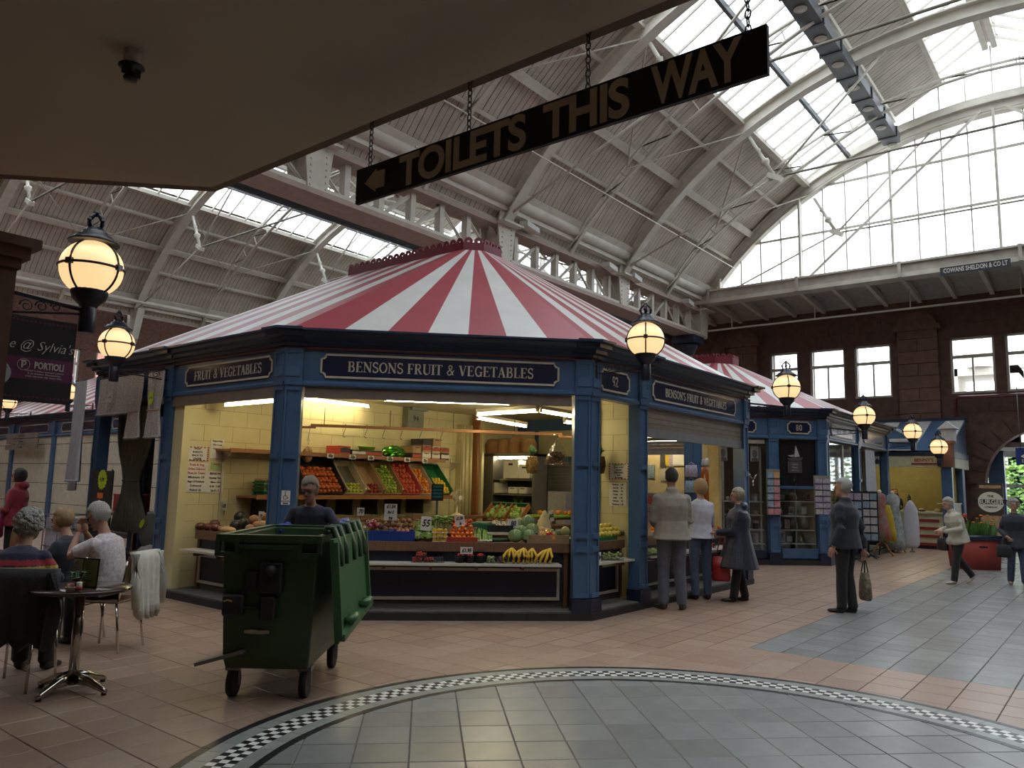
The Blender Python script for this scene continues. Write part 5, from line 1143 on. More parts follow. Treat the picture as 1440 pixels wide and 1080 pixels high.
pot = fruit('brown_potato', (.30, .15, .07), .036, squash=.8, jit=.05, rough=.8); beet = fruit('beetroot', (.11, .05, .045), .036, jit=.05, rough=.8); swp = fruit('sweet_potato', (.40, .13, .07), .03, squash=.9, jit=.06); tom = fruit('tomato', (.62, .07, .015), .033, squash=.85, rough=.25); tomo = fruit('orange_tomato', (.70, .17, .02), .028, squash=.9, rough=.25)
tray('black and blue crate of dark beetroot on the counter', 533, .48, .34, .34, .12, m_blcrate); heap(beet, 524, 547, .33, .6, .89, 22, .036, 'beetroot', 'dark earthy beetroot heaped in the left blue crate', 'vegetable', 'beetroot in the blue crate')
tray('black and blue crate of sweet potatoes, right of the beetroot', 566, .46, .30, .34, .12, m_blcrate); heap(swp, 556, 576, .32, .56, .89, 12, .03, 'sweet_potato', 'pinkish sweet potato lying in the right blue crate', 'vegetable', 'sweet potatoes in the blue crate')
heap(pot, 525, 580, .68, .86, .95, 44, .036, 'potato', 'brown potato in the heap behind the blue crates', 'vegetable', 'potatoes behind the blue crates')
tray('dark crate under the brown potato heap, behind the blue crates', 552, .78, .60, .26, .1, m_bcrate)
for k, (u, b, mm_) in enumerate(((517, .4, 'white'), (515, .52, 'yellow'), (522, .45, 'red'))):
    p = oc(u, b); t = thing('wrapped_produce', ('bag of white garlic at the bin side of the counter', 'bag of yellow onions at the bin side of the counter', 'bag of red radishes at the bin side of the counter')[k], 'bag', (p.x, p.y, .868+.07*k)); g = G()
    for i in range(14): g.ball((rnd(-.06, .06), rnd(-.05, .05), rnd(.02, .09)), .024, 7, 5)
    g.build('bagged_bulbs', mat('bagged_'+mm_, {'white': (.6, .55, .42), 'yellow': (.55, .40, .12), 'red': (.42, .05, .08)}[mm_], .35, var=.2), t, kind='stuff'); G().ball((0, 0, .06), (.09, .075, .07), 10, 7, jit=.05).build('bag_film', m_clear, t)
for k, (u, b, z) in enumerate(((588, .40, 0), (600, .36, 0), (611, .42, 0), (592, .6, .07), (605, .58, .07), (597, .72, .13))):
    p = oc(u, b); leafy('bagged round lettuce in the pile behind the 55 card, %s' % ('front left', 'front middle', 'front right', 'second row left', 'second row right', 'at the back')[k], 'lettuce', (p.x, p.y, .868+z), .088, m_lettuce if k % 2 else m_lettl, n=26)
m_corn = mat('sweetcorn_yellow', (.72, .42, .03), .4, var=.15, scale=40)
for i in range(3):
    for j in range(2):
        p = oc(617+j*9, .38); t = thing('sweetcorn_pack', 'packed yellow sweetcorn cob, %s layer, %s' % (('bottom', 'middle', 'top')[i], ('left', 'right')[j]), 'vegetable', (p.x, p.y, .90+i*.052), -pi/4, 'sweetcorn packs'); G().tube([V(-.05, -.1, 0), V(-.05, -.05, 0), V(-.05, .1, 0)], [.022, .026, .016], 10).build('cob', m_corn, t); G().tube([V(.0, -.1, 0), V(.0, -.05, 0), V(.0, .1, 0)], [.022, .026, .016], 10).build('cob', m_corn, t)
        G().box(-.08, .03, -.11, .11, -.028, -.02).build('tray_base', m_poly, t)
for k, u in enumerate((615, 622, 629)):
    p = oc(u, .58); t = thing('celery_head', 'upright pale green celery behind the sweetcorn, %s from the left' % NTH[k], 'vegetable', (p.x, p.y, .92)); g = G()
    for i in range(9): a = i*.7; g.tube([V(cos(a)*.02, sin(a)*.02, 0), V(cos(a)*.03, sin(a)*.03, .12), V(cos(a)*.05, sin(a)*.05, .2)], [.012, .010, .005], 5)
    g.build('stalks', m_lettl, t); g = G()
    for i in range(16): a = i*2.4; g.ball((cos(a)*.05, sin(a)*.05, .2+rnd(-.04, .05)), (.03, .03, .016), 6, 4, jit=.2)
    g.build('leaves', m_lettuce, t)
tray('upper tray of red tomatoes behind the orange ones', 649, .62, .36, .28, .08, m_card, z=.96); heap(tom, 635, 665, .52, .74, .98, 26, .033, 'tomato', 'red tomato in the upper tray on the counter', 'fruit', 'red tomatoes in the upper tray')
tray('lower red tray of small orange tomatoes', 650, .38, .36, .24, .06, m_redcar); heap(tomo, 634, 667, .28, .50, .90, 44, .028, 'tomato', 'small orange tomato in the lower tray on the counter', 'fruit', 'orange tomatoes in the lower tray')
m_bulb = mat('spring_onion_bulb', (.62, .60, .42), .5)
for k in range(6):
    p = oc(670+k*3.8, .36); t = thing('spring_onion_bunch', 'bunch of spring onions with bulbs to the front, %s from the left' % NTH[k], 'vegetable', (p.x, p.y, .875), -pi/4, 'spring onion bunches'); g = G(); g2 = G()
    for i in range(5): x = rnd(-.016, .016); g.ball((x, -.09, .012+rnd(0, .012)), .011, 6, 4); g2.tube([V(x, -.08, .015), V(x*1.6, 0, .05), V(x*2.5, .12, .13+rnd(-.02, .03))], [.006, .007, .004], 5)
    g.build('bulbs', m_bulb, t); g2.build('stalks', m_lettuce, t)
tray('green crate of cucumbers behind the spring onions', 677, .66, .32, .28, .12, m_gcrate, z=.96)
m_cuc = mat('cucumber_skin', (.03, .085, .025), .35, var=.3)
for k in range(4):
    p = oc(671+k*4.5, .64); t = thing('cucumber', 'dark green cucumber in the green crate, %s from the left' % NTH[k], 'vegetable', (p.x, p.y, 1.07), -pi/4+rnd(-.2, .2), 'cucumbers in the green crate'); g = G().tube([V(-.16, 0, 0), V(-.13, 0, .003), V(0, 0, .01), V(.13, 0, .003), V(.16, 0, 0)], [.006, .024, .027, .024, .006], 10); g.build('cucumber_body', m_cuc, t)
for k in range(3):
    p = oc(698+k*7, .38); t = thing('cucumber', 'wrapped cucumber on the counter below the mushroom box, %s from the left' % NTH[k], 'vegetable', (p.x, p.y, .895+.0*k), -pi/4+.1*k); G().tube([V(-.14, 0, 0), V(-.12, 0, .003), V(0, 0, .006), V(.12, 0, .003), V(.14, 0, 0)], [.006, .022, .025, .022, .006], 10).build('cucumber_body', m_cuc, t)
tray('white edged black box of mushrooms', 703, .56, .30, .26, .08, m_bcrate, z=.99)
mush = fruit('mushroom', (.66, .58, .45), .02, squash=.7)
heap(mush, 692, 715, .46, .68, 1.0, 40, .02, 'mushroom', 'small white mushroom in the white edged black box', 'vegetable', 'mushrooms in the box')
g_ = tray('pale shallow tray under the mushroom box', 703, .56, .34, .30, .02, m_poly, z=.965, slats=False)
m_cab = mat('cabbage_green', (.30, .38, .19), .5, var=.35, scale=7, bump=.3, bscale=16)
for k, (u, b, z) in enumerate(((725, .34, 0), (744, .35, 0), (734, .58, .04), (748, .6, .06), (742, .7, .16), (730, .76, .12))):
    p = oc(u, b); t = thing('cabbage', 'round pale green cabbage in the pile by the 80 card, %s' % ('front left', 'front right', 'middle row left', 'middle row right', 'topmost', 'back left')[k], 'vegetable', (p.x, p.y, .868+z), rnd(0, 6)); g = G().ball((0, 0, .085), (.092, .092, .082), 16, 10, jit=.02); g.build('cabbage_head', m_cab, t); g = G()
    for i in range(6):
        a = i*1.05; vs = []
        for r_ in range(4):
            th = .5+r_*.5; rr = .094+.004*(r_ % 2)
            for s_ in (-1, 0, 1): aa = a+s_*.5*sin(th); vs.append(V(rr*sin(th)*cos(aa), rr*sin(th)*sin(aa), .085-.9*rr*cos(th)*-1 if False else .085+.088*cos(th)))
        g.add(vs, [(r_*3+c_, r_*3+c_+1, r_*3+c_+4, r_*3+c_+3) for r_ in range(3) for c_ in range(2)], 0, True)
    g.build('outer_leaf', mat('cabbage_outer_leaf', (.17, .27, .10), .5, var=.3, scale=9), t)
m_squash = mat('butternut_tan', (.58, .36, .15), .5)
for k, (u, b, rz) in enumerate(((752, .66, .5), (760, .72, .35), (766, .6, .15))):
    p = oc(u, b); t = thing('butternut_squash', 'tan butternut squash lying behind the peppers, %s from the left' % NTH[k], 'vegetable', (p.x, p.y, 1.0-.02*k), -pi/4+rz); G().tube([V(-.16, 0, .02), V(-.13, 0, .015), V(0, 0, .0), V(.07, 0, 0), V(.13, 0, 0), V(.155, 0, 0)], [.012, .034, .036, .055, .05, .015], 12).build('squash_body', m_squash, t); G().tube([V(-.16, 0, .02), V(-.185, 0, .03)], .009, 6).build('stalk', m_ply, t)
tray('brown cardboard tray of mixed peppers at the right end of the counter', 768, .45, .52, .36, .1, m_card)
pepm = {}
for k, (u, b, z, c_) in enumerate(((763, .46, 0, 'y'), (771, .56, .05, 'y'), (768, .34, 0, 'r'), (773, .40, .04, 'r'), (778, .30, 0, 'o'), (757, .36, 0, 'd'), (752, .5, .03, 'd'), (782, .4, .0, 'o'), (775, .62, .06, 'g'))):
    nm = {'y': 'yellow', 'r': 'red', 'o': 'orange', 'd': 'black', 'g': 'green'}[c_]; col = {'y': (.75, .45, .02), 'r': (.52, .03, .02), 'o': (.78, .28, .01), 'd': (.03, .015, .03), 'g': (.08, .2, .03)}[c_]
    p = oc(u, b); t = thing('bell_pepper' if c_ != 'd' else 'aubergine', nm+(' pepper' if c_ != 'd' else ' shiny aubergine')+' in the brown tray, '+('left of the red ones', 'at the back', 'at the front', 'behind the front red one', 'at the front right', 'at the front left edge', 'behind the left edge', 'at the right edge', 'at the back right')[k], 'vegetable', (p.x, p.y, .92+z), rnd(0, 6))
    g = G(); n = 16; vs = []
    for z_, r_ in ((-.035, .0), (-.035, .025), (0, .038), (.03, .042), (.045, .03), (.04, .008)): vs += [V(r_*(1+.12*cos(4*a*2*pi/n))*cos(a*2*pi/n), r_*(1+.12*cos(4*a*2*pi/n))*sin(a*2*pi/n), z_) for a in range(n)]
    g.add(vs, [(i*n+j, i*n+(j+1) % n, (i+1)*n+(j+1) % n, (i+1)*n+j) for i in range(5) for j in range(n)], 0, True); g.build('pepper_body', mat('pepper_'+nm, col, .2), t); G().tube([V(0, 0, .038), V(.006, 0, .065)], .007, 6).build('stalk', m_lettuce, t)
mel = fruit('melon', (.36, .36, .13), .062, squash=1.05); p = oc(795, .6); item('melon', mel, (p.x, p.y, 1.0), 'round greenish melon beside the corner post', 'fruit'); p = oc(786, .66); item('melon', fruit('dark_melon', (.09, .17, .05), .06), (p.x, p.y, .96), 'dark green melon left of the pale melon', 'fruit')
p = oc(794, .34); leafy('small white cauliflower at the right end of the counter', 'cauliflower', (p.x, p.y, .868), .058, m_lettl, n=12)
# price cards among the vegetables
def ocard(label, u, v, b, w, h, lines, rz=-pi/4, roll=0):
    p = pxn(u, v, N2, b); t = price_card(label, p, w, h, rz, lines); t.rotation_euler = (0, roll, rz); return t
ocard('large white price card reading 1.54 above the potatoes', 549, 732, .74, .16, .21, [('£1.54', m_ink, .9), ('for 2', m_ink, .7), ('bag', m_ink, .6)])
ocard('white price card reading 55 on the lettuces', 598, 746, .33, .125, .17, [('55', m_ink, .75)], roll=.06)
ocard('tilted white price card reading 1.20 in the tomatoes', 648, 740, .47, .125, .13, [('£1.20', m_ink, .75), ('lb', m_ink, .7)], roll=-.2)
ocard('white price card reading 80 on the cabbages', 722, 743, .48, .125, .12, [('80', m_ink, .75)], roll=-.06)
ocard('small white price card standing behind the bin at the counter end', 507, 725, .8, .09, .1, [('70', m_ink, .75)])
ocard('tilted white card behind the squash', 777, 733, .75, .05, .14, [('60', m_ink, .5)], roll=-.25)
# ---- display shelf below: punnets, baskets, bananas ----
def os_(u, b=.12): p = pxn(u, 790, N2, b); return V(p.x, p.y, .642)
straw = mat('strawberry_red', (.45, .03, .03), .35, var=.3, scale=40); bluem = mat('blueberry', (.03, .04, .10), .5); grp = mat('green_grape', (.36, .44, .12), .25, var=.2); grd = mat('dark_grape', (.10, .03, .05), .3)
def punnet(label, p, mm, w=.13, d=.1, h=.06, r=.014, clear=True, basket=None):
    t = thing('fruit_punnet', label, 'punnet', p, -pi/4)
    if basket: G().lathe([(.055, 0), (.07, .085), (.074, .085), (.068, .08)], n=4).build('basket_body', basket, t); G().tube([V(.06*cos(a), 0, .08+.08*sin(a)) for a in [pi*k/12 for k in range(13)]], .003, 5).build('handle', basket, t); w, d, h = .09, .08, .1
    else:
        g = G().box(-w/2, w/2, -d/2, d/2, 0, .004)
        for s_ in (-1, 1): g.box(-w/2, w/2, s_*d/2-.001, s_*d/2+.001, 0, h); g.box(s_*w/2-.001, s_*w/2+.001, -d/2, d/2, 0, h)
        g.build('plastic_tub', m_clear, t)
    g = G()
    for i in range(36): g.ball((rnd(-w/2+.015, w/2-.015), rnd(-d/2+.015, d/2-.015), (rnd(.015, h*.9) if not basket else rnd(.065, .1))), r*rnd(.85, 1.1), 6, 4)
    g.build('berries', mm, t, kind='stuff'); return t
for k, (u, dz) in enumerate(((586, 0), (603, 0), (592, .062))): p = os_(u); punnet('clear punnet of strawberries on the white shelf, %s' % ('lower left of three', 'lower right of three', 'on top of the other two')[k], (p.x, p.y, p.z+dz), straw)
punnet('clear punnet of blueberries on the white shelf', os_(617), bluem, r=.008, h=.07)
for k, u in enumerate((647, 661, 675)): punnet('black carrying basket of strawberries, %s from the left' % NTH[k], os_(u), straw, basket=m_bcrate)
punnet('clear tub of green grapes beside the bananas', os_(690), grp, w=.11, h=.085); punnet('clear tub of dark grapes beside the bananas', os_(705), grd, w=.13, h=.08)
p = pxn(656, 779, N2, .02); price_card('white price card reading 1.95 on the black baskets', (p.x, p.y, p.z), .15, .08, -pi/4, [('£1.95', m_ink, .8)], post=False)
m_ban = mat('banana_yellow', (.68, .44, .03), .45, var=.12, scale=20); m_banb = mat('banana_tip', (.07, .045, .02), .7)
for k, (u, n, ln) in enumerate(((718, 4, 0), (733, 4, .02), (747, 3, 0), (766, 4, .06))):
    p = os_(u, .11); t = thing('banana_bunch', 'bunch of yellow bananas standing on the white shelf, %s from the left' % NTH[k], 'fruit', (p.x, p.y, p.z), -pi/4); top = V(.02+ln, .02, .185)
    for i in range(n):
        a = (i-(n-1)/2)*.032; g = G(); pts = [V(a*1.6-ln*.6, -.03, .008), V(a*2.0-ln*.55, -.055, .035), V(a*1.9-ln*.2, -.06, .09), V(a*1.0+ln*.3, -.03, .145), top]
        g.tube(pts, [.006, .016, .019, .015, .007], 7); b_ = g.build('banana', m_ban, t); G().ball(pts[0], .008, 6, 4).build('banana_tip', m_banb, b_)
    G().ball(top, .014, 6, 5).build('stalk', m_banb, t)
# right hand counter: lemons, limes, grapes
for i in range(15):
    u = 841+(i % 6)*5.6+(i//6)*2.5; y = .36+(i//6)*.1; item('lemon', fruit('pale_lemon', (.66, .50, .08), .038, squash=1.1), (sx(u, 748, y), y, .95+(i//6)*.045), 'pale yellow lemon heaped on the short counter by the cream pier', 'fruit', 'lemons on the short counter')
t = thing('produce_tray', 'dark leafy edged tray under the lemons on the short counter', 'tray', ((.12+1.25)/2, .44, .868)); G().box(-.5, .52, -.13, .2, 0, .05).build('tray_base', m_gcrate, t)
lime_ = fruit('lime', (.07, .13, .025), .033)
for i in range(7): item('lime', lime_, (sx(868+(i % 4)*3.5, 746, .4+.07*(i//4)), .4+.07*(i//4), .95), 'dark green lime at the right end of the lemon heap', 'fruit', 'limes on the short counter')
punnet('clear tray of green grapes on the white shelf by the cream pier', (sx(857, 785, .16), .16, .642), grp, w=.34, d=.16, h=.1, r=.02)
price_card('tilted white card beside the grapes by the cream pier', (sx(842, 786, .12), .12, .642), .1, .12, 0, [('90p', m_ink, .6)], post=False)
# left counter: wrapped beetroot packs, potatoes, swedes, melon
m_bpack = mat('vacuum_beetroot', (.14, .045, .035), .22, var=.3, scale=20)
def lc(u, v, x): p = px(u, v, 'x', x); return p.y
for k in range(9):
    i, j = k % 5, k//5; y = lc(262+i*11+j*5, 738, -2.2+.12*j); g = G().ball((0, 0, .05), (.075, .07, .05), 12, 8, jit=.05)
    t = thing('beetroot_pack', 'shiny brown pack of cooked beetroot on the left counter, %s row, %s from the left' % (('front', 'back')[j], NTH[i]), 'vegetable', (-2.22+.16*j, y, .868+.035*j)); g.build('pack', m_bpack, t)
swede = fruit('swede', (.34, .18, .08), .07, jit=.04); blkr = fruit('dark_melon_black', (.02, .022, .02), .085)
for k, (u, x, z) in enumerate(((332, -2.1, 0), (342, -1.95, .02), (337, -1.9, .1))): item('black_melon', blkr, (x, lc(u, 736, x), .95+z), 'very dark round melon on the left counter, %s' % ('front one', 'back one', 'topmost one')[k], 'fruit')
for k, (u, x, z) in enumerate(((352, -2.2, 0), (362, -2.0, .03), (370, -2.1, .05), (379, -1.9, .08), (357, -1.9, .1), (374, -1.85, .14))): item('swede', swede, (x, lc(u, 736, x), .93+z), 'tan swede in the heap beside the second post on the left counter', 'vegetable', 'swedes on the left counter')
for k in range(10): u = 298+(k % 5)*6; x = -2.2+(k//5)*.13; item('potato', fruit('pale_potato', (.42, .28, .14), .036, jit=.05), (x, lc(u, 738, x), .905), 'pale new potato in the heap on the left counter', 'vegetable', 'new potatoes on the left counter')
p = px(319, 742, 'x', -2.3); t = thing('bread_loaf', 'long tan paper bag lying at the front of the left counter', 'bag', (-2.28, p.y, .868)); G().ball((0, 0, .04), (.07, .16, .045), 12, 8, jit=.03).build('paper_bag', m_squash, t)
for label, u, v, txt in (('white price card above the beetroot packs on the cream wall', 272, 719, '1.60'), ('white price card reading 1.25 on the cream wall above the potatoes', 315, 712, '1.25'), ('tilted white price card on the swedes by the second post', 367, 727, '75')):
    q = px(u, v+6, 'x', -1.9); price_card(label, q, .12, .13, -pi/2, [(txt, m_ink, .5)])
# ---- weighing scale, display head, fan, tap and jugs on the back bench ----
p = oc(607, .95); t = thing('weighing_scale', 'market scale with a steel pan and a dark display on a pole', 'scale', (p.x, p.y, .868), -pi/4)
G().box(-.17, .17, -.15, .15, 0, .1).build('scale_body', m_gbox, t); G().lathe([(.06, .1), (.06, .13), (.1, .16), (.24, .24), (.245, .24), (.1, .165)], n=20, sy=.75).build('pan', mat('polished_steel', (.55, .52, .45), .25, .8), t); G().tube([(.06, .12, .1), (.06, .12, .50)], .016, 8).build('pole', m_steel, t); G().box(-.02, .14, .09, .13, .48, .70).build('display_head', m_bcrate, t)
g = G()
for k in range(4): g.box(.0, .12, .085, .09, .52+k*.045, .545+k*.045)
g.build('display_line', mat('teal_display', (.02, .14, .14), .3, emit=.03, ecol=(.1, .5, .5)), t)
p = px(643, 700, 'y', 4.2); t = thing('desk_fan', 'cream desk fan with a round cage in front of the pipe casing', 'fan', (p.x, 4.2, 1.0)); m_fan = mat('fan_cream', (.55, .49, .36), .5)
G().lathe([(.12, 0), (.12, .02), (.05, .05), (.02, .07), (.02, .2)], n=20).build('fan_base', m_fan, t); g = G(); zc_ = p.z-1.0
for rr in (.05, .09, .13, .155): g.tube([V(rr*cos(2*pi*k/24), -.05+.02*(rr < .1), zc_+rr*sin(2*pi*k/24)) for k in range(25)], .003, 4, cap=False, ref=(0, 1, 0))
for k in range(32): a = 2*pi*k/32; g.tube([V(.03*cos(a), -.06, zc_+.03*sin(a)), V(.158*cos(a), -.04, zc_+.158*sin(a))], .0018, 4)
g.build('fan_cage', m_fan, t); G().tube([(0, -.075, zc_), (0, -.05, zc_)], .04, 16).build('fan_badge', m_paper, t); g = G()
for k in range(3): a = k*2.09; g.add([V(.02*cos(a), -.02, zc_+.02*sin(a)), V(.13*cos(a-.4), -.03, zc_+.13*sin(a-.4)), V(.14*cos(a), -.02, zc_+.14*sin(a)), V(.12*cos(a+.45), -.005, zc_+.12*sin(a+.45))], [(0, 1, 2, 3)])
g.build('fan_blade', m_fan, t); G().tube([(0, 0, zc_), (0, .08, zc_)], .045, 12).build('motor', m_fan, t); G().tube([(0, .03, .2), (0, .03, zc_)], .015, 8).build('fan_stem', m_fan, t)
bn2 = thing('back_bench', 'brown bench below the fruit shelf at the back of the stall', 'bench', (0, 0, 0)); G().box(-.6, 3.4, 4.05, 4.4, .96, 1.0).build('bench_top', m_woodd, bn2)
for x in (-.5, 1.4, 3.3): G().box(x, x+.06, 4.1, 4.35, .1, .96).build('leg', m_woodd, bn2)
pT = (3.05, 3.5); tb = thing('side_table', 'brown side table with a lime green cloth in the fridge room', 'table', (0, 0, 0)); G().box(3.1, 4.7, 2.7, 3.35, .98, 1.02).build('table_top', m_ply, tb)
for x, y in ((3.15, 2.75), (4.6, 2.75), (3.15, 3.3), (4.6, 3.3)): G().box(x, x+.05, y, y+.05, .1, .98).build('leg', m_ply, tb)
G().box(3.08, 4.5, 2.68, 3.37, 1.02, 1.05).build('lime_cloth', m_lime, tb)
for k in range(10): item('orange', ora, (3.3+rnd(0, 1.1), 2.8+rnd(0, .4), 1.09), 'orange lying on the lime green cloth in the fridge room', 'fruit', 'oranges on the lime cloth')
# leaning slatted boxes in front of the fridge and a paper sack
for k, u in enumerate((692, 706, 722)):
    y = px(u, 715, 'x', 2.9).y; t = thing('leaning_crate', 'open wooden crate of greens tilted up in front of the fridge, %s from the left' % NTH[k], 'crate', (2.9, y, .92), -pi/2+.1); t.rotation_euler = (.7, 0, -pi/2+.1)
    g = G().box(-.17, .17, 0, .4, 0, .012); g.build('base', m_card, t)
    for s_ in (-1, 1): G().box(s_*.17-.01, s_*.17+.01, 0, .4, 0, .1).build('side', m_wood, t)
    G().box(-.17, .17, .38, .4, 0, .1).build('back_end', m_gcrate, t); g = G()
    for i in range(14): g.ball((rnd(-.13, .13), rnd(.05, .33), .05), (.05, .06, .04), 7, 5, jit=.15)
    g.build('greens', m_lettuce, t, kind='stuff')
tb2 = thing('display_bench', 'dark bench carrying the tilted crates in front of the fridge', 'bench', (0, 0, 0)); G().box(2.55, 3.3, 2.4, 4.0, .86, .91).build('bench_top', m_woodd, tb2)
for x, y in ((2.6, 2.45), (3.2, 2.45), (2.6, 3.9), (3.2, 3.9)): G().box(x, x+.05, y, y+.05, .1, .86).build('leg', m_woodd, tb2)
p = pxn(765, 730, N2, 1.25); t = thing('cloth_sack', 'pale peaked cloth bag standing behind the squash', 'bag', (p.x, p.y, .93), -pi/4); G().tube([(0, 0, 0), (0, 0, .06), (0, 0, .16), (.01, 0, .26), (.01, 0, .31)], [(.16, .1), (.17, .11), (.11, .08), (.05, .04), (.03, .015)], 14).build('sack', mat('pale_cloth', (.46, .41, .26), .8), t)
bn3 = thing('work_bench', 'bench behind the long counter, under the scale and the cloth bag', 'bench', (0, 0, 0)); q_ = [cw(-2.9, 1.12), cw(-.2, 1.12)]; G().bar((q_[0].x, q_[0].y, .9), (q_[1].x, q_[1].y, .9), .55, .06).build('bench_top', m_woodd, bn3)
for a_, b_ in ((-2.8, .95), (-.3, .95), (-2.8, 1.3), (-.3, 1.3)): q_ = cw(a_, b_); G().boxc((q_.x, q_.y, .485), .06, .06, .77).build('leg', m_woodd, bn3)
# produce on the counter under the half closed shutter
for i in range(26):
    u = 918+(i % 5)*6; y = .42+(i//5)*.1; item('orange', ora, (sx(u, 735, y), y, .91+.06*(i//5)), 'orange in the heap behind the man in the stone jacket', 'fruit', 'oranges by the half closed shutter')
for i in range(18):
    u = 988+(i % 6)*4.5; y = .42+(i//6)*.11; item('apple', (rap, gr2, nec)[i % 3], (sx(u, 735, y), y, .91+.05*(i//6)), ('dark red', 'green', 'bright red')[i % 3]+' apple in the mixed rows beside the woman in the navy raincoat', 'fruit', ('dark red', 'green', 'bright red')[i % 3]+' apples by the half closed shutter')
t = thing('sloped_display', 'sloped wooden display stand under the fruit by the half closed shutter', 'display stand', (0, 0, 0)); G().prism([(.3, .868), (.95, .868), (.95, 1.08), (.3, .89)], 1.8, 4.6, 0, Matrix(((0, 0, 1, 0), (1, 0, 0, 0), (0, 1, 0, 0), (0, 0, 0, 1)))).build('display_slope', m_ply, t)
for k in range(4): x = 1.75+k*.16; leafy('bagged leaf vegetable on the low shelf beside the man in stone, %s from left' % NTH[k], 'leaf_vegetable', (x, .15, .642), .075, m_lettl, group='leaf vegetables on the low shelf')
for k, (u, mm) in enumerate(((985, bluem), (993, grp), (1000, straw))): punnet(('dark', 'green', 'red')[k]+' fruit tub on the low shelf beside the raincoat', (sx(u, 775, .15), .15, .642), mm, w=.12, h=.08)
# ================= people =================
m_skin = mat('skin', (.42, .235, .165), .5, var=.06); m_skin2 = mat('skin_tanned', (.36, .19, .13), .5, var=.06)
m_whair = mat('white_hair', (.50, .49, .46), .6, var=.25, scale=30, wave=(30, 30, 6)); m_ghair = mat('grey_hair', (.36, .35, .33), .6, var=.3, scale=30, wave=(30, 30, 6)); m_dhair = mat('dark_hair', (.035, .025, .02), .5, var=.3, scale=30); m_blhair = mat('blonde_hair', (.50, .33, .15), .5, var=.25, scale=30, wave=(30, 30, 5)); m_ashair = mat('ash_blonde_hair', (.27, .22, .155), .5, var=.25, scale=30, wave=(30, 30, 5)); m_brhair = mat('brown_hair', (.16, .09, .045), .5, var=.25, scale=30)
m_shoe = mat('black_shoe', (.015, .014, .014), .4); m_eye = mat('dark_eye', (.02, .015, .012), .2); m_lip = mat('lip', (.32, .11, .09), .5); m_specs = mat('spectacle_frame', (.03, .02, .02), .3)
def cloth(n, c, r=.85, var=.12, scale=14, bump=.25, **k): return mat('cloth_'+n, c, r, var=var, scale=scale, bump=bump, bscale=60, sheen=.15, **k)
def hand(g, w, d, pn, side, k=1, curl=.9, m=0):
    """w wrist, d hand direction, pn palm normal, side: thumb side; fingers rooted in the palm"""
    d = d.normalized(); pn = (pn-d*pn.dot(d)).normalized(); s = d.cross(pn)*side
    c = w+d*.045*k; rot = Matrix((d, s, pn)).transposed().to_4x4(); g.ball(c, (.05*k, .042*k, .02*k), 10, 7, m, rot.to_3x3())
    for i, (o, ln) in enumerate(((-.027, .062), (-.009, .072), (.009, .068), (.027, .054))):
        p = c+d*.035*k+s*o*k; q = d.copy(); pts = [p]
        for j, l in enumerate((.45, .32, .23)): a = curl*(.35+.3*j); q = (q*cos(a)+pn*sin(a)).normalized(); p = p+q*ln*k*l; pts.append(p)
        g.tube(pts, [.0095*k, .009*k, .008*k, .006*k], 6, m)
    p = c-d*.02*k+s*.038*k; q = (d*.6+s*.7+pn*.3).normalized(); g.tube([c-d*.02*k, p+q*.01*k, p+q*.035*k, p+(q*.035+(d*.7+pn*.5)*.028)*k], [.014*k, .012*k, .010*k, .007*k], 6, m)
for m_ in (m_whair, m_ghair, m_blhair, m_ashair, m_dhair):
    _b = m_.node_tree.nodes.new('ShaderNodeBump'); _w = m_.node_tree.nodes.new('ShaderNodeTexNoise'); _w.inputs['Scale'].default_value = 38; _b.inputs['Distance'].default_value = .02; m_.node_tree.links.new(_w.outputs[0], _b.inputs['Height']); m_.node_tree.links.new(_b.outputs[0], m_.node_tree.nodes['Principled BSDF'].inputs['Normal'])
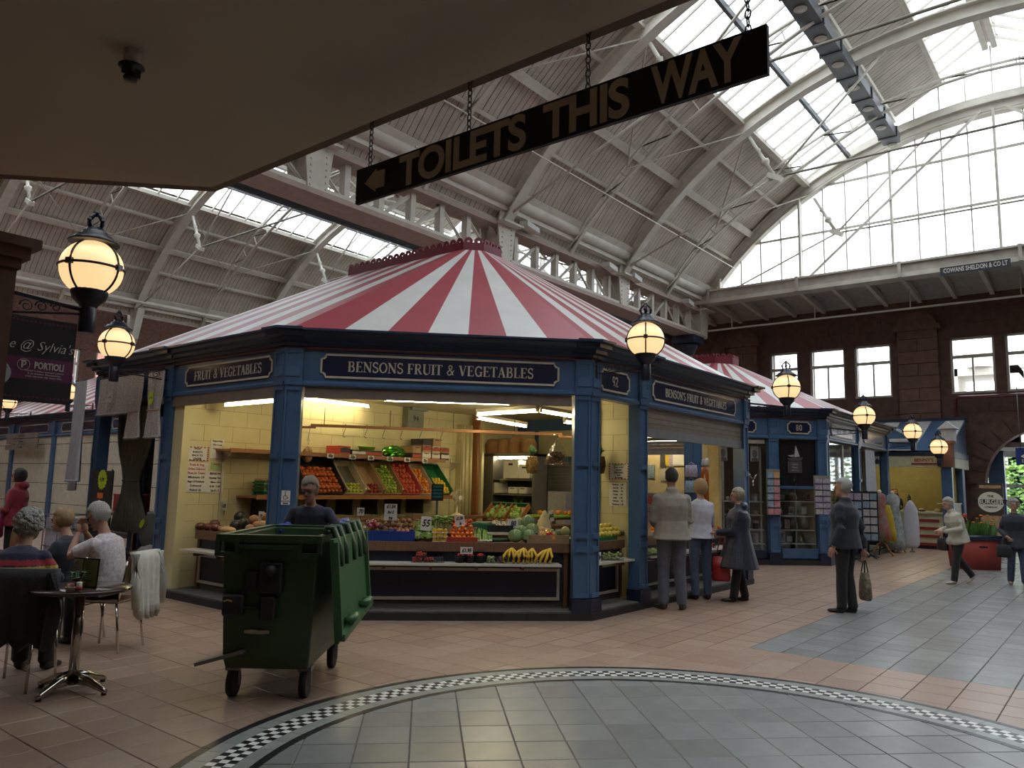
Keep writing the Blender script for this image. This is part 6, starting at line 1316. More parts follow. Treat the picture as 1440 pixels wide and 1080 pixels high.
def person(label, loc, face, h=1.7, top=None, legs=None, skin=None, hair=None, shoe=None, J=None, coat=0, hem=None, bulk=1.0, hairstyle='short', specs=False, sleeve=1, skirt=None, collar=None, vox=.0125, look=0, nod=0, mats=None, stripes=None, female=True, curl=.9, hood=False, group=None):
    k = h/1.75; skin = skin or m_skin; J = J or {}
    P = dict(pel=V(0, 0, .95), wai=V(.0, 0, 1.08), che=V(.0, 0, 1.28), nek=V(-.02, 0, 1.47), hed=V(.015, 0, 1.625))
    for s, n in ((1, 'L'), (-1, 'R')):
        P['hip'+n] = V(0, s*.09, .92); P['kne'+n] = V(.02, s*.10, .50); P['ank'+n] = V(-.02, s*.10, .09); P['sho'+n] = V(-.01, s*(.160 if female else .180), 1.36); P['elb'+n] = V(-.04, s*.225, 1.11); P['wri'+n] = V(.05, s*.23, .87); P['toe'+n] = V(1, s*.18, 0)
    P.update({a: V(*b) for a, b in J.items()})
    for a in P:
        if not a.startswith('toe'): P[a] = P[a]*k
    ms = [skin, top, legs, shoe or m_shoe]+(mats or []); g = G(); B = bulk*k
    for n in 'LR':
        hp, kn, an, td = P['hip'+n], P['kne'+n], P['ank'+n], P['toe'+n].normalized()
        sh = (an-kn).normalized()
        g.tube([hp+V(0, 0, .05*k), hp, hp.lerp(kn, .5), kn, kn.lerp(an, .45), an, an-V(0, 0, .0)+sh*.02*k], [.09*B, .095*B, .083*B, .066*B, .066*B, .058*B, .06*B], 12, 2, ref=(1, .1, .2))
        f = an+V(0, 0, -.055*k) if an.z > .0 else an
        g.tube([an-td*.045*k+sh*.045*k, an+sh*.05*k, an+td*.07*k+sh*.062*k, an+td*.15*k+sh*.066*k, an+td*.185*k+sh*.068*k], [(.036*k, .03*k), (.04*k, .042*k), (.042*k, .03*k), (.04*k, .024*k), (.02*k, .012*k)], 10, 3)
    up = (P['nek']-P['pel']).normalized(); fr = V(1, 0, 0)-up*up.x; fr.normalize()
    sw = (P['shoL']-P['shoR']).length/2
    sp = [P['pel']-up*.05*k, P['pel'], P['wai'], P['che'], P['che'].lerp(P['nek'], .55), P['nek']-up*.02*k, P['nek']+up*.02*k]
    c_ = coat
    rr = [(.15*B+c_, .115*B+c_), (.165*B+c_, .12*B+c_), (.14*B+c_, .105*B+c_), (.168*B+c_, .125*B+c_), (.165*B+c_*.6, .105*B+c_*.6), (.09*k, .07*k), (.055*k, .05*k)]
    if not collar: sp, rr = sp[:6], rr[:6]
    g.tube(sp, rr, 18, 1, ref=tuple(fr))
    if hem:                                                        # coat skirt down to a fraction of the leg
        mid = (P['kneL']+P['kneR'])/2; bot = P['pel'].lerp(mid, hem[0]); g.tube([P['wai'], P['pel'], P['pel'].lerp(bot, .5), bot, bot-up*.005], [(.145*B+c_, .11*B+c_), (.17*B+c_, .13*B+c_), (.17*B+c_+hem[1]*.5, .14*B+c_+hem[1]*.5), (.18*B+c_+hem[1], .15*B+c_+hem[1]), (.17*B+c_+hem[1], .14*B+c_+hem[1])], 18, 1, ref=tuple(fr))
    for n, s in (('L', 1), ('R', -1)):
        so, el, wr = P['sho'+n], P['elb'+n], P['wri'+n]
        g.ball(so, (.055*B+c_*.2,)*3, 10, 8, 1); g.tube([P['nek']-up*.045*k, so.lerp(P['nek'], .35)-up*.028*k, so], [.055*k+c_*.2, .055*k+c_*.2, .053*B+c_*.2], 10, 1)
        end = el.lerp(wr, .93) if sleeve == 1 else so.lerp(el, .75)
        a_ = [so+(P['che']-so)*.25, so, so.lerp(el, .55), el, el.lerp(wr, .5), wr]; r_ = [.05*B, .052*B+c_*.22, .047*B+c_*.28, .042*B+c_*.32, .039*B+c_*.32, .032*B+c_*.35]
        if sleeve == 1: g.tube(a_[:5]+[end], r_, 10, 1)
        elif sleeve > 0: g.tube(a_[:2]+[so.lerp(el, .5), end], [.055*B, .066*B, .064*B, .062*B], 10, 1)
        fa_ = [so, so.lerp(el, .5), el, el.lerp(wr, .35)] if sleeve < 1 else [el.lerp(wr, .8)]
        g.tube(fa_+[wr, wr+(wr-el).normalized()*.02*k], ([.042*k, .042*k, .036*k, .036*k] if sleeve < 1 else [.027*k])+[.026*k, .026*k], 10, 0)
    hd = P['hed']; hr = Matrix.Rotation(look, 4, 'Z') @ Matrix.Rotation(nod, 4, 'Y'); hv = lambda x, y, z: hd+hr @ V(x*k, y*k, z*k)
    g.tube([P['nek']-up*.03*k, P['nek'].lerp(hd, .4), hv(-.02, 0, -.03)], [.056*k, .05*k, .05*k], 10, 0)
    r3 = hr.to_3x3()
    g.ball(hv(-.008, 0, .025), (.094*k, .076*k, .098*k), 16, 12, 0, r3); g.ball(hv(.025, 0, -.05), (.062*k, .055*k, .065*k), 14, 10, 0, r3)
    g.tube([hv(.085, 0, .03), hv(.112, 0, -.022), hv(.085, 0, -.03)], [.009*k, .016*k, .008*k], 8, 0); g.ball(hv(.082, 0, .035), (.012*k, .05*k, .012*k), 8, 6, 0, r3); g.ball(hv(.075, 0, -.095), (.02*k, .02*k, .016*k), 8, 6, 0, r3)
    for s in (1, -1): g.ball(hv(-.01, s*.078, .0), (.018*k, .008*k, .03*k), 8, 6, 0, r3)
    if collar: g.tube([P['nek']-up*.035*k, P['nek']+up*.0*k, P['nek']+up*.03*k], [.085*k, .078*k, .072*k], 14, 1, ref=tuple(fr))
    if hood: g.ball(P['nek']+V(-.07*k, 0, 0), (.07*k, .12*k, .07*k), 12, 8, 1)
    src = g.mesh('body_source', ms)
    o = bpy.data.objects.new('body_source', src); COL.objects.link(o); md = o.modifiers.new('merge', 'REMESH'); md.mode = 'VOXEL'; md.voxel_size = vox; md.use_smooth_shade = True
    s2 = o.modifiers.new('smooth', 'SMOOTH'); s2.factor = .5; s2.iterations = 3
    dg = bpy.context.evaluated_depsgraph_get(); me = bpy.data.meshes.new_from_object(o.evaluated_get(dg)); bpy.data.objects.remove(o)
    bv = BVHTree.FromPolygons([v.co for v in src.vertices], [tuple(p.vertices) for p in src.polygons]); mi = [p.material_index for p in src.polygons]
    g2 = G(); g2.v = [tuple(v.co) for v in me.vertices]; g2.f = [tuple(p.vertices) for p in me.polygons]
    # the body surface takes the material of the nearest garment; bands of stripes where the jumper has them
    for p in me.polygons:
        c3 = p.center; q = bv.find_nearest(c3); i = mi[q[2]]
        if i == 1 and stripes:
            for z0, z1, j in stripes:
                if z0*k < c3.z < z1*k: i = j
        g2.m.append(i); g2.sm.append(True)
    for n, s in (('L', 1), ('R', -1)):
        d = (P['wri'+n]-P['elb'+n]).normalized(); pn = J.get('palm'+n); pn = V(*pn) if pn else V(.2, -s, -.1)
        hand(g2, P['wri'+n]+d*.01*k, V(*J['hnd'+n]) if 'hnd'+n in J else d, pn, s, k*1.05, curl, 0)
    rz = atan2(face[1], face[0]); root = thing('person', label, 'person', loc, rz, group)
    b = g2.build('body', ms, root)
    gh = G()
    def cap(rx, ry, rz_, ox, oz, cut, jit, back=0):
        vs0 = len(gh.v); gh.ball((0, 0, 0), (rx*k, ry*k, rz_*k), 22, 16, jit=jit)
        for i in range(vs0, len(gh.v)):
            x, y, z = gh.v[i]; x0, z0 = x/k+ox, z/k+oz
            if x0 > cut[0] and z0 < cut[1]+max(0, abs(y/k)-.05)*0: f = .72; x, y, z = x*f, y*f, z*f
            gh.v[i] = tuple(hd+hr @ V(x+ox*k, y, z+oz*k))
    if hairstyle == 'short': cap(.11, .092, .111, -.018, .035, (.01, .065), .055)
    if hairstyle == 'curly': cap(.122, .105, .122, -.022, .032, (.03, .07), .10)
    if hairstyle == 'bob': cap(.118, .098, .128, -.022, .012, (.035, .075), .03)
    if hairstyle == 'cropped': cap(.104, .086, .104, -.014, .032, (.0, .07), .015)
    if hairstyle == 'tied':
        cap(.106, .088, .108, -.016, .034, (.015, .075), .02); gh.tube([hv(-.09, 0, .0), hv(-.13, 0, -.03), hv(-.14, 0, -.09), hv(-.125, 0, -.13)], [.02*k, .032*k, .028*k, .008*k], 8)
    if hairstyle == 'hoodless': cap(.118, .10, .13, -.02, .01, (.04, .07), .02)
    if hairstyle == 'curly':
        for i in range(150):
            a, z = rnd(0, 6.28), rnd(-.6, .97); r_ = sqrt(max(0, 1-z*z)); q = V(-.022+.116*r_*cos(a), .10*r_*sin(a), .03+.115*z)
            if q.x > .0 and q.z < .075: continue
            gh.ball(hv(*q), (.024*k, .024*k, .02*k), 7, 5, 0, Matrix.Rotation(a, 3, 'Z'), jit=.2)
    gh.build('hair', hair, root)
    ge = G()
    for s in (1, -1): ge.ball(hv(.083, s*.032, .012), (.008*k, .013*k, .008*k), 8, 6, 0, r3)
    ge.build('eyes', m_eye, root); G().ball(hv(.094, 0, -.058), (.008*k, .026*k, .008*k), 10, 6, 0, r3).build('mouth', m_lip, root)
    if specs:
        gg = G()
        for s in (1, -1): gg.tube([hv(.1, s*.034+.024*cos(a*pi/7), .012+.018*sin(a*pi/7)) for a in range(15)], .003*k, 5, cap=False, ref=tuple(r3 @ V(1, 0, 0))); gg.tube([hv(.1, s*.056, .015), hv(-.0, s*.082, .015)], .003*k, 5)
        gg.tube([hv(.102, .01, .016), hv(.102, -.01, .016)], .003*k, 5); gg.build('spectacles', m_specs, root)
    root['_k'] = k; root.pop('_k') if False else None
    return root, P, rz
def wpos(root, rz, p): return Vector(root.location)+Matrix.Rotation(rz, 3, 'Z') @ p
def tote(label, p, rz, w, h, d, mm, hl=.22, n='shopping_bag', cat='bag', strap=None):
    t = thing(n, label, cat, p, rz); g = G().tube([(0, 0, -hl), (0, 0, -hl-h*.4), (0, 0, -hl-h*.9), (0, 0, -hl-h)], [(d*.3, w*.42), (d*.5, w*.48), (d*.55, w*.5), (d*.45, w*.44)], 16, ref=(0, 1, 0)); g.build('bag_body', mm, t); g = G()
    for s in (-1, 1): g.tube([V(s*d*.15, -w*.25, -hl), V(s*.01, -w*.08, -hl*.3), V(0, 0, 0), V(s*.01, w*.08, -hl*.3), V(s*d*.15, w*.25, -hl)], .008, 6)
    g.build('handle', strap or mm, t); return t
RT = (_R.x, _R.y); FW = (_F.x, _F.y)
def mixd(a, b): v = Vector((RT[0]*a+FW[0]*b, RT[1]*a+FW[1]*b)); return tuple(v.normalized())
def gp(u, v, z=0): p = px(u, v, 'z', z); return V(p.x, p.y, z)
# man in stone jacket, back to us at the half closed shutter
c_stone = cloth('stone_jacket', (.27, .245, .205)); c_slate = cloth('slate_trousers', (.085, .092, .12)); c_white = cloth('white_cardigan', (.52, .53, .60)); c_denim = cloth('denim', (.06, .09, .16)); c_rain = cloth('navy_raincoat', (.016, .02, .038), .33, bump=.5); c_black = cloth('black', (.014, .014, .016)); c_navyj = cloth('navy_jacket', (.017, .021, .033)); c_pale = cloth('pale_jacket', (.46, .44, .36)); c_redh = cloth('red_jacket', (.26, .025, .04)); c_polo = cloth('navy_polo', (.015, .017, .035)); c_blouse = cloth('lilac_white_blouse', (.55, .50, .53), var=.25, scale=40); c_bluej = cloth('blue_trousers', (.06, .075, .14)); c_nstripe = cloth('navy_jumper', (.022, .022, .055)); c_rs = cloth('red_stripe', (.36, .03, .045)); c_ys = cloth('yellow_stripe', (.5, .40, .06))
loc = gp(945, 857)
person('tall dark haired man in a stone jacket, back turned, at the half closed shutter', loc, mixd(.0, 1), 1.85, c_stone, c_slate, m_skin2, m_dhair, mat('brown_shoe', (.06, .04, .028), .5), coat=.035, bulk=1.12, hem=(.18, .02), collar=1, hairstyle='cropped', female=False, look=.15, nod=.12, mats=[],
       J=dict(ankL=(-.02, .11, .09), ankR=(-.02, -.12, .09), toeL=(1, .5, 0), toeR=(1, -.35, 0), wriL=(.26, .16, 1.02), wriR=(.26, -.16, 1.02), elbL=(.0, .235, 1.10), elbR=(.0, -.235, 1.10)))
loc = gp(986, 843)
person('blonde woman in a white cardigan and jeans between the man and the raincoat', loc, mixd(-.25, 1), 1.72, c_white, c_denim, m_skin, m_blhair, coat=.02, hem=(.12, .015), hairstyle='bob', look=.3, nod=.15, J=dict(wriL=(.3, .12, 1.05), wriR=(.3, -.14, 1.05), elbL=(.05, .215, 1.10), elbR=(.05, -.215, 1.10), palmL=(0, 0, 1), palmR=(0, 0, 1)))
loc = gp(1040, 846)
pr_, PP, rz = person('grey haired woman in a shiny navy raincoat holding a red bag', loc, mixd(-1, .35), 1.6, c_rain, c_black, m_skin, mat('ash_grey_hair', (.28, .24, .18), .6, var=.3, scale=30), coat=.05, bulk=1.12, hem=(.95, .10), collar=1, hairstyle='short', hood=True,
       J=dict(wriL=(.34, .12, 1.05), wriR=(.32, -.14, 1.02), elbL=(.06, .22, 1.08), elbR=(.06, -.22, 1.08), toeL=(1, .1, 0), toeR=(1, -.2, 0), ankL=(.08, .1, .09), ankR=(-.08, -.1, .09), palmL=(0, 0, 1), palmR=(0, 0, 1)))
tote('bright red handbag hanging from the arm of the woman in the raincoat', wpos(pr_, rz, PP['elbL'].lerp(PP['wriL'], .72)+V(0, 0, -.04)), rz+pi/2, .26, .34, .12, mat('red_leather', (.30, .015, .02), .35), .30)
loc = gp(1192, 862)
pr_, PP, rz = person('white haired man in a black jacket carrying a patterned bag', loc, mixd(-.75, .75), 1.76, c_navyj, c_black, m_skin, m_whair, coat=.045, bulk=1.1, hem=(.22, .0), collar=1, hairstyle='short', female=False, look=.25,
       J=dict(wriR=(-.14, -.25, .82), elbR=(-.12, -.24, 1.10), wriL=(.06, .24, .86), hndR=(0, 0, -1), palmR=(0, 1, 0), toeL=(1, .1, 0), toeR=(1, -.1, 0), ankL=(.04, .08, .09), ankR=(-.04, -.08, .09)))
m_pat = mat('brown_patterned_bag', (.05, .04, .03), .6, var=.5, scale=30, col2=(.32, .26, .18))
tote('brown patterned shopping bag hanging from the hand of the man in black', wpos(pr_, rz, PP['wriR']+V(0, -.01, -.08)), rz+.6, .32, .36, .14, m_pat, .22, strap=c_black)
loc = gp(1350, 821)
pr_, PP, rz = person('stooped white haired woman in a pale jacket walking left in front of the red planter', loc, mixd(-1, .0), 1.55, c_pale, c_black, m_skin, m_whair, mat('pale_shoe', (.45, .40, .30), .6), coat=.03, bulk=1.1, hem=(.25, .02), collar=1, hairstyle='short', nod=.15,
       J=dict(pel=(-.02, 0, .93), che=(.06, 0, 1.26), nek=(.10, 0, 1.45), hed=(.17, 0, 1.585), shoL=(.06, .165, 1.355), shoR=(.06, -.165, 1.355), wriL=(.33, .1, 1.03), wriR=(.33, -.1, 1.03), elbL=(.05, .25, 1.1), elbR=(.05, -.25, 1.1), kneL=(.10, .09, .5), ankL=(.16, .09, .09), kneR=(-.04, -.09, .5), ankR=(-.30, -.09, .17), toeR=(.8, 0, -.6)))
tote('black handbag on the arm of the woman in the pale jacket', wpos(pr_, rz, PP['elbR'].lerp(PP['wriR'], .45)+V(0, -.05, -.02)), rz, .30, .22, .14, mat('black_leather', (.02, .018, .018), .35), .14, n='handbag')
loc = gp(1432, 823)
pr_, PP, rz = person('white haired woman in a navy coat facing us at the picture edge', loc, mixd(-.35, -1), 1.52, c_navyj, c_bluej, m_skin, m_whair, mat('tan_sandal', (.30, .2, .12), .6), coat=.035, bulk=1.12, hem=(.45, .04), hairstyle='curly', J=dict(wriR=(.2, -.2, .98), elbR=(-.02, -.27, 1.1), wriL=(.1, .27, .9), kneL=(.08, .1, .5), ankL=(.1, .1, .09), ankR=(-.12, -.1, .09)))
tote('dark handbag hanging at the side of the woman in the navy coat', wpos(pr_, rz, PP['wriR']+V(.0, -.05, -.02)), rz, .26, .22, .12, c_black, .12, n='handbag')
# woman in red by the shuttered shops
c0_ = CAMLOC+(_R*((28-720)/1080)+_U*((540-664)/1080)+_F)*12.2
pr_, PP, rz = person('dark haired woman in a red jacket in front of the cream shutters', V(c0_.x, c0_.y, 0), mixd(-1, -.1), 1.66, c_redh, c_black, m_skin2, m_dhair, coat=.04, hem=(.3, .02), hairstyle='bob', collar=1, hood=True, J=dict(wriL=(.25, .1, 1.05), elbL=(.02, .26, 1.08), wriR=(.2, -.12, 1.05), elbR=(-.02, -.26, 1.08)))
tote('crimson handbag held against the red jacket', wpos(pr_, rz, V(.10, .26, 1.02)), rz+.3, .34, .30, .12, mat('crimson_leather', (.24, .02, .07), .4), .12, n='handbag')
tote('printed red and green carrier bag behind the woman in the red jacket', wpos(pr_, rz, V(-.2, .24, .98)), rz, .34, .40, .16, mat('red_green_print', (.30, .045, .03), .5, var=.4, scale=8, col2=(.16, .16, .08)), .18, strap=m_paper)
# ---- the wheeled bin and the woman pushing it ----
ax = radians(39.5); bu, bv_ = V(cos(ax), sin(ax), 0), V(-sin(ax), cos(ax), 0)    # long axis away from us, bv to the left
FRw = gp(428, 980); origin = FRw+bv_*.265
m_bin = mat('bin_green', (.032, .062, .026), .42, var=.18, scale=4); m_binl = mat('bin_lid_green', (.042, .12, .045), .42, var=.15, scale=4); m_rub = mat('black_rubber', (.016, .016, .017), .6); m_zinc = mat('zinc_bracket', (.2, .2, .2), .4, .6); m_wchair = None
bn = thing('wheeled_bin', 'large dark green four wheeled rubbish bin with its lid hanging open', 'bin', origin, ax)
# local: x along the long axis (0 at the front wheels), y to the left
g = G(); n = 4
def ringb(x0, x1, yw, z, g_=None): return [V(x0, -yw, z), V(x1, -yw, z), V(x1, yw, z), V(x0, yw, z)]
R_ = [ringb(-.10, 1.02, .30, .215), ringb(-.13, 1.05, .315, .30), ringb(-.17, 1.09, .345, 1.02), ringb(-.18, 1.10, .35, 1.17), ringb(-.155, 1.075, .325, 1.17), ringb(-.09, 1.01, .28, .27)]
vs = [v for r in R_ for v in r]; fs = [(i*4+j, i*4+(j+1) % 4, (i+1)*4+(j+1) % 4, (i+1)*4+j) for i in range(5) for j in range(4)]+[(3, 2, 1, 0), (20, 21, 22, 23)]
g.add(vs, fs); body = g.build('bin_body', m_bin, bn); bm_ = body.modifiers.new('edges', 'BEVEL'); bm_.width = .018; bm_.segments = 2
g = G()
for y0, y1, d in ((-.42, .42, .045),): g.box(-.225, -.15, -.385, .385, 1.13, 1.185); g.box(1.08, 1.15, -.385, .385, 1.13, 1.185); g.box(-.2, 1.12, -.385, -.335, 1.13, 1.185); g.box(-.2, 1.12, .335, .385, 1.13, 1.185)
g.build('rim', m_bin, bn)
g = G(); g.box(-.235, -.205, -.385, -.22, 1.03, 1.06); g.box(-.235, -.205, .22, .385, 1.03, 1.06); g.box(-.235, -.205, -.22, .22, 1.085, 1.115)
for y in (-.385, -.24, .21, .355): g.box(-.235, -.19, y, y+.03, 1.03, 1.15)
g.build('lifting_lip', m_bin, bn)
for nm, y, z, w, h_, d in (('latch_housing', -.02, .88, .17, .22, .05), ('lock_plate', .12, .86, .1, .12, .04), ('latch_housing', -.01, .66, .11, .17, .05), ('lock_plate', .24, .68, .15, .15, .05)): 
    o = G().box(-.17-d, -.13, y-w/2, y+w/2, z-h_/2, z+h_/2).build(nm, m_rub, bn); o.modifiers.new('edges', 'BEVEL').width = .012
G().tube([V(-.19, .2, .66), V(-.19, .02, .66)], .012, 8).build('latch_bar', m_rub, bn); G().ball((-.23, -.03, .93), .045, 12, 8).build('latch_knob', m_rub, bn)
G().tube([V(-.22, .3, .71), V(-.23, .27, .72), V(-.22, .24, .71)], .006, 6).build('yellow_clip', mat('yellow_clip', (.5, .3, .02), .5), bn)
g = G()
for i in range(6): g.box(-.158, -.146, .0+i*.03-.02, .03+i*.03-.02, .47+rnd(0, .01), .505-rnd(0, .008))
g.build('torn_label', mat('torn_label', (.42, .36, .25), .7, var=.3), bn)
for i, (x, y) in enumerate(((0, -.265), (0, .265), (.93, -.265), (.93, .265))):
    g = G().box(x-.05, x+.05, y-.05, y+.05, .19, .225); g.box(x-.012, x+.012, y-.045, y-.036, .08, .2); g.box(x-.012, x+.012, y+.036, y+.045, .08, .2)
    c_ = g.build('castor', m_zinc, bn); G().tube([V(x, y-.026, .1), V(x, y+.026, .1)], .1, 18).build('wheel', m_rub, c_)
g = G(); T = Matrix.Translation((-.12, .40, .28)) @ Matrix.Rotation(-.28, 4, 'X'); g.box(-.06, .06, -.26, .1, -.012, .012, 0, T); g.build('foot_pedal', m_zinc, bn)
# lid: folded right down the side, with ribs and hand holds
lid = G(); 
def lp(x, z, d): return V(x, -.40-d-(1.18-z)*.10, z)
vs = [lp(x, z, d) for d in (.03, .06) for x, z in ((-.19, 1.16), (1.11, 1.16), (1.11, .50), (-.19, .42))]
lid.add(vs, [(0, 1, 2, 3), (7, 6, 5, 4)]+[(i, (i+1) % 4, (i+1) % 4+4, i+4) for i in range(4)]); l_ = lid.build('lid', m_binl, bn)
g = G()
for x in (-.17, 1.07): g.bar(lp(x, 1.14, .075), lp(x, .47, .075), .03, .05)
g.bar(lp(-.18, .46, .08), lp(1.1, .53, .08), .05, .05); g.build('lid_rim', m_binl, l_)
for x in (.12, .75): g = G(); g.tube([lp(x-.06, .53+.05*x/1.0, .06), lp(x-.05, .55+.05*x, .12), lp(x+.09, .55+.05*x, .12), lp(x+.1, .53+.05*x, .06)], .03, 8); g.build('hand_hold', m_binl, l_)
for x in (.0, .2, .52, .78, 1.0): g = G(); g.tube([V(x, -.355, 1.165), V(x, -.37, 1.235), V(x, -.415, 1.235), lp(x, 1.06, .07), lp(x, .95, .06)], .026, 8); g.build('hinge_strap', m_bin, bn)
G().tube([V(-.1, -.39, 1.205), V(1.05, -.39, 1.205)], .015, 8).build('hinge_bar', m_rub, bn)
G().tube([V(1.16, .3, 1.10), V(1.19, .3, 1.12), V(1.19, -.3, 1.12), V(1.16, -.3, 1.10)], .016, 8).build('push_bar', m_rub, bn)
loc = origin+bu*1.53+bv_*.12
m_glove = mat('blue_glove', (.01, .07, .42), .4)
pr_, PP, rz = person('woman with glasses in a navy polo and blue gloves pushing the green bin', loc, tuple((-bu)[:2]), 1.68, c_polo, c_black, m_skin2, m_ashair, coat=.01, hairstyle='tied', specs=True, sleeve=1, vox=.011, nod=.32, look=-.15, curl=1.3,
       J=dict(pel=(-.12, 0, .94), wai=(-.08, 0, 1.06), che=(.01, 0, 1.25), nek=(.07, 0, 1.42), hed=(.14, 0, 1.56), shoL=(.04, .17, 1.335), shoR=(.04, -.17, 1.335), elbL=(.10, .34, 1.12), elbR=(.10, -.27, 1.10), wriL=(.33, .40, 1.27), wriR=(.31, -.16, 1.215), hipL=(-.12, .09, .9), hipR=(-.12, -.09, .9), kneL=(-.05, .1, .5), kneR=(-.15, -.1, .5), ankL=(.0, .1, .09), ankR=(-.28, -.1, .1), hndL=(1, .1, .1), hndR=(1, -.1, .05), palmL=(0, 0, -1), palmR=(0, 0, -1)))
for n_, s in (('L', 1), ('R', -1)):
    g = G(); d = V(1, .1*s, .05); hand(g, PP['wri'+n_]+V(.01, 0, 0), d, V(0, 0, -1), s, 1.22, 1.35); g.tube([PP['wri'+n_]-V(.05, 0, .0), PP['wri'+n_]+V(.02, 0, 0)], [.036, .034], 10); g.build('glove', m_glove, pr_)
# server glimpsed between the corner post and the timber upright
q = px(838, 668, 'y', 2.0); person('dark haired woman in a sleeveless top serving behind the cream pier', V(q.x, q.y, .1), mixd(.6, -.3), 1.66, c_black, c_black, m_skin, m_dhair, hairstyle='tied', sleeve=0, nod=.2, J=dict(wriL=(.28, .1, 1.05), wriR=(.28, -.1, 1.05), elbL=(.02, .25, 1.1), elbR=(.02, -.25, 1.1)))
q = px(1258, 680, 'x', 18.1); person('dim kiosk worker in black behind the hot food counter', V(q.x, q.y, .1), mixd(-.6, -1), 1.62, c_black, c_black, m_skin2, m_brhair, hairstyle='short', J=dict(wriL=(.25, .1, 1.05), wriR=(.25, -.1, 1.05)))
# ---- café: seated people, chairs, table ----
m_chrome = mat('chrome', (.62, .60, .55), .12, 1.0, var=.05); m_seatw = mat('brown_seat_wood', (.10, .045, .022), .4, var=.2); m_beech = mat('pale_beech_back', (.38, .28, .16), .45)
def cafe_chair(label, loc, face, seat=None, back=None):
    t = thing('cafe_chair', label, 'chair', loc, atan2(face[1], face[0]))
    o = G().box(-.2, .21, -.2, .2, .435, .46).build('seat', seat or m_seatw, t); o.modifiers.new('edges', 'BEVEL').width = .02
    g = G(); vs = []
    for k in range(9): a = -1+2*k/8; vs.append((-.23+.05*(1-a*a)*-1, a*.2))
    for (x0, y0), (x1, y1) in zip(vs, vs[1:]): g.add([V(x0, y0, .62), V(x1, y1, .62), V(x1-.04, y1, .86), V(x0-.04, y0, .86), V(x0-.015, y0, .62), V(x1-.015, y1, .62), V(x1-.055, y1, .86), V(x0-.055, y0, .86)], [(0, 1, 2, 3), (7, 6, 5, 4), (3, 2, 6, 7), (0, 4, 5, 1)])
    g.build('backrest', back or m_beech, t)
    for s in (-1, 1):
        G().tube([V(.18, s*.17, .44), V(.21, s*.19, 0)], .011, 8).build('leg', m_chrome, t); G().tube([V(-.17, s*.17, .44), V(-.24, s*.19, 0)], .011, 8).build('leg', m_chrome, t); G().tube([V(-.18, s*.17, .44), V(-.23, s*.19, .6), V(-.26, s*.19, .82)], .011, 8).build('back_upright', m_chrome, t)
    G().tube([V(.18, -.17, .4), V(.18, .17, .4)], .008, 6).build('stretcher', m_chrome, t); return t
LF = mixd(-1, .12)
SIT = dict(pel=(-.04, 0, .53), wai=(-.03, 0, .66), che=(.03, 0, .86), nek=(.07, 0, 1.05), hed=(.15, 0, 1.19), shoL=(.05, .165, .945), shoR=(.05, -.165, .945), hipL=(0, .1, .52), hipR=(0, -.1, .52), kneL=(.42, .11, .52), kneR=(.42, -.11, .52), ankL=(.42, .11, .09), ankR=(.40, -.11, .09))
cw_ = gp(150, 912); dl = V(LF[0], LF[1], 0)
ch1 = cafe_chair('café chair with a pale wooden back under the woman in the lilac white blouse', cw_, LF)
ch1.location = cw_
person('white haired woman in a lilac white blouse seated with her hands at her mouth', cw_+dl*.05, LF, 1.76, c_blouse, c_black, m_skin2, m_whair, hairstyle='short', specs=True, sleeve=.7, vox=.011, bulk=1.12, nod=.45, J=dict(SIT, elbL=(.26, .20, .84), elbR=(.26, -.22, .84), wriL=(.30, .06, 1.03), wriR=(.30, -.06, 1.03), hndL=(.25, -.3, 1), hndR=(.25, .3, 1), palmL=(-1, -.2, 0), palmR=(-1, .2, 0)))
c2 = CAMLOC+(_R*((113-720)/1080)+_U*((540-720)/1080)+_F)*7.6; c2.z = 0
cafe_chair('café chair hidden behind the woman in the lilac white blouse', c2, LF)
person('brown haired person in a dark jacket behind the white haired diner', c2+dl*.05, LF, 1.66, c_navyj, c_black, m_skin, mat('tan_hair', (.26, .17, .09), .6, var=.25, scale=30), coat=.03, hairstyle='short', J=dict(SIT, elbL=(.1, .26, .8), elbR=(.1, -.26, .8), wriL=(.3, .16, .78), wriR=(.3, -.16, .78)))
c3 = CAMLOC+(_R*((42-720)/1080)+_U*((540-760)/1080)+_F)*5.95; c3.z = 0; fa = mixd(-.1, 1)
cafe_chair('café chair under the woman in the striped navy jumper', c3, fa)
person('white haired woman in a navy jumper with red and yellow stripes, back turned', c3+V(fa[0], fa[1], 0)*.10-V(RT[0], RT[1], 0)*.13, fa, 1.72, c_nstripe, c_black, m_skin, m_whair, coat=.02, bulk=1.15, hairstyle='curly', vox=.011, mats=[c_rs, c_ys], stripes=[(.895, .94, 4), (.865, .89, 5)], J=dict(SIT, elbL=(.1, .27, .78), elbR=(.1, -.27, .78), wriL=(.3, .16, .78), wriR=(.3, -.16, .78)))
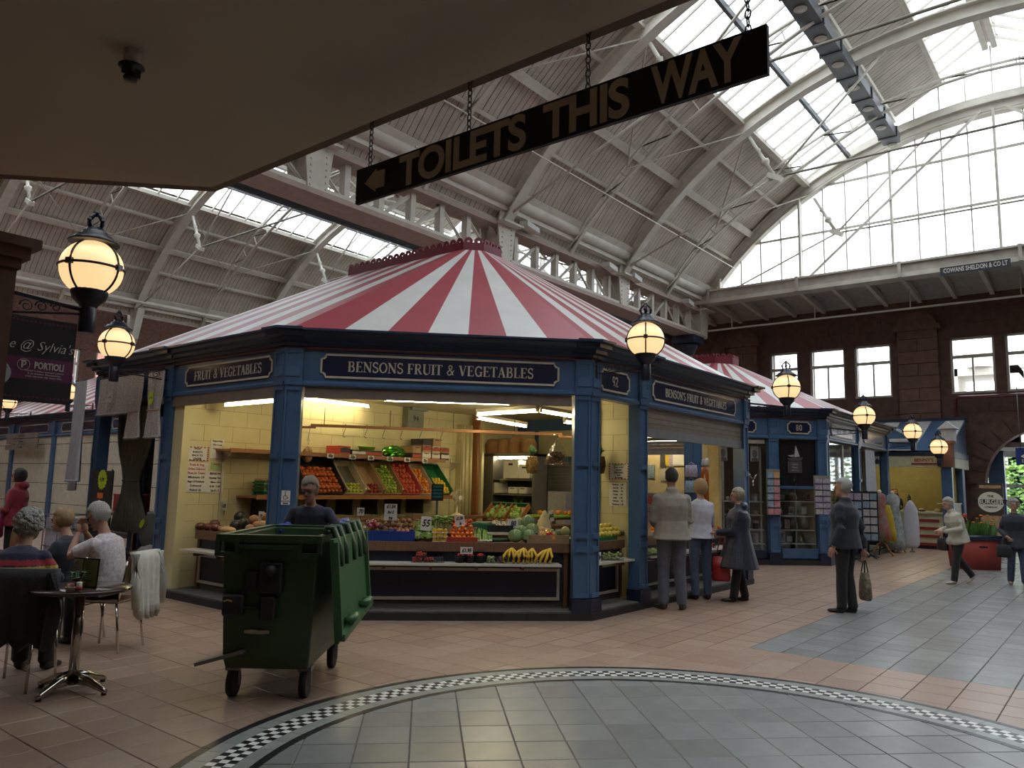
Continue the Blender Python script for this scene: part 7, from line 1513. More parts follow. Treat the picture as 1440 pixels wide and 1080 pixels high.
# white coat over the near chair back
def drape(label, p, rz, w, d, mm, name='draped_coat', dep=.16, back=True):
    t = thing(name, label, 'coat', p, rz); g = G(); n = 15; m_ = 9; vs = []
    for i in range(m_):
        f = i/(m_-1)
        for j in range(n):
            a = -1+2*j/(n-1); x = -.03-.1*f*.4+.025*sin(j*1.9+f*2)*f; vs.append(V(x-(.02 if f else 0), a*w/2*(1-.1*f+.1*sin(f*5)*.3), -d*f*(1-.12*abs(sin(j*.8)))))
    q = n*m_; vs += [v+V(.055*(1-.3*abs(v.z)/d), 0, .0) for v in vs]
    fs = []
    for i in range(m_-1):
        for j in range(n-1): a = i*n+j; fs += [(a, a+1, a+n+1, a+n), (q+a+n, q+a+n+1, q+a+1, q+a)]
    fs += [(j+1, j, q+j, q+j+1) for j in range(n-1)]+[((m_-1)*n+j, (m_-1)*n+j+1, q+(m_-1)*n+j+1, q+(m_-1)*n+j) for j in range(n-1)]
    fs += [(i*n, (i+1)*n, q+(i+1)*n, q+i*n) for i in range(m_-1)]+[((i+1)*n+n-1, i*n+n-1, q+i*n+n-1, q+(i+1)*n+n-1) for i in range(m_-1)]
    g.add(vs, fs, 0, True); g.build('coat_cloth', mm, t); return t, g
rzc = atan2(LF[1], LF[0])
t, _ = drape('white cardigan draped over the chair of the woman in the lilac white blouse', cw_-dl*.30+V(0, 0, .90), rzc, .40, .62, cloth('off_white', (.55, .55, .50)))
for s in (-1, 1): G().tube([V(-.03, s*.19, -.02), V(-.07, s*.22, -.25), V(-.08, s*.2, -.5)], [.04, .045, .035], 8).build('sleeve', cloth('off_white', (.5, .5, .5)), t)
t, _ = drape('dark grey jacket hung over the chair back of the woman in the striped jumper', c3-V(fa[0], fa[1], 0)*.31+V(.05, -.04, .90), atan2(fa[1], fa[0]), .62, .58, cloth('charcoal_jacket', (.05, .05, .055)))
for s in (-1, 1): G().tube([V(-.03, s*.29, -.03), V(-.08, s*.33, -.3), V(-.07, s*.3, -.56)], [.05, .055, .045], 8).build('sleeve', cloth('charcoal_jacket', (.05, .05, .055)), t)
# round table with menu, plant, pot, shaker
tp_ = gp(101, 972); TZ = .755
m_mar = mat('brown_marble_top', (.07, .045, .038), .16, var=.5, scale=5, spec=.6); m_alu = mat('polished_aluminium', (.55, .52, .46), .15, 1.0, var=.05)
tb = thing('cafe_table', 'round brown marble café table on a polished pedestal foot', 'table', tp_, radians(8))
G().lathe([(.0, TZ-.03), (.33, TZ-.03), (.35, TZ-.025), (.352, TZ-.008), (.345, TZ), (0, TZ)], n=40).build('table_top', m_mar, tb); G().tube([(0, 0, .05), (0, 0, TZ-.03)], .036, 16).build('pedestal', m_alu, tb)
for k in range(4): a = k*pi/2+.25; g = G().tube([V(cos(a)*.02, sin(a)*.02, .10), V(cos(a)*.14, sin(a)*.14, .085), V(cos(a)*.28, sin(a)*.28, .035), V(cos(a)*.31, sin(a)*.31, .025)], [(.03, .05), (.03, .035), (.022, .02), (.016, .015)], 10); f_ = g.build('foot', m_alu, tb); G().lathe([(.018, 0), (.018, .022)], (cos(a)*.29, sin(a)*.29, 0), 10).build('rubber_foot', m_rub, f_)
def ontab(u, v): p = px(u, v, 'z', TZ); return V(p.x, p.y, TZ)
vd = mixd(0, 1)
p = ontab(113, 826); t = thing('menu_card', 'open black menu folder with cream pages standing on the café table', 'menu', p, atan2(RT[1], RT[0])); m_mback = mat('menu_black', (.015, .012, .012), .5); m_mpage = mat('menu_page', (.40, .38, .20), .6); m_mpage2 = mat('menu_page_olive', (.22, .21, .07), .6)
for s, w, mp, a in ((-1, .115, m_mpage, .45), (1, .145, m_mpage2, -.25)):
    T = Matrix.Rotation(a*s*-1*s, 4, 'Z') if False else Matrix.Rotation(a, 4, 'Z'); T = T if s > 0 else Matrix.Rotation(-.45, 4, 'Z')
    G().box(0 if s > 0 else -w, w if s > 0 else 0, -.003, .003, 0, .215, 0, T @ Matrix.Rotation(-.06, 4, 'X')).build('cover', m_mback, t); o = G().box(.008 if s > 0 else -w+.006, w-.012 if s > 0 else -.006, -.006, -.003, .012, .205, 0, T @ Matrix.Rotation(-.06, 4, 'X')).build('page', mp, t)
    g = G()
    for i in range(11): x0 = (.03 if s > 0 else -w+.02); ln = rnd(.03, .07); g.box(x0, x0+ln, -.0075, -.006, .185-i*.014, .188-i*.014, 0, T @ Matrix.Rotation(-.06, 4, 'X'))
    g.build('printed_line', m_ink, t)
p = ontab(108, 829); t = thing('potted_plant', 'small green houseplant in an orange pot in front of the menu', 'plant', p); G().lathe([(.035, 0), (.05, .055), (.054, .055), (.048, .05)], n=16).build('pot', mat('orange_pot', (.42, .10, .03), .5), t); g = G()
for k in range(34): a = k*2.4; l = .05+.05*rnd(.3, 1); z1 = .075+rnd(0, .06); d = V(cos(a), sin(a), 0); s_ = V(-sin(a), cos(a), 0); g.add([V(0, 0, .05)+d*.005, d*l*.55-s_*.014+V(0, 0, z1), d*l+V(0, 0, z1-.004), d*l*.55+s_*.014+V(0, 0, z1)], [(0, 1, 2, 3)])
g.build('leaves', mat('houseplant_leaf', (.05, .12, .045), .4, var=.4, scale=20), t)
p = ontab(105, 831); t = thing('sugar_pot', 'small white dish of sugar sachets on the café table', 'dish', p+V(-FW[0], -FW[1], 0)*.06); G().lathe([(.025, 0), (.034, .035), (.036, .035), (.03, .03), (.02, .008)], n=16).build('dish_body', m_poly, t); g = G()
for k in range(6): g.boxc((rnd(-.014, .014), rnd(-.014, .014), .04), .03, .004, .04, rnd(0, 3))
g.build('sachets', mat('pink_sachet', (.55, .33, .30), .6, var=.3, scale=60), t)
p = ontab(117, 831); t = thing('salt_shaker', 'white cardboard salt shaker with a red label on the café table', 'shaker', p+V(-FW[0], -FW[1], 0)*.06); G().lathe([(.019, 0), (.019, .068), (.015, .072), (0, .072)], n=16).build('shaker_body', m_poly, t); G().lathe([(.0195, .012), (.0195, .04)], n=16).build('red_label', mat('red_label', (.5, .03, .05), .5), t)
# ================= number 80 shopfront =================
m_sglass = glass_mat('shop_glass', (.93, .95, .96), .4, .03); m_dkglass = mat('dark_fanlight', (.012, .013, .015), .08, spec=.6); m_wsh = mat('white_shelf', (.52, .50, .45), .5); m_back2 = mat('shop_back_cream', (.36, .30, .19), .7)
def on2(f, d=0, z=0): a = V(X2+LG*f, LG-LG*f, z); return a+V(c45, c45, 0)*d          # along the 45 degree face, d inwards
def face_box(f0, f1, d0, d1, z0, z1, g=None):
    g = g or G(); vs = [on2(f, d, z) for z in (z0, z1) for d in (d0, d1) for f in (f0, f1)]
    return g.add(vs, [(0, 2, 3, 1), (4, 5, 7, 6), (0, 1, 5, 4), (2, 6, 7, 3), (0, 4, 6, 2), (1, 3, 7, 5)])
A0, A1, B0, B1 = .075, .545, .66, .935
face_box(B0, B1, .02, .1, .1, .34).build('stall_riser', m_blue, b2); face_box(A0, A1, .02, .1, .1, .3).build('stall_riser', m_navy, b2)
face_box(B0, B1, .05, .056, 1.66, 2.66).build('fanlight', m_dkglass, b2); face_box(B0, B1, .04, .09, 1.62, 1.68).build('transom', m_blue, b2); face_box(B0, B1, .05, .056, .34, 1.62).build('glass_pane', m_sglass, b2)
face_box(A0, A1, .05, .056, .3, 2.6).build('glass_pane', m_sglass, b2); face_box(A0, A1, .04, .1, 2.58, 2.66).build('window_head', m_wsh, b2)
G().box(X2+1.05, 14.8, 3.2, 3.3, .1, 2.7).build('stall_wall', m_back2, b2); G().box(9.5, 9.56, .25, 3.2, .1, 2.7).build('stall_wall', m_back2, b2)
# left face, seen through the fruit stall
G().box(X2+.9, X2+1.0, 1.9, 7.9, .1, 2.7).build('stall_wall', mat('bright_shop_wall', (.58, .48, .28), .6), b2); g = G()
for i in range(4): g.box(X2+.02, X2+.06, 2.3, 4.5, 2.38+i*.075, 2.45+i*.075)
g.build('roller_shutter', m_shut, b2); G().box(X2+.01, X2+.07, 2.3, 4.5, 2.3, 2.38).build('shutter_rail', m_shutb, b2)
sh = thing('window_shelving', 'white shelving of small gift boxes behind the glass left of the number 80 door', 'shelf', (0, 0, 0))
for z in (.42, .72, 1.03, 1.32): face_box(A0, A1, .14, .5, z-.012, z+.012).build('shelf_board', m_wsh, sh)
for f in (A0+.01, .25, .43, A1-.01): face_box(f-.006, f+.006, .2, .24, .3, 2.5).build('shelf_post', m_wsh, sh)
m_gift = [mat('gift_%d' % i, c, .6) for i, c in enumerate(((.48, .46, .42), (.34, .26, .16), (.25, .21, .17), (.40, .38, .36), (.20, .12, .08), (.05, .05, .055)))]
for r_, z in enumerate((.432, .732, 1.042, 1.332)):
    for i in range(4):
        f = .20+i*.1; w = rnd(.06, .10); h = rnd(.08, .2); q = on2(f, .28, z); t = thing('gift_box', '%s gift item from the left on the %s shelf left of the number 80 door' % (NTH[i], ('lowest', 'second', 'third', 'top')[r_]), 'gift', q, -pi/4)
        G().box(-w/2, w/2, -.05, .05, 0, h).build('box_body', m_gift[(i+r_*2) % 6], t); G().box(-w/2-.003, w/2+.003, -.053, .053, h*.72, h+.004).build('box_lid', m_gift[(i+r_) % 4], t)
for i, f in enumerate((.25, .37, .49)):
    q = on2(f, .2, 2.18); t = thing('framed_picture', '%s small framed portrait from the left at the top of the gift window' % NTH[i], 'picture', q, -pi/4); G().box(-.11, .11, 0, .02, 0, .36).build('frame', m_blk, t); G().box(-.095, .095, -.004, 0, .015, .345).build('print', m_paper, t)
    g = G(); T = face_T((0, -.006, .18), 0)
    g.prism([(.06*cos(a*pi/10), .085*sin(a*pi/10)) for a in range(20)], 0, .002, 0, T); g.prism([(-.08, -.16), (.08, -.16), (.06, -.09), (-.06, -.09)], 0, .002, 0, T); g.build('drawn_head', mat('pencil_grey', (.22, .21, .20), .7), t); G().box(-.01, .01, 0, .01, .36, .4).build('hanger', m_blk, t)
q = on2(.48, .22, 1.80); t = thing('letter_balloon', 'shiny silver letter Y balloon in the gift window', 'balloon', q, -pi/4); m_silv = mat('silver_foil', (.65, .65, .66), .12, 1.0)
for p_ in ([(-.11, 0, .14), (0, 0, 0)], [(.11, 0, .14), (0, 0, 0)], [(0, 0, .01), (0, 0, -.14)]): G().tube([V(*p_[0]), V(*p_[0]).lerp(V(*p_[1]), .5), V(*p_[1])], [.022, .034, .03], 10).build('balloon_arm', m_silv, t)
for i, (f, z, s_) in enumerate(((.62, 1.04, 'white'), (.72, 1.04, 'tall'), (.84, 1.04, 'low'), (.61, .74, 'cream'), (.68, .74, 'framed'), (.76, .74, 'dark'), (.86, .74, 'upright white'), (.63, .45, 'brown'), (.70, .45, 'pale'), (.80, .45, 'wide white'), (.88, .45, 'small white'), (.64, 1.36, 'slanted white'), (.76, 1.36, 'grey'), (.88, 1.36, 'boxed'))):
    f = .68+(f-.6)*.82; q = on2(f, .3, z); w = rnd(.08, .13); h = rnd(.1, .24); t = thing('window_ornament', '%s ornament on the %s shelf of the number 80 door window' % (s_, {1.36: 'top', 1.04: 'second', .74: 'third', .45: 'lowest'}[z]), 'ornament', q, -pi/4); G().box(-w/2, w/2, -.04, .04, 0, .02).build('base', m_gift[5], t)
    if i % 3 == 0: G().lathe([(.03, .02), (w*.4, h*.3), (w*.35, h*.6), (.02, h*.85), (.03, h)], n=12).build('vase', m_gift[i % 4], t)
    else: G().box(-w/2, w/2, -.02, .02, .02, h).build('panel', m_gift[i % 4], t); G().box(-w*.36, w*.36, -.024, -.02, .04, h-.02).build('inset', m_gift[(i+4) % 6], t)
sh = thing('door_window_shelving', 'grey shelves of ornaments in the number 80 door window', 'shelf', (0, 0, 0))
for z in (.44, .73, 1.03, 1.35): face_box(B0, B1, .16, .46, z-.016, z).build('shelf_board', m_wsh, sh)
face_box(B0, B1, .5, .53, .1, 2.66).build('backboard', mat('brown_backboard', (.07, .05, .035), .8), sh); face_box(.795, .802, .2, .24, .3, 1.62).build('shelf_post', m_gbox, sh)
q = on2(.77, .03, 2.3); t = thing('sailboat_ornament', 'dark hanging sailboat plaque with a tinsel tail in the number 80 fanlight', 'ornament', q, -pi/4); T = face_T((0, 0, 0), 0); G().prism([(-.17, -.02), (-.12, -.08), (.14, -.08), (.19, -.0)], 0, .01, 0, T).build('hull', m_gift[5], t); g = G(); g.prism([(-.01, 0), (.12, .02), (.03, .26)], 0, .006, 0, T); g.prism([(-.03, 0), (-.16, .03), (-.01, .06)], 0, .006, 0, T); g.build('sail', m_gift[3], t); G().box(-.16, .16, -.012, 0, -.34, -.09).build('plaque', m_gift[5], t)
for i, s_ in enumerate(('OPEN', 'Please', 'come in')): text(s_, .05, m_gift[3], t, Matrix.Translation((0, -.014, -.16-.06*i)) @ Matrix.Rotation(pi/2, 4, 'X'), ext=.002)
g = G()
for i in range(14): g.boxc((.02*sin(i*1.3), 0, -.38-i*.035), .016, .004, .03, i)
g.build('tinsel_tail', m_silv, t)
# hanging card racks on the posts
m_cards = [mat('card_%s' % n, c, .5, var=.45, scale=30, col2=c2) for n, c, c2 in (('pink', (.42, .12, .18), (.5, .3, .3)), ('blue', (.10, .2, .3), (.35, .42, .5)), ('orange', (.5, .18, .05), (.45, .35, .2)), ('white', (.5, .5, .5), (.3, .28, .3)), ('lilac', (.24, .18, .3), (.45, .42, .5)))]
def card_rack(label, p, rz, cols, rows, w, h, pool, name='card_rack'):
    t = thing(name, label, 'card rack', p, rz); W_, H_ = cols*w, rows*h; G().box(-W_/2-.01, W_/2+.01, 0, .012, 0, H_+.05).build('rack_back', m_gbox, t)
    for r in range(rows):
        G().box(-W_/2, W_/2, -.03, 0, r*h, r*h+.008).build('rack_rail', m_blk, t)
        for c_ in range(cols): x = -W_/2+w*(c_+.5); G().box(x-w*.44, x+w*.44, -.022, -.014, r*h+.012, r*h+h*.93).build('greeting_card', random.choice(pool), t)
    return t
q = on2(.585, -.09, 1.05); card_rack('wall rack of bright greetings cards on the post left of the number 80 door', q, -pi/4, 2, 6, .14, .155, [m_cards[0], m_cards[1], m_cards[2], m_cards[0]])
q = on2(.965, -.12, 1.17); q = px(1157, 712, 'y', -.22); card_rack('tall rack of grey postcards just left of the white haired man', (q.x, q.y, 1.10), -pi/4-.1, 2, 6, .16, .125, [m_cards[3], m_cards[4]])
# right hand face: windows, counter, goods
G().box(9.8, 11.95, .03, .06, .1, .75).build('stall_riser', m_blue, b2)
for x0, x1 in ((9.8, 10.85), (10.95, 11.95)): G().box(x0, x1, .04, .046, .75, 2.66).build('glass_pane', m_sglass, b2)
G().box(10.85, 10.95, .02, .07, .75, 2.66).build('mullion', m_wsh, b2)
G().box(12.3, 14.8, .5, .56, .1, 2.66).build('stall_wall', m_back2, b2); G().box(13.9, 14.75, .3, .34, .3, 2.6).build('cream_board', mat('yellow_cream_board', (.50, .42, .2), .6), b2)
m_sheer = mat('white_sheer_cloth', (.52, .53, .58), .8, var=.08, scale=12); m_lace = mat('cream_lace', (.46, .43, .41), .85, var=.25, scale=40)
def curtain(label, p, rz, w, h, mm, folds=7, amp=.03, waist=0, name='lace_curtain', trim=None, tie=None):
    t = thing(name, label, 'curtain', p, rz); g = G(); n = folds*4+1; m_ = 11; vs = []
    for i in range(m_):
        f = i/(m_-1); ww = w*(1-waist*math.exp(-((f-.62)/.22)**2))
        for j in range(n): a = j/(n-1)-.5; vs.append(V(a*ww+(waist*.15*w*(f if waist else 0)), amp*sin(j*pi/2)*(0.5+f), -h*f-(.02*abs(sin(j*pi/4)) if i == m_-1 else 0)))
    q = len(vs); vs2 = vs+[v+V(0, .006, 0) for v in vs]; fs = []
    for i in range(m_-1):
        for j in range(n-1): a = i*n+j; fs += [(a, a+1, a+n+1, a+n), (q+a+n, q+a+n+1, q+a+1, q+a)]
    g.add(vs2, fs, 0, True); g.build('cloth_panel', mm, t); G().tube([V(-w/2, 0, .01), V(w/2, 0, .01)], .01, 6).build('curtain_rod', m_blk, t)
    if trim: G().tube([vs[(m_-1)*n+j]+V(0, -.004, 0) for j in range(n)], .014, 5).build('lace_hem', trim, t)
    if tie: i = 6; G().tube([vs[i*n+j]+V(0, -.012, 0) for j in range(n)], .012, 5).build('tie_band', tie, t)
    return t
q = px(1222, 612, 'y', -.1); curtain('white sheer curtain hung on the far corner of the number 80 block', (q.x, -.1, 2.62), 0, .85, 1.05, m_sheer)
# postcard spinners and clothes stands outside
for k, (u, v, lab) in enumerate(((1200, 790, 'nearer postcard spinner with blue cards behind the man in black'), (1222, 786, 'farther postcard spinner with blue cards beside the floral dress'))):
    q = gp(u, v); t = thing('postcard_spinner', lab, 'card rack', q, .3); G().tube([V(0, 0, .03), V(0, 0, 1.62)], .02, 8).build('pole', m_blk, t)
    for a in range(4): G().tube([V(0, 0, .12), V(cos(a*pi/2+.6)*.28, sin(a*pi/2+.6)*.28, .03)], .016, 6).build('foot', m_blk, t)
    for a in range(4):
        T = Matrix.Rotation(a*pi/2+.3, 4, 'Z')
        for r in range(6):
            for c_ in range(2): G().box(-.17+c_*.17, -.02+c_*.17, -.2, -.19, .45+r*.19, .60+r*.19, 0, T).build('postcard', random.choice([m_cards[1], m_cards[3], m_cards[1], m_cards[4]]), t)
        G().box(-.19, .19, -.185, -.175, .42, 1.6, 0, T).build('rack_back', m_blk, t)
m_pine = mat('pine_stand', (.40, .20, .07), .5); m_fl1 = mat('red_floral_cloth', (.40, .06, .03), .8, scale=7, col2=(.20, .24, .24)); m_fl2 = mat('pale_floral_cloth', (.46, .46, .46), .8, scale=9, col2=(.12, .22, .22)); m_yel = mat('yellow_cloth', (.55, .40, .03), .8)
def dress(label, u, v, mm, w, h, z0, stand=True, rz=0):
    q = gp(u, v); t = thing('dress_stand' if stand else 'hanging_dress', label, 'dress stand', q, rz); g = G()
    zt = z0+h; g.tube([V(0, 0, zt), V(0, 0, zt-.05), V(0, 0, zt-.14), V(0, 0, zt-.38), V(0, 0, zt-.5), V(0, 0, z0+.25), V(0, 0, z0)], [(.05, .04), (.14, .07), (w*.62, .11), (w*.52, .10), (w*.6, .11), (w*.9, .15), (w, .18)], 20); g.build('dress', mm, t)
    G().tube([V(0, 0, .3), V(0, 0, zt+.02)], .02, 8).build('pole', m_pine, t); G().ball((0, 0, zt+.03), .05, 10, 7).build('neck_cap', m_poly, t)
    for a in range(3): G().tube([V(0, 0, .34), V(cos(a*2.1+.4)*.1, sin(a*2.1+.4)*.1, .3), V(cos(a*2.1+.4)*.28, sin(a*2.1+.4)*.28, .02)], .022, 6).build('leg', m_pine, t)
    return t
dress('red floral dress on a pine stand outside the number 80 block', 1240, 782, m_fl1, .24, 1.15, .42)
dress('long pale floral dress behind the red floral dress', 1258, 777, m_fl2, .30, 1.45, .10)
q = gp(1249, 779); t = thing('yellow_cloth', 'bright yellow cloth hanging between the two floral dresses', 'cloth', V(q.x, q.y, 1.02)+V(-.1, -.06, 0)); G().tube([V(0, 0, .3), V(.02, 0, 0), V(.05, 0, -.4), V(.06, 0, -.62)], [(.05, .03), (.12, .05), (.16, .06), (.17, .06)], 14).build('cloth_fall', m_yel, t); t.location.z = .95
q = gp(1283, 776); t = thing('ironing_board', 'white covered ironing board standing upright on a small foot', 'ironing board', q, .2); G().tube([V(0, 0, .10), V(0, 0, .2), V(0, 0, .7), V(.0, 0, 1.15), V(0, 0, 1.32), V(0, 0, 1.38)], [(.12, .03), (.19, .05), (.20, .05), (.16, .05), (.08, .04), (.02, .02)], 18).build('board_cover', m_sheer, t); G().box(-.2, .2, -.06, .06, 0, .03).build('foot', m_zinc, t); G().tube([V(0, 0, .03), V(0, 0, .12)], .02, 6).build('foot_stem', m_zinc, t)
q = gp(1262, 778); t = thing('wire_basket', 'wire display basket with navy cloth between the dresses and the ironing board', 'basket', V(q.x, q.y, 0)+V(.5, .25, 0)); g = G()
for z in (.02, .25, .5, .72):
    for a, b in (((-.28, -.2), (.28, -.2)), ((.28, -.2), (.28, .2)), ((.28, .2), (-.28, .2)), ((-.28, .2), (-.28, -.2))): g.tube([V(*a, z), V(*b, z)], .007, 5)
for i in range(8):
    x = -.28+.08*i
    for y in (-.2, .2): g.tube([V(x, y, .02), V(x, y, .72)], .005, 4)
g.build('wire_frame', m_steel, t); G().ball((0, 0, .66), (.26, .18, .12), 12, 8, jit=.08).build('navy_cloth', mat('navy_fabric', (.015, .02, .06), .8), t); G().box(-.25, .25, -.17, .17, .05, .45).build('packed_goods', m_poly, t)
# goods seen through the fruit stall: opposite shop display
for i, (u_, v_, w, h, mm, lab) in enumerate(((932.5, 657, .15, .32, m_gift[5], 'black folder'), (938, 655, .12, .28, m_yel, 'yellow folder'), (943.5, 656, .13, .30, m_cards[4], 'lilac folder'), (954, 655, .32, .38, m_paper, 'large cream card sheet'), (915, 672, .2, .3, m_cards[1], 'pale blue card'), (934, 676, .2, .26, m_gift[0], 'white boxed frame'))):
    q = px(u_, v_, 'x', X2+.87); t = thing('wall_display_item', lab+' on the wall of the shop across the alley', 'stationery', q); G().box(0, .015, -w/2, w/2, 0, h).build('cover', mm, t); G().box(-.004, 0, -w/2+.02, w/2-.02, .02, h-.02).build('front_print', mm, t); G().box(.0, .02, -.01, .01, h, h+.04).build('hanger_tab', m_paper, t)
t = card_rack('rack of pink and red cards low in the shop across the alley', (X2+.6, px(928, 700, 'x', X2+.6).y, .45), -pi/2, 5, 5, .17, .19, [m_cards[0], m_redcar, m_cards[2], m_cards[0]])
for i, (v_, mm, lab) in enumerate(((650, m_cards[4], 'lilac and white gift bag'), (672, m_cards[1], 'blue gift bag'))): t = tote(lab+' hanging beside the post across the alley', px(972, v_, 'x', X2-.15), 0, .3, .26, .1, mm, .06)
t = thing('helium_bottle', 'large brown plastic barrel with a pale lid across the alley', 'barrel', (X2-.35, px(994, 660, 'x', X2-.35).y, .0)); t.scale = (.62, .62, 1.06); G().lathe([(.2, 1.25), (.22, 1.3), (.22, 1.75), (.19, 1.9), (.15, 1.92)], n=20).build('barrel_body', mat('amber_plastic', (.30, .08, .015), .2), t); G().lathe([(.15, 1.92), (.19, 1.95), (.17, 2.05), (0, 2.09)], n=20).build('lid', m_gift[3], t); G().lathe([(.19, 0), (.19, 1.25)], n=16).build('stand', m_blk, t)
# stacks of purple packs beyond the alley door of the fruit stall
m_purp = mat('lilac_pack', (.32, .26, .42), .45, var=.3, scale=20, col2=(.44, .42, .52))
for c_ in range(3):
    for r in range(8):
        t = thing('crisp_pack', 'lilac multipack in the stack beyond the alley door, %s column, %s from the bottom' % (('left', 'middle', 'right')[c_], NTH[r]), 'pack', (X2-.62, 4.65-.48*c_, 0+.175*r), 0, 'lilac packs beyond the alley door'); G().box(-.18, .18, -.2, .2, 0, .165).build('pack_body', m_purp, t); G().box(-.183, -.18, -.14, .14, .04, .12).build('pack_label', m_cards[3], t)
tube_light('unseen tube added to light the shop across the alley', (X2+.45, 2.5), (X2+.45, 4.0), 2.62)  # hidden by the shutter, added to brighten the display wall
# ================= hot food kiosk =================
kx, ky0, ky1 = 17.0, -1.2, 2.9; KX2 = 19.9
ks = thing('food_kiosk', 'blue and cream hot food kiosk with a striped roof against the end wall', 'kiosk', (0, 0, 0)); m_kcr = mat('kiosk_cream', (.46, .43, .28), .5); m_kyel = mat('kiosk_yellow', (.29, .24, .08), .6); m_kwh = mat('kiosk_white', (.52, .53, .52), .5); m_brick2 = mat('brown_brick_capital', (.20, .09, .055), .8, bump=.4); m_kred = mat('kiosk_red_slat', (.22, .025, .02), .5)
G().box(kx, kx+.5, ky0+.2, ky1, .12, 1.0).build('counter_front', m_kcr, ks); G().box(kx-.06, kx+.6, ky0+.1, ky1, 1.0, 1.05).build('counter_top', m_kcr, ks); G().box(kx+.02, kx+.48, ky0+.2, ky1, 0, .12).build('plinth', m_navy, ks)
G().box(kx+2.4, kx+2.5, ky0+.2, ky1, 0, 2.7).build('back_wall', m_kyel, ks); G().box(kx, KX2, ky0+.1, ky1, 2.6, 2.66).build('ceiling', m_kyel, ks); G().box(kx+1.5, KX2, ky0+.12, ky0+.2, 0, 2.6).build('side_wall', m_kyel, ks)
G().box(kx-.08, kx+.1, ky0, ky1, 2.33, 2.66).build('fascia', m_kcr, ks); G().box(kx-.1, kx+.1, ky0-.02, ky1, 2.66, 2.8).build('fascia_band', m_navy, ks); G().box(kx, KX2, ky0-.06, ky0+.08, 2.33, 2.62).build('side_fascia', m_kcr, ks); G().box(kx, KX2, ky0-.08, ky0+.08, 2.62, 2.8).build('side_band', m_navy, ks)
G().box(kx-.09, kx+.12, ky0-.05, ky0+.22, 0, 2.33).build('post', m_blue, ks); G().box(kx-.11, kx+.14, ky0-.07, ky0+.24, 1.14, 1.18).build('post_band', m_blue, ks); G().box(kx+1.7, kx+2.1, ky0-.05, ky0+.1, 0, 2.33).build('post', m_blue, ks)
G().box(kx+.1, kx+1.7, ky0+.0, ky0+.4, 1.28, 1.31).build('side_shelf', m_wsh, ks); G().box(kx+.1, kx+1.7, ky0+.02, ky0+.08, .1, 1.28).build('side_panel', m_kcr, ks)
g = G(); g.box(kx-.16, kx+.2, ky0-.1, ky0+.28, 2.33, 3.0); g.build('brick_capital', m_brick2, ks); G().box(kx-.2, kx+.24, ky0-.14, ky0+.32, 3.0, 3.08).build('capital_top', m_brick2, ks)
for i in range(9):
    y0_, y1_ = ky0+.0+i*.46, ky0+.46+i*.46; o = G(); o.add([V(kx-.1, y0_, 2.82), V(kx-.1, y1_, 2.82), V(KX2, y1_, 3.9), V(KX2, y0_, 3.9), V(kx-.1, y0_, 2.78), V(kx-.1, y1_, 2.78), V(KX2, y1_, 3.86), V(KX2, y0_, 3.86)], [(0, 1, 2, 3), (7, 6, 5, 4), (0, 4, 5, 1), (0, 3, 7, 4), (1, 5, 6, 2)]); o.build('roof_strip', (m_kwh, m_blue)[i % 2], ks)
G().prism([(kx-.1, 2.8), (KX2, 2.8), (KX2, 3.86)], ky0-.02, ky0+.02, 0, Matrix(((1, 0, 0, 0), (0, 0, 1, 0), (0, 1, 0, 0), (0, 0, 0, 1)))).build('roof_end', m_blue, ks)
G().box(KX2, KX2+.1, ky0-.1, ky1+2, 3.8, 4.0).build('roof_ridge', m_navy, ks)
T = Matrix.Translation((kx-.12, 0, 0)) @ Matrix(((0, 0, 1, 0), (1, 0, 0, 0), (0, 1, 0, 0), (0, 0, 0, 1)))
for yc in (.35, 2.0):
    G().prism([(yc-.75, 3.12), (yc+.75, 3.12), (yc, 3.55)], -.02, .3, 0, T).build('pediment', m_blue, ks); g = G()
    for a, b in (((yc-.8, 3.1), (yc, 3.58)), ((yc, 3.58), (yc+.8, 3.1)), ((yc-.8, 3.12), (yc+.8, 3.12))): g.bar(T @ V(*a, -.02), T @ V(*b, -.02), .06, .08)
    g.build('pediment_moulding', m_kwh, ks); G().prism([(yc-.72, 2.82), (yc+.72, 2.82), (yc+.72, 3.08), (yc-.72, 3.08)], -.02, .2, 0, T).build('name_panel', m_blue, ks)
    g = G()
    for z in (2.83, 3.07): g.bar(T @ V(yc-.72, z, -.03), T @ V(yc+.72, z, -.03), .02, .025)
    for y in (yc-.72, yc+.72): g.bar(T @ V(y, 2.83, -.03), T @ V(y, 3.07, -.03), .02, .025)
    g.build('panel_bead', m_kwh, ks)
dm = V(kx+.35, ky0+.05, 3.12); g = G(); g.boxc(dm+V(0, 0, .12), .45, .32, .4); g.build('dormer_body', m_kwh, ks); G().prism([(-.25, 0), (.25, 0), (0, .22)], -.3, .3, 0, Matrix.Translation(dm+V(0, 0, .32)) @ Matrix(((0, 0, 1, 0), (1, 0, 0, 0), (0, 1, 0, 0), (0, 0, 0, 1)))).build('dormer_roof', m_kwh, ks)
text("BENNY'S", .13, m_kred, ks, face_T((kx-.085, -.55, 2.53), -pi/2), bold=.003, ext=.004); G().box(kx-.09, kx-.08, -.88, -.22, 2.40, 2.45).build('red_line', m_kred, ks)
g = G(); g.add([V(kx-.085, .55, 2.42), V(kx-.085, .85, 2.42), V(kx-.085, .7, 2.6), V(kx-.075, .55, 2.42), V(kx-.075, .85, 2.42), V(kx-.075, .7, 2.6)], [(0, 1, 2), (5, 4, 3), (0, 3, 4, 1), (1, 4, 5, 2), (2, 5, 3, 0)]); g.build('tent_emblem', m_blk, ks)
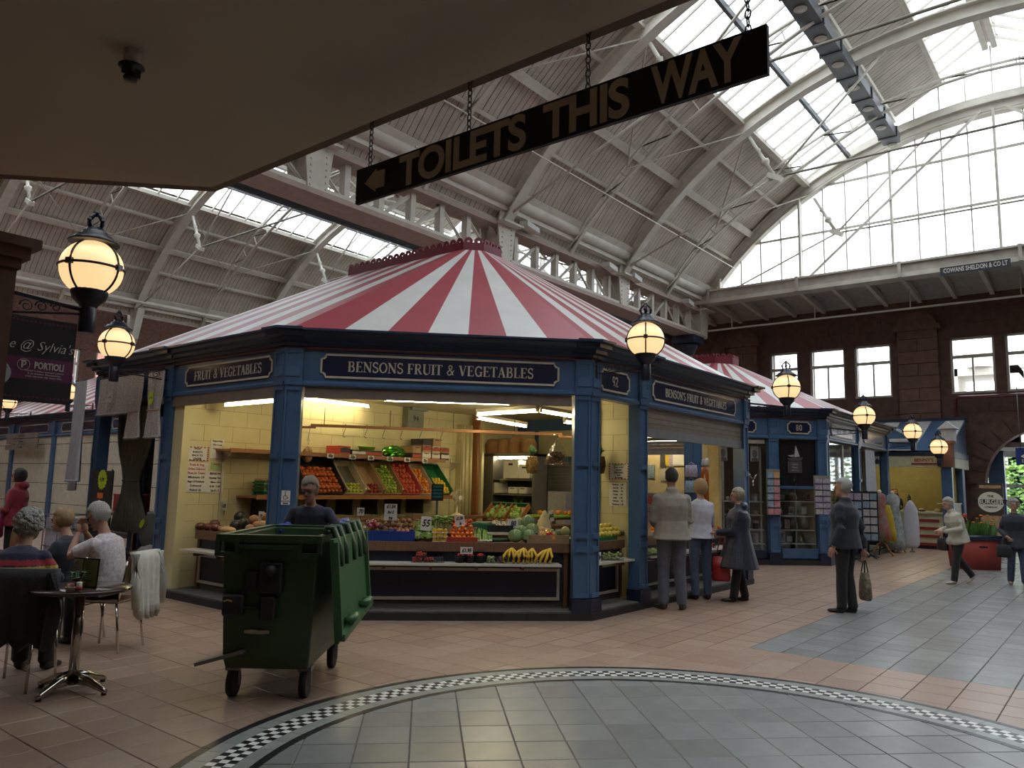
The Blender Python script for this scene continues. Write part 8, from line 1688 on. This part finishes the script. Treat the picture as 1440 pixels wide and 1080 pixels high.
for i in range(4):
    a, b = px(1293, 731+i*11, 'x', kx-.01), px(1321, 732+i*10, 'x', kx-.01); G().box(kx-.02, kx, b.y, a.y, a.z-.05, a.z+.03).build('menu_slat', m_kred, ks)
for i in range(9):
    y = ky0+.4+i*.42; t = thing('food_dish', '%s dish of food from the right on the kiosk counter' % NTH[i], 'food', (kx+.2, y, 1.05)); G().lathe([(.05, 0), (.12, .03), (.125, .035)], n=14).build('dish', m_stst if i % 2 else m_poly, t); G().ball((0, 0, .05), (.09, .08, .05), 8, 6, jit=.2).build('food_heap', (m_squash, m_card, m_lettuce, m_ply)[i % 4], t)
for i, (y, r, h) in enumerate(((1.05, .2, .6), (.1, .06, .5), (-.25, .05, .45))): t = thing('tea_urn', '%s dark urn on the counter at the back of the kiosk' % ('largest', 'middle', 'rightmost')[i], 'urn', (18.75, y+.5, 1.05)); G().lathe([(r, 0), (r*1.05, .02), (r, h*.9), (r*.6, h)], n=16).build('urn_body', m_bcrate, t); G().ball((0, 0, h+.02), .02, 6, 4).build('lid_knob', m_blk, t)
t = thing('kiosk_back_counter', 'cream back counter inside the hot food kiosk carrying dark urns', 'counter', (0, 0, 0)); G().box(18.45, 19.05, ky0+.5, ky1-.1, 1.0, 1.05).build('counter_top', m_kcr, t); G().box(18.5, 19.0, ky0+.5, ky1-.1, 0, 1.0).build('counter_body', m_kcr, t)
tube_light('lit tube under the yellow ceiling of the hot food kiosk', (17.8, -.7), (17.8, 2.2), 2.5)
# ================= planter, boards, street beyond =================
m_plr = mat('planter_red', (.30, .04, .03), .6, var=.15); q = gp(1388, 806); q = gp(1391, 803)+V(FW[0], FW[1], 0)*.5; pl_ = thing('planter', 'square red planter with a navy rim and bedding plants', 'planter', q); G().tube([V(0, 0, 0), V(0, 0, .52)], [(.46, .46), (.52, .52)], 4).build('planter_box', m_plr, pl_); pl_.rotation_euler.z = -.17; pl_.scale = (1.07, 1.07, 1.2)
G().tube([V(0, 0, .52), V(0, 0, .60)], [(.56, .56), (.57, .57)], 4).build('rim', m_snav, pl_); G().boxc((-.25, -.25, .40), .16, .02, .03, -pi/4).build('slot', m_blk, pl_); pc = Vector(pl_.location)
g = G()
for k in range(420): a, r = rnd(0, 6.28), rnd(0, .42)**1; x, y = r*cos(a), r*sin(a); h = rnd(.12, .3); d = V(cos(a+1), sin(a+1), 0)*rnd(.03, .09); s_ = V(-d.y, d.x, 0).normalized()*.014; z = .58; g.add([V(x, y, z)-s_, V(x, y, z)+s_, V(x, y, z+h*.7)+d*.5+s_, V(x, y, z+h)+d, V(x, y, z+h*.7)+d*.5-s_], [(0, 1, 2, 3), (0, 3, 4)])
g.build('foliage', mat('bedding_green', (.09, .2, .04), .6, var=.4, scale=8), pl_)
g = G()
for k in range(60): a = k*2.4; l = rnd(.25, .5); e = rnd(.2, .9); b_ = V(-.05, .1, .6); d = V(cos(a)*sin(e), sin(a)*sin(e), cos(e)); s_ = d.cross(V(0, 0, 1)).normalized()*.014; g.add([b_-s_*.5, b_+s_*.5, b_+d*l*.6+s_, b_+d*l+V(0, 0, -.05), b_+d*l*.6-s_], [(0, 1, 2, 3), (0, 3, 4)])
g.build('purple_leaves', mat('cordyline_purple', (.09, .035, .035), .5, var=.3), pl_)
for k in range(26): a, r = rnd(0, 6.28), rnd(.1, .42); G().lathe([(0, 0), (.03, .008), (.034, .02), (.01, .028)], (r*cos(a), r*sin(a), .80+rnd(-.05, .14)), 8).build('flower', mat(('marigold_orange', 'marigold_red')[k % 2], ((.72, .22, .01), (.5, .07, .02))[k % 2], .6), pl_)
a, b = px(1374, 679, 'x', 16.2), px(1413, 736, 'x', 16.2); t = thing('burger_board', 'tall dark menu board with a round white burger badge in front of the arch', 'sign', (16.2, (a.y+b.y)/2, 0)); w = a.y-b.y
G().box(0, .06, -w/2, w/2, .35, a.z).build('board', mat('board_brown', (.05, .035, .025), .5), t)
for s_ in (-1, 1): G().box(-.1, .16, s_*w*.4-.03, s_*w*.4+.03, 0, .35).build('leg', m_blk, t)
Tn = Matrix(((0, 0, -1, 0), (-1, 0, 0, 0), (0, 1, 0, 0), (0, 0, 0, 1)))
zc_ = px(1393, 706, 'x', 16.2).z; G().prism([(.30*cos(k*pi/14), .27*sin(k*pi/14)) for k in range(28)], 0, .005, 0, Matrix.Translation((-.002, 0, zc_)) @ Tn).build('round_badge', m_poly, t); G().box(-.012, -.006, -.42, .42, zc_-.06, zc_+.07).build('badge_band', m_blk, t)
text('BURGER', .16, m_poly, t, face_T((-.014, 0, zc_), -pi/2), bold=.004, ext=.003); text('THE', .08, m_blk, t, face_T((-.01, 0, zc_+.15), -pi/2), bold=.003, ext=.003); text('COMPANY', .06, m_blk, t, face_T((-.01, 0, zc_-.14), -pi/2), bold=.002, ext=.003)
for z0, z1, nm, mm in ((zc_+.36, a.z-.06, 'food_photo_strip', m_squash), (.4, zc_-.36, 'food_photo_strip', m_card)): 
    o = G().box(-.006, 0, -w/2+.04, w/2-.04, z0, z1).build(nm, mat('food_photo', (.30, .12, .04), .5, scale=7, col2=(.5, .38, .2)), t)
a = px(1428, 632, 'x', 18.5); t = thing('arrow_sign', 'blue hanging sign with a white left arrow by the arch', 'sign', (18.5, a.y-.62, a.z-.2)); G().box(-.02, .02, -.62, .62, -.24, .24).build('board', mat('sign_blue', (.012, .03, .16), .4), t); G().prism([(.5, 0), (.26, .17), (.26, -.17)], 0, .008, 0, Matrix.Translation((-.02, 0, 0)) @ Matrix(((0, 0, -1, 0), (1, 0, 0, 0), (0, 1, 0, 0), (0, 0, 0, 1)))).build('arrow', m_poly, t); text('EXIT', .13, m_poly, t, face_T((-.022, .35, -.14), -pi/2), ext=.003)
for y in (-.5, .5): G().tube([V(0, y, .24), V(0, y, 2.0)], .012, 6).build('hanger_rod', m_zinc, t)
# glazed lobby and greenery beyond the arch, tower beyond the window
lb = struct('window_20', G().box(24.0, 24.08, -9, 3, 0, .95), m_kwh)
for y in (-8, -6.6, -5.2, -3.8, -2.4, -1): G().box(23.98, 24.1, y-.06, y+.06, .95, 3.0).build('window_frame', m_kwh, lb); G().box(24.03, 24.04, y+.06, y+1.34, .95, 3.0).build('glass_pane', m_glass, lb)
for z in (1.9, 3.0): G().box(23.98, 24.1, -9, 3, z-.05, z+.05).build('transom', m_kwh, lb)
G().box(WS+.6, 24.2, -9, 3, 3.1, 3.25).build('lobby_ceiling', mat('lobby_ceiling_grey', (.42, .42, .40), .7), lb); G().box(23.9, 24.0, -9, 3, 2.9, 3.1).build('lobby_beam', m_kwh, lb); G().box(WS+.6, 24, -9, 3, -.3, 0).build('lobby_floor', m_grey[0], lb); G().box(21.3, 21.6, -2.05, -1.6, 0, 3.0).build('lobby_door_post', m_blue, lb)
struct('ground_outside', G().box(24.2, 70, -30, 40, -.4, -.1), m_conc)
for k, (x, y, r, mm) in enumerate(((27.5, -2.4, 1.7, m_leaf), (28.2, -4.6, 1.9, m_leaf), (27.8, -7.0, 1.6, m_leaf2), (29.5, -.5, 1.9, m_leaf2))):
    t = thing('garden_bush', ('bright green bush behind the left pane of the lobby window', 'bright green bush behind the middle pane of the lobby window', 'darker bush at the picture edge behind the lobby window', 'dark bush hidden behind the kiosk side of the arch')[k], 'bush', (x, y, -.1)); g = G()
    for i in range(900):
        u, v = rnd(-1, 1), rnd(0, 6.28); s_ = sqrt(1-u*u); p_ = V(s_*cos(v), s_*sin(v), u*.9)*r*rnd(.75, 1)+V(0, 0, r*.95); x_, y_ = frame(V(rnd(-1, 1), rnd(-1, 1), rnd(-1, 1))); e = .11; g.add([p_-x_*e, p_-y_*e*.5, p_+x_*e, p_+y_*e*.5], [(0, 1, 2, 3)])
    g.build('foliage', mm, t); G().tube([V(0, 0, 0), V(0, 0, r)], .08, 6).build('trunk', m_ply, t)
a = px(1385, 560, 'x', 62); m_tow = mat('tower_stone', (.50, .46, .40), .8, var=.15); tw = thing('stone_tower', 'distant pale stone tower with a pointed roof outside the window', 'building', (62, a.y, 0)); TZ2 = px(1385, 521, 'x', 62).z
for y in (-2.0, 2.0): G().box(-2, 2, y-.5, y+.5, 0, TZ2).build('tower_wall', m_tow, tw)
G().box(-2, 2, -2.4, 2.4, 0, TZ2-3).build('tower_base', m_tow, tw); G().box(-2, 2, -2.5, 2.5, TZ2-.6, TZ2).build('tower_cornice', m_tow, tw); G().tube([V(0, 0, TZ2), V(0, 0, TZ2+2.6)], [(2.9, 2.9), (.1, .1)], 4, smooth=False).build('pointed_roof', m_tow, tw)
tw.rotation_euler.z = 0
# ================= shuttered shops on the left =================
SXL = 1.45; m_cshut = mat('cream_section_shutter', (.50, .46, .36), .55); b3 = thing('shuttered_stall_block', 'row of blue framed shops with closed cream shutters under a striped roof', 'market stall', (0, 0, 0))
O3 = [(SXL, 28), (SXL, 13.2), (9, 13.2), (9, 28)]; entablature(O3[:3], False, b3); G().prism(off_poly(O3, .06), 0, .12).build('kerb', m_kerb, b3)
yp = [13.3, 16.6, 19.85, 23.1, 26.3]
for y in yp: G().box(SXL-.06, SXL+.14, y-.12, y+.12, .1, 2.7).build('post', m_blue, b3); G().box(SXL-.09, SXL+.14, y-.15, y+.15, 0, .3).build('plinth', m_navy, b3); G().box(SXL-.09, SXL+.1, y-.12, y+.12, 2.74, 3.14).build('frieze_block', m_blue, b3)
for a, b in zip(yp, yp[1:]):
    z = .14
    while z < 2.6: G().box(SXL, SXL+.05, a+.12, b-.12, z+.008, min(z+.57, 2.68)).build('shutter_section', m_cshut, b3); z += .58
    sign_panel(b3, (SXL-.022, (a+b)/2, 2.945), -pi/2, 2.3, .25, None)
stripe_face((SXL-.1, 28, 3.36), (SXL-.1, 13.1, 3.36), (4.6, 24, 5.3), (4.6, 16.5, 5.3), even(28), 0, b3); stripe_face((SXL-.1, 13.1, 3.36), (9, 13.1, 3.36), (4.6, 16.5, 5.3), (5.6, 16.5, 5.3), even(14), 0, b3)
crest([(4.6, 24), (4.6, 16.5), (5.6, 16.5)], 5.28, b3)
a, b = px(10, 610, 'x', SXL-.25), px(52, 632, 'x', SXL-.25); t = thing('plank_sign', 'weathered wooden plank sign hanging before the left shutter', 'sign', (SXL-.25, (a.y+b.y)/2, (a.z+b.z)/2)); w = a.y-b.y; h = (a.z-b.z)/3
for i in range(3): G().box(-.015, .015, -w/2-.05*(i % 2), w/2-.06*(i % 2), h*(.5-i)+.01, h*(1.5-i)-.01).build('plank', mat('weathered_plank', (.17, .13, .10), .8, var=.25), t); text(('Home and', 'Garden', 'crafts')[i], h*.7, m_ink, t, face_T((-.018, 0, h*(1-i)), -pi/2), ext=.003)
for y in (-w*.35, w*.35): G().tube([V(0, y, h*1.4), V(.05, y, h*1.4+.25)], .006, 5).build('hanging_cord', m_chain, t)
# brick house outside the left wall window
t = thing('brick_house', 'red brick house with white windows outside the left wall', 'building', (0, 44, 0)); G().box(0, 14, 0, 6, 0, 9.5).build('house_wall', mat('pale_red_brick', (.40, .17, .12), .8, var=.2, scale=12), t); G().prism([(-.3, 9.5), (14.3, 9.5), (14.3, 9.9), (-.3, 9.9)], -.4, 6, 0, Matrix(((1, 0, 0, 0), (0, 0, 1, 0), (0, 1, 0, 0), (0, 0, 0, 1)))).build('eaves', m_kwh, t); G().add([V(-.3, -.4, 9.9), V(14.3, -.4, 9.9), V(14.3, 3, 12.5), V(-.3, 3, 12.5)], [(0, 1, 2, 3)]).build('slate_roof', m_grey[2], t)
for x in (1.5, 4.5, 7.5, 10.5):
    w_ = G().box(x, x+1.3, -.06, .02, 6.3, 8.6).build('window', m_kwh, t); G().box(x+.1, x+1.2, -.08, -.06, 6.4, 7.4).build('pane', m_dkglass, w_); G().box(x+.1, x+1.2, -.08, -.06, 7.5, 8.5).build('pane', m_dkglass, w_)
# ================= curtain shop goods =================
q = px(115, 530, 'x', -2.85); curtain('long white sheer curtain hanging left of the curtain shop post', (-2.85, q.y, 3.05), -pi/2, .42, 1.55, m_sheer, 5, .035, .15, trim=m_sheer)
q = px(106, 598, 'x', -2.75); curtain('short white curtain panel behind the long sheer one', (-2.7, q.y+.05, 2.45), -pi/2, .25, 1.1, m_sheer, 3, .03)
q = px(163, 520, 'x', -2.72); curtain('gathered white lace valance left of the pair of lace curtains', (-2.72, q.y, 3.06), -pi/2, 1.0, .55, m_lace, 9, .035, trim=m_lace)
for k, u in enumerate((193, 221)): q = px(u, 515, 'x', -2.72); curtain('tied cream lace curtain with a scalloped hem, %s of the pair' % ('left', 'right')[k], (-2.72, q.y, 3.06), -pi/2, .46, .92, m_lace, 5, .03, .28, trim=m_lace, tie=mat('peach_band', (.42, .28, .2), .8))
m_drape = mat('olive_drape', (.15, .135, .10), .85, var=.15); q = px(185, 600, 'x', -2.2); t = curtain('heavy olive brown drape gathered to one side of the shop opening', (-2.2, q.y-.1, 2.68), -pi/2, 1.2, 1.95, m_drape, 9, .05, .62, name='heavy_drape', tie=m_drape)
q = px(135, 720, 'x', -2.9); t = thing('display_board', 'black display board with a lime star price ticket beside the shop post', 'board', (-2.85, q.y, .35), -pi/2); G().box(-.34, .34, -.01, .01, 0, 1.3).build('panel', m_blk, t); g = G()
for s_ in (-1, 1): G().tube([V(s_*.3, .05, -.33), V(s_*.3, 0, 1.32)], .014, 6).build('stand_leg', m_blk, t)
g = G(); g.prism([((.125 if k % 2 else .155)*cos(k*pi/16), (.125 if k % 2 else .155)*sin(k*pi/16)) for k in range(32)], 0, .006, 0, face_T((.03, -.012, 1.17), 0)); m_limep = mat('lime_ticket', (.42, .55, .02), .6); g.build('lime_star', m_limep, t); text('4.99', .08, m_ink, t, face_T((.03, -.02, 1.17), 0), ext=.002); G().box(-.09, .09, -.016, -.01, .9, .98).build('orange_label', mat('orange_label', (.65, .14, .01), .6), t)
for lab, u, v, sx_ in (('round pale price ticket on the lace valance', 155, 559, 0), ('lime green price ticket on the right lace curtain', 212, 560, 1)):
    q = px(u, v, 'x', -2.79); t = thing('price_ticket', lab, 'price card', q, -pi/2); G().prism([((.08 if k % 2 else .1)*cos(k*pi/12)*(.75 if sx_ else 1), (.08 if k % 2 else .1)*sin(k*pi/12)*(1.1 if sx_ else 1)) for k in range(24)], 0, .005, 0, face_T((0, 0, 0), 0)).build('ticket', m_limep if sx_ else m_lace, t); text(('5.99', '12.99')[sx_], .045, m_ink, t, face_T((0, -.006, 0), 0), ext=.002)
q = px(183, 728, 'x', -1.4); t = thing('red_box', 'red storage box inside the dim curtain shop', 'box', (-1.4, q.y, .95)); G().box(-.2, .2, -.25, .25, 0, .28).build('box_body', mat('red_plastic', (.36, .02, .015), .4), t); G().box(-.21, .21, -.26, .26, .28, .31).build('box_lid', m_redcar, t)
t = thing('shop_table', 'dark table inside the curtain shop under the red box', 'table', (-1.4, q.y-.2, 0)); G().box(-.4, .4, -.8, .7, .9, .95).build('table_top', m_woodd, t)
for x, y in ((-.36, -.75), (.36, -.75), (-.36, .65), (.36, .65)): G().box(x-.03, x+.03, y-.03, y+.03, .1, .9).build('leg', m_woodd, t)
m_cush = mat('grey_green_cushion', (.13, .135, .115), .85)
for k, (u, v, s_) in enumerate(((210, 762, 1), (190, 745, .7))):
    q = px(u, v, 'x', -2.2+.3*k); t = thing('grey_cushion', ('large grey cushion with a lime ticket leaning by the blue post', 'smaller dark cushion behind the large grey one')[k], 'cushion', (q.x, q.y, .48 if not k else .955)); G().ball((0, 0, .27*s_), (.10, .27*s_, .28*s_), 16, 10, jit=.02).build('cushion_body', m_cush, t); G().prism([((.06 if j % 2 else .08)*cos(j*pi/10), (.06 if j % 2 else .08)*sin(j*pi/10)) for j in range(20)], 0, .005, 0, face_T((-.105, .05, .4*s_), -pi/2, -.3)).build('lime_ticket', m_limep, t)
q = px(196, 787, 'x', -2.4); t = thing('white_tub', 'white plastic tub with grey cloths inside the curtain shop', 'tub', (-2.25, q.y, .1)); G().lathe([(.15, 0), (.2, .36), (.215, .36), (.2, .34)], n=18, sy=.8).build('tub_body', m_gift[3], t); G().ball((0, 0, .38), (.18, .15, .1), 12, 8, jit=.15).build('cloths', m_lace, t)
q = px(214, 775, 'x', -2.15); t = thing('low_stool', 'low dark stool under the grey cushion', 'stool', (-2.2, px(210, 780, 'x', -2.2).y, 0)); G().box(-.2, .2, -.3, .3, .42, .47).build('seat', m_woodd, t)
for x, y in ((-.16, -.26), (.16, -.26), (-.16, .26), (.16, .26)): G().box(x-.02, x+.02, y-.02, y+.02, .1, .42).build('leg', m_woodd, t)
for k in range(5): q = px(222+k*3, 660, 'x', -1.0); t = thing('cane_bundle', 'orange brown cane standing in the dim shop, %s from the left' % NTH[k], 'cane', (-1.0+.05*k, q.y, .1)); G().tube([V(0, 0, 0), V(.05, -.04, .9), V(.08, -.08, 1.75)], .018, 6).build('cane', m_pine, t); G().tube([V(.05, -.04, .9), V(.12, .02, 1.3)], .01, 5).build('side_shoot', m_pine, t)
t = thing('wire_trolley', 'silver wire display trolley with packets behind the seated diners', 'trolley', px(90, 760, 'x', -3.1)); t.location.z = 0; g = G()
for z in (.3, .55, .8, 1.0):
    for a, b in (((-.2, -.25), (.2, -.25)), ((.2, -.25), (.2, .25)), ((.2, .25), (-.2, .25)), ((-.2, .25), (-.2, -.25))): g.tube([V(*a, z), V(*b, z)], .008, 5)
for x in (-.2, 0, .2):
    for y in (-.25, .25): g.tube([V(x, y, 0), V(x, y, 1.0)], .008, 5)
g.build('wire_frame', m_steel, t); G().box(-.18, .18, -.23, .23, .32, .95).build('packets', mat('lilac_packets', (.38, .38, .44), .5, var=.3, scale=20), t)
# floodlights bolted to the girder
m_fl = mat('white_floodlight', (.58, .58, .55), .5)
for k, (u, v, s_) in enumerate(((592, 213, .4), (745, 320, 6.9), (858, 376, 11.2), (893, 391, 12.9), (968, 426, 17.0))):
    q = px(u, v, 'y', 6.5); t = thing('floodlight', 'white box floodlight on the roof girder, %s from the left' % NTH[k], 'light', q, .2); G().box(-.36, .36, -.12, .12, -.07, .07).build('housing', m_fl, t); G().box(-.33, .33, -.1, .1, -.08, -.07).build('lens', m_poly, t); G().box(-.03, .03, -.0, .25, -.02, .02).build('mounting_arm', m_zinc, t)
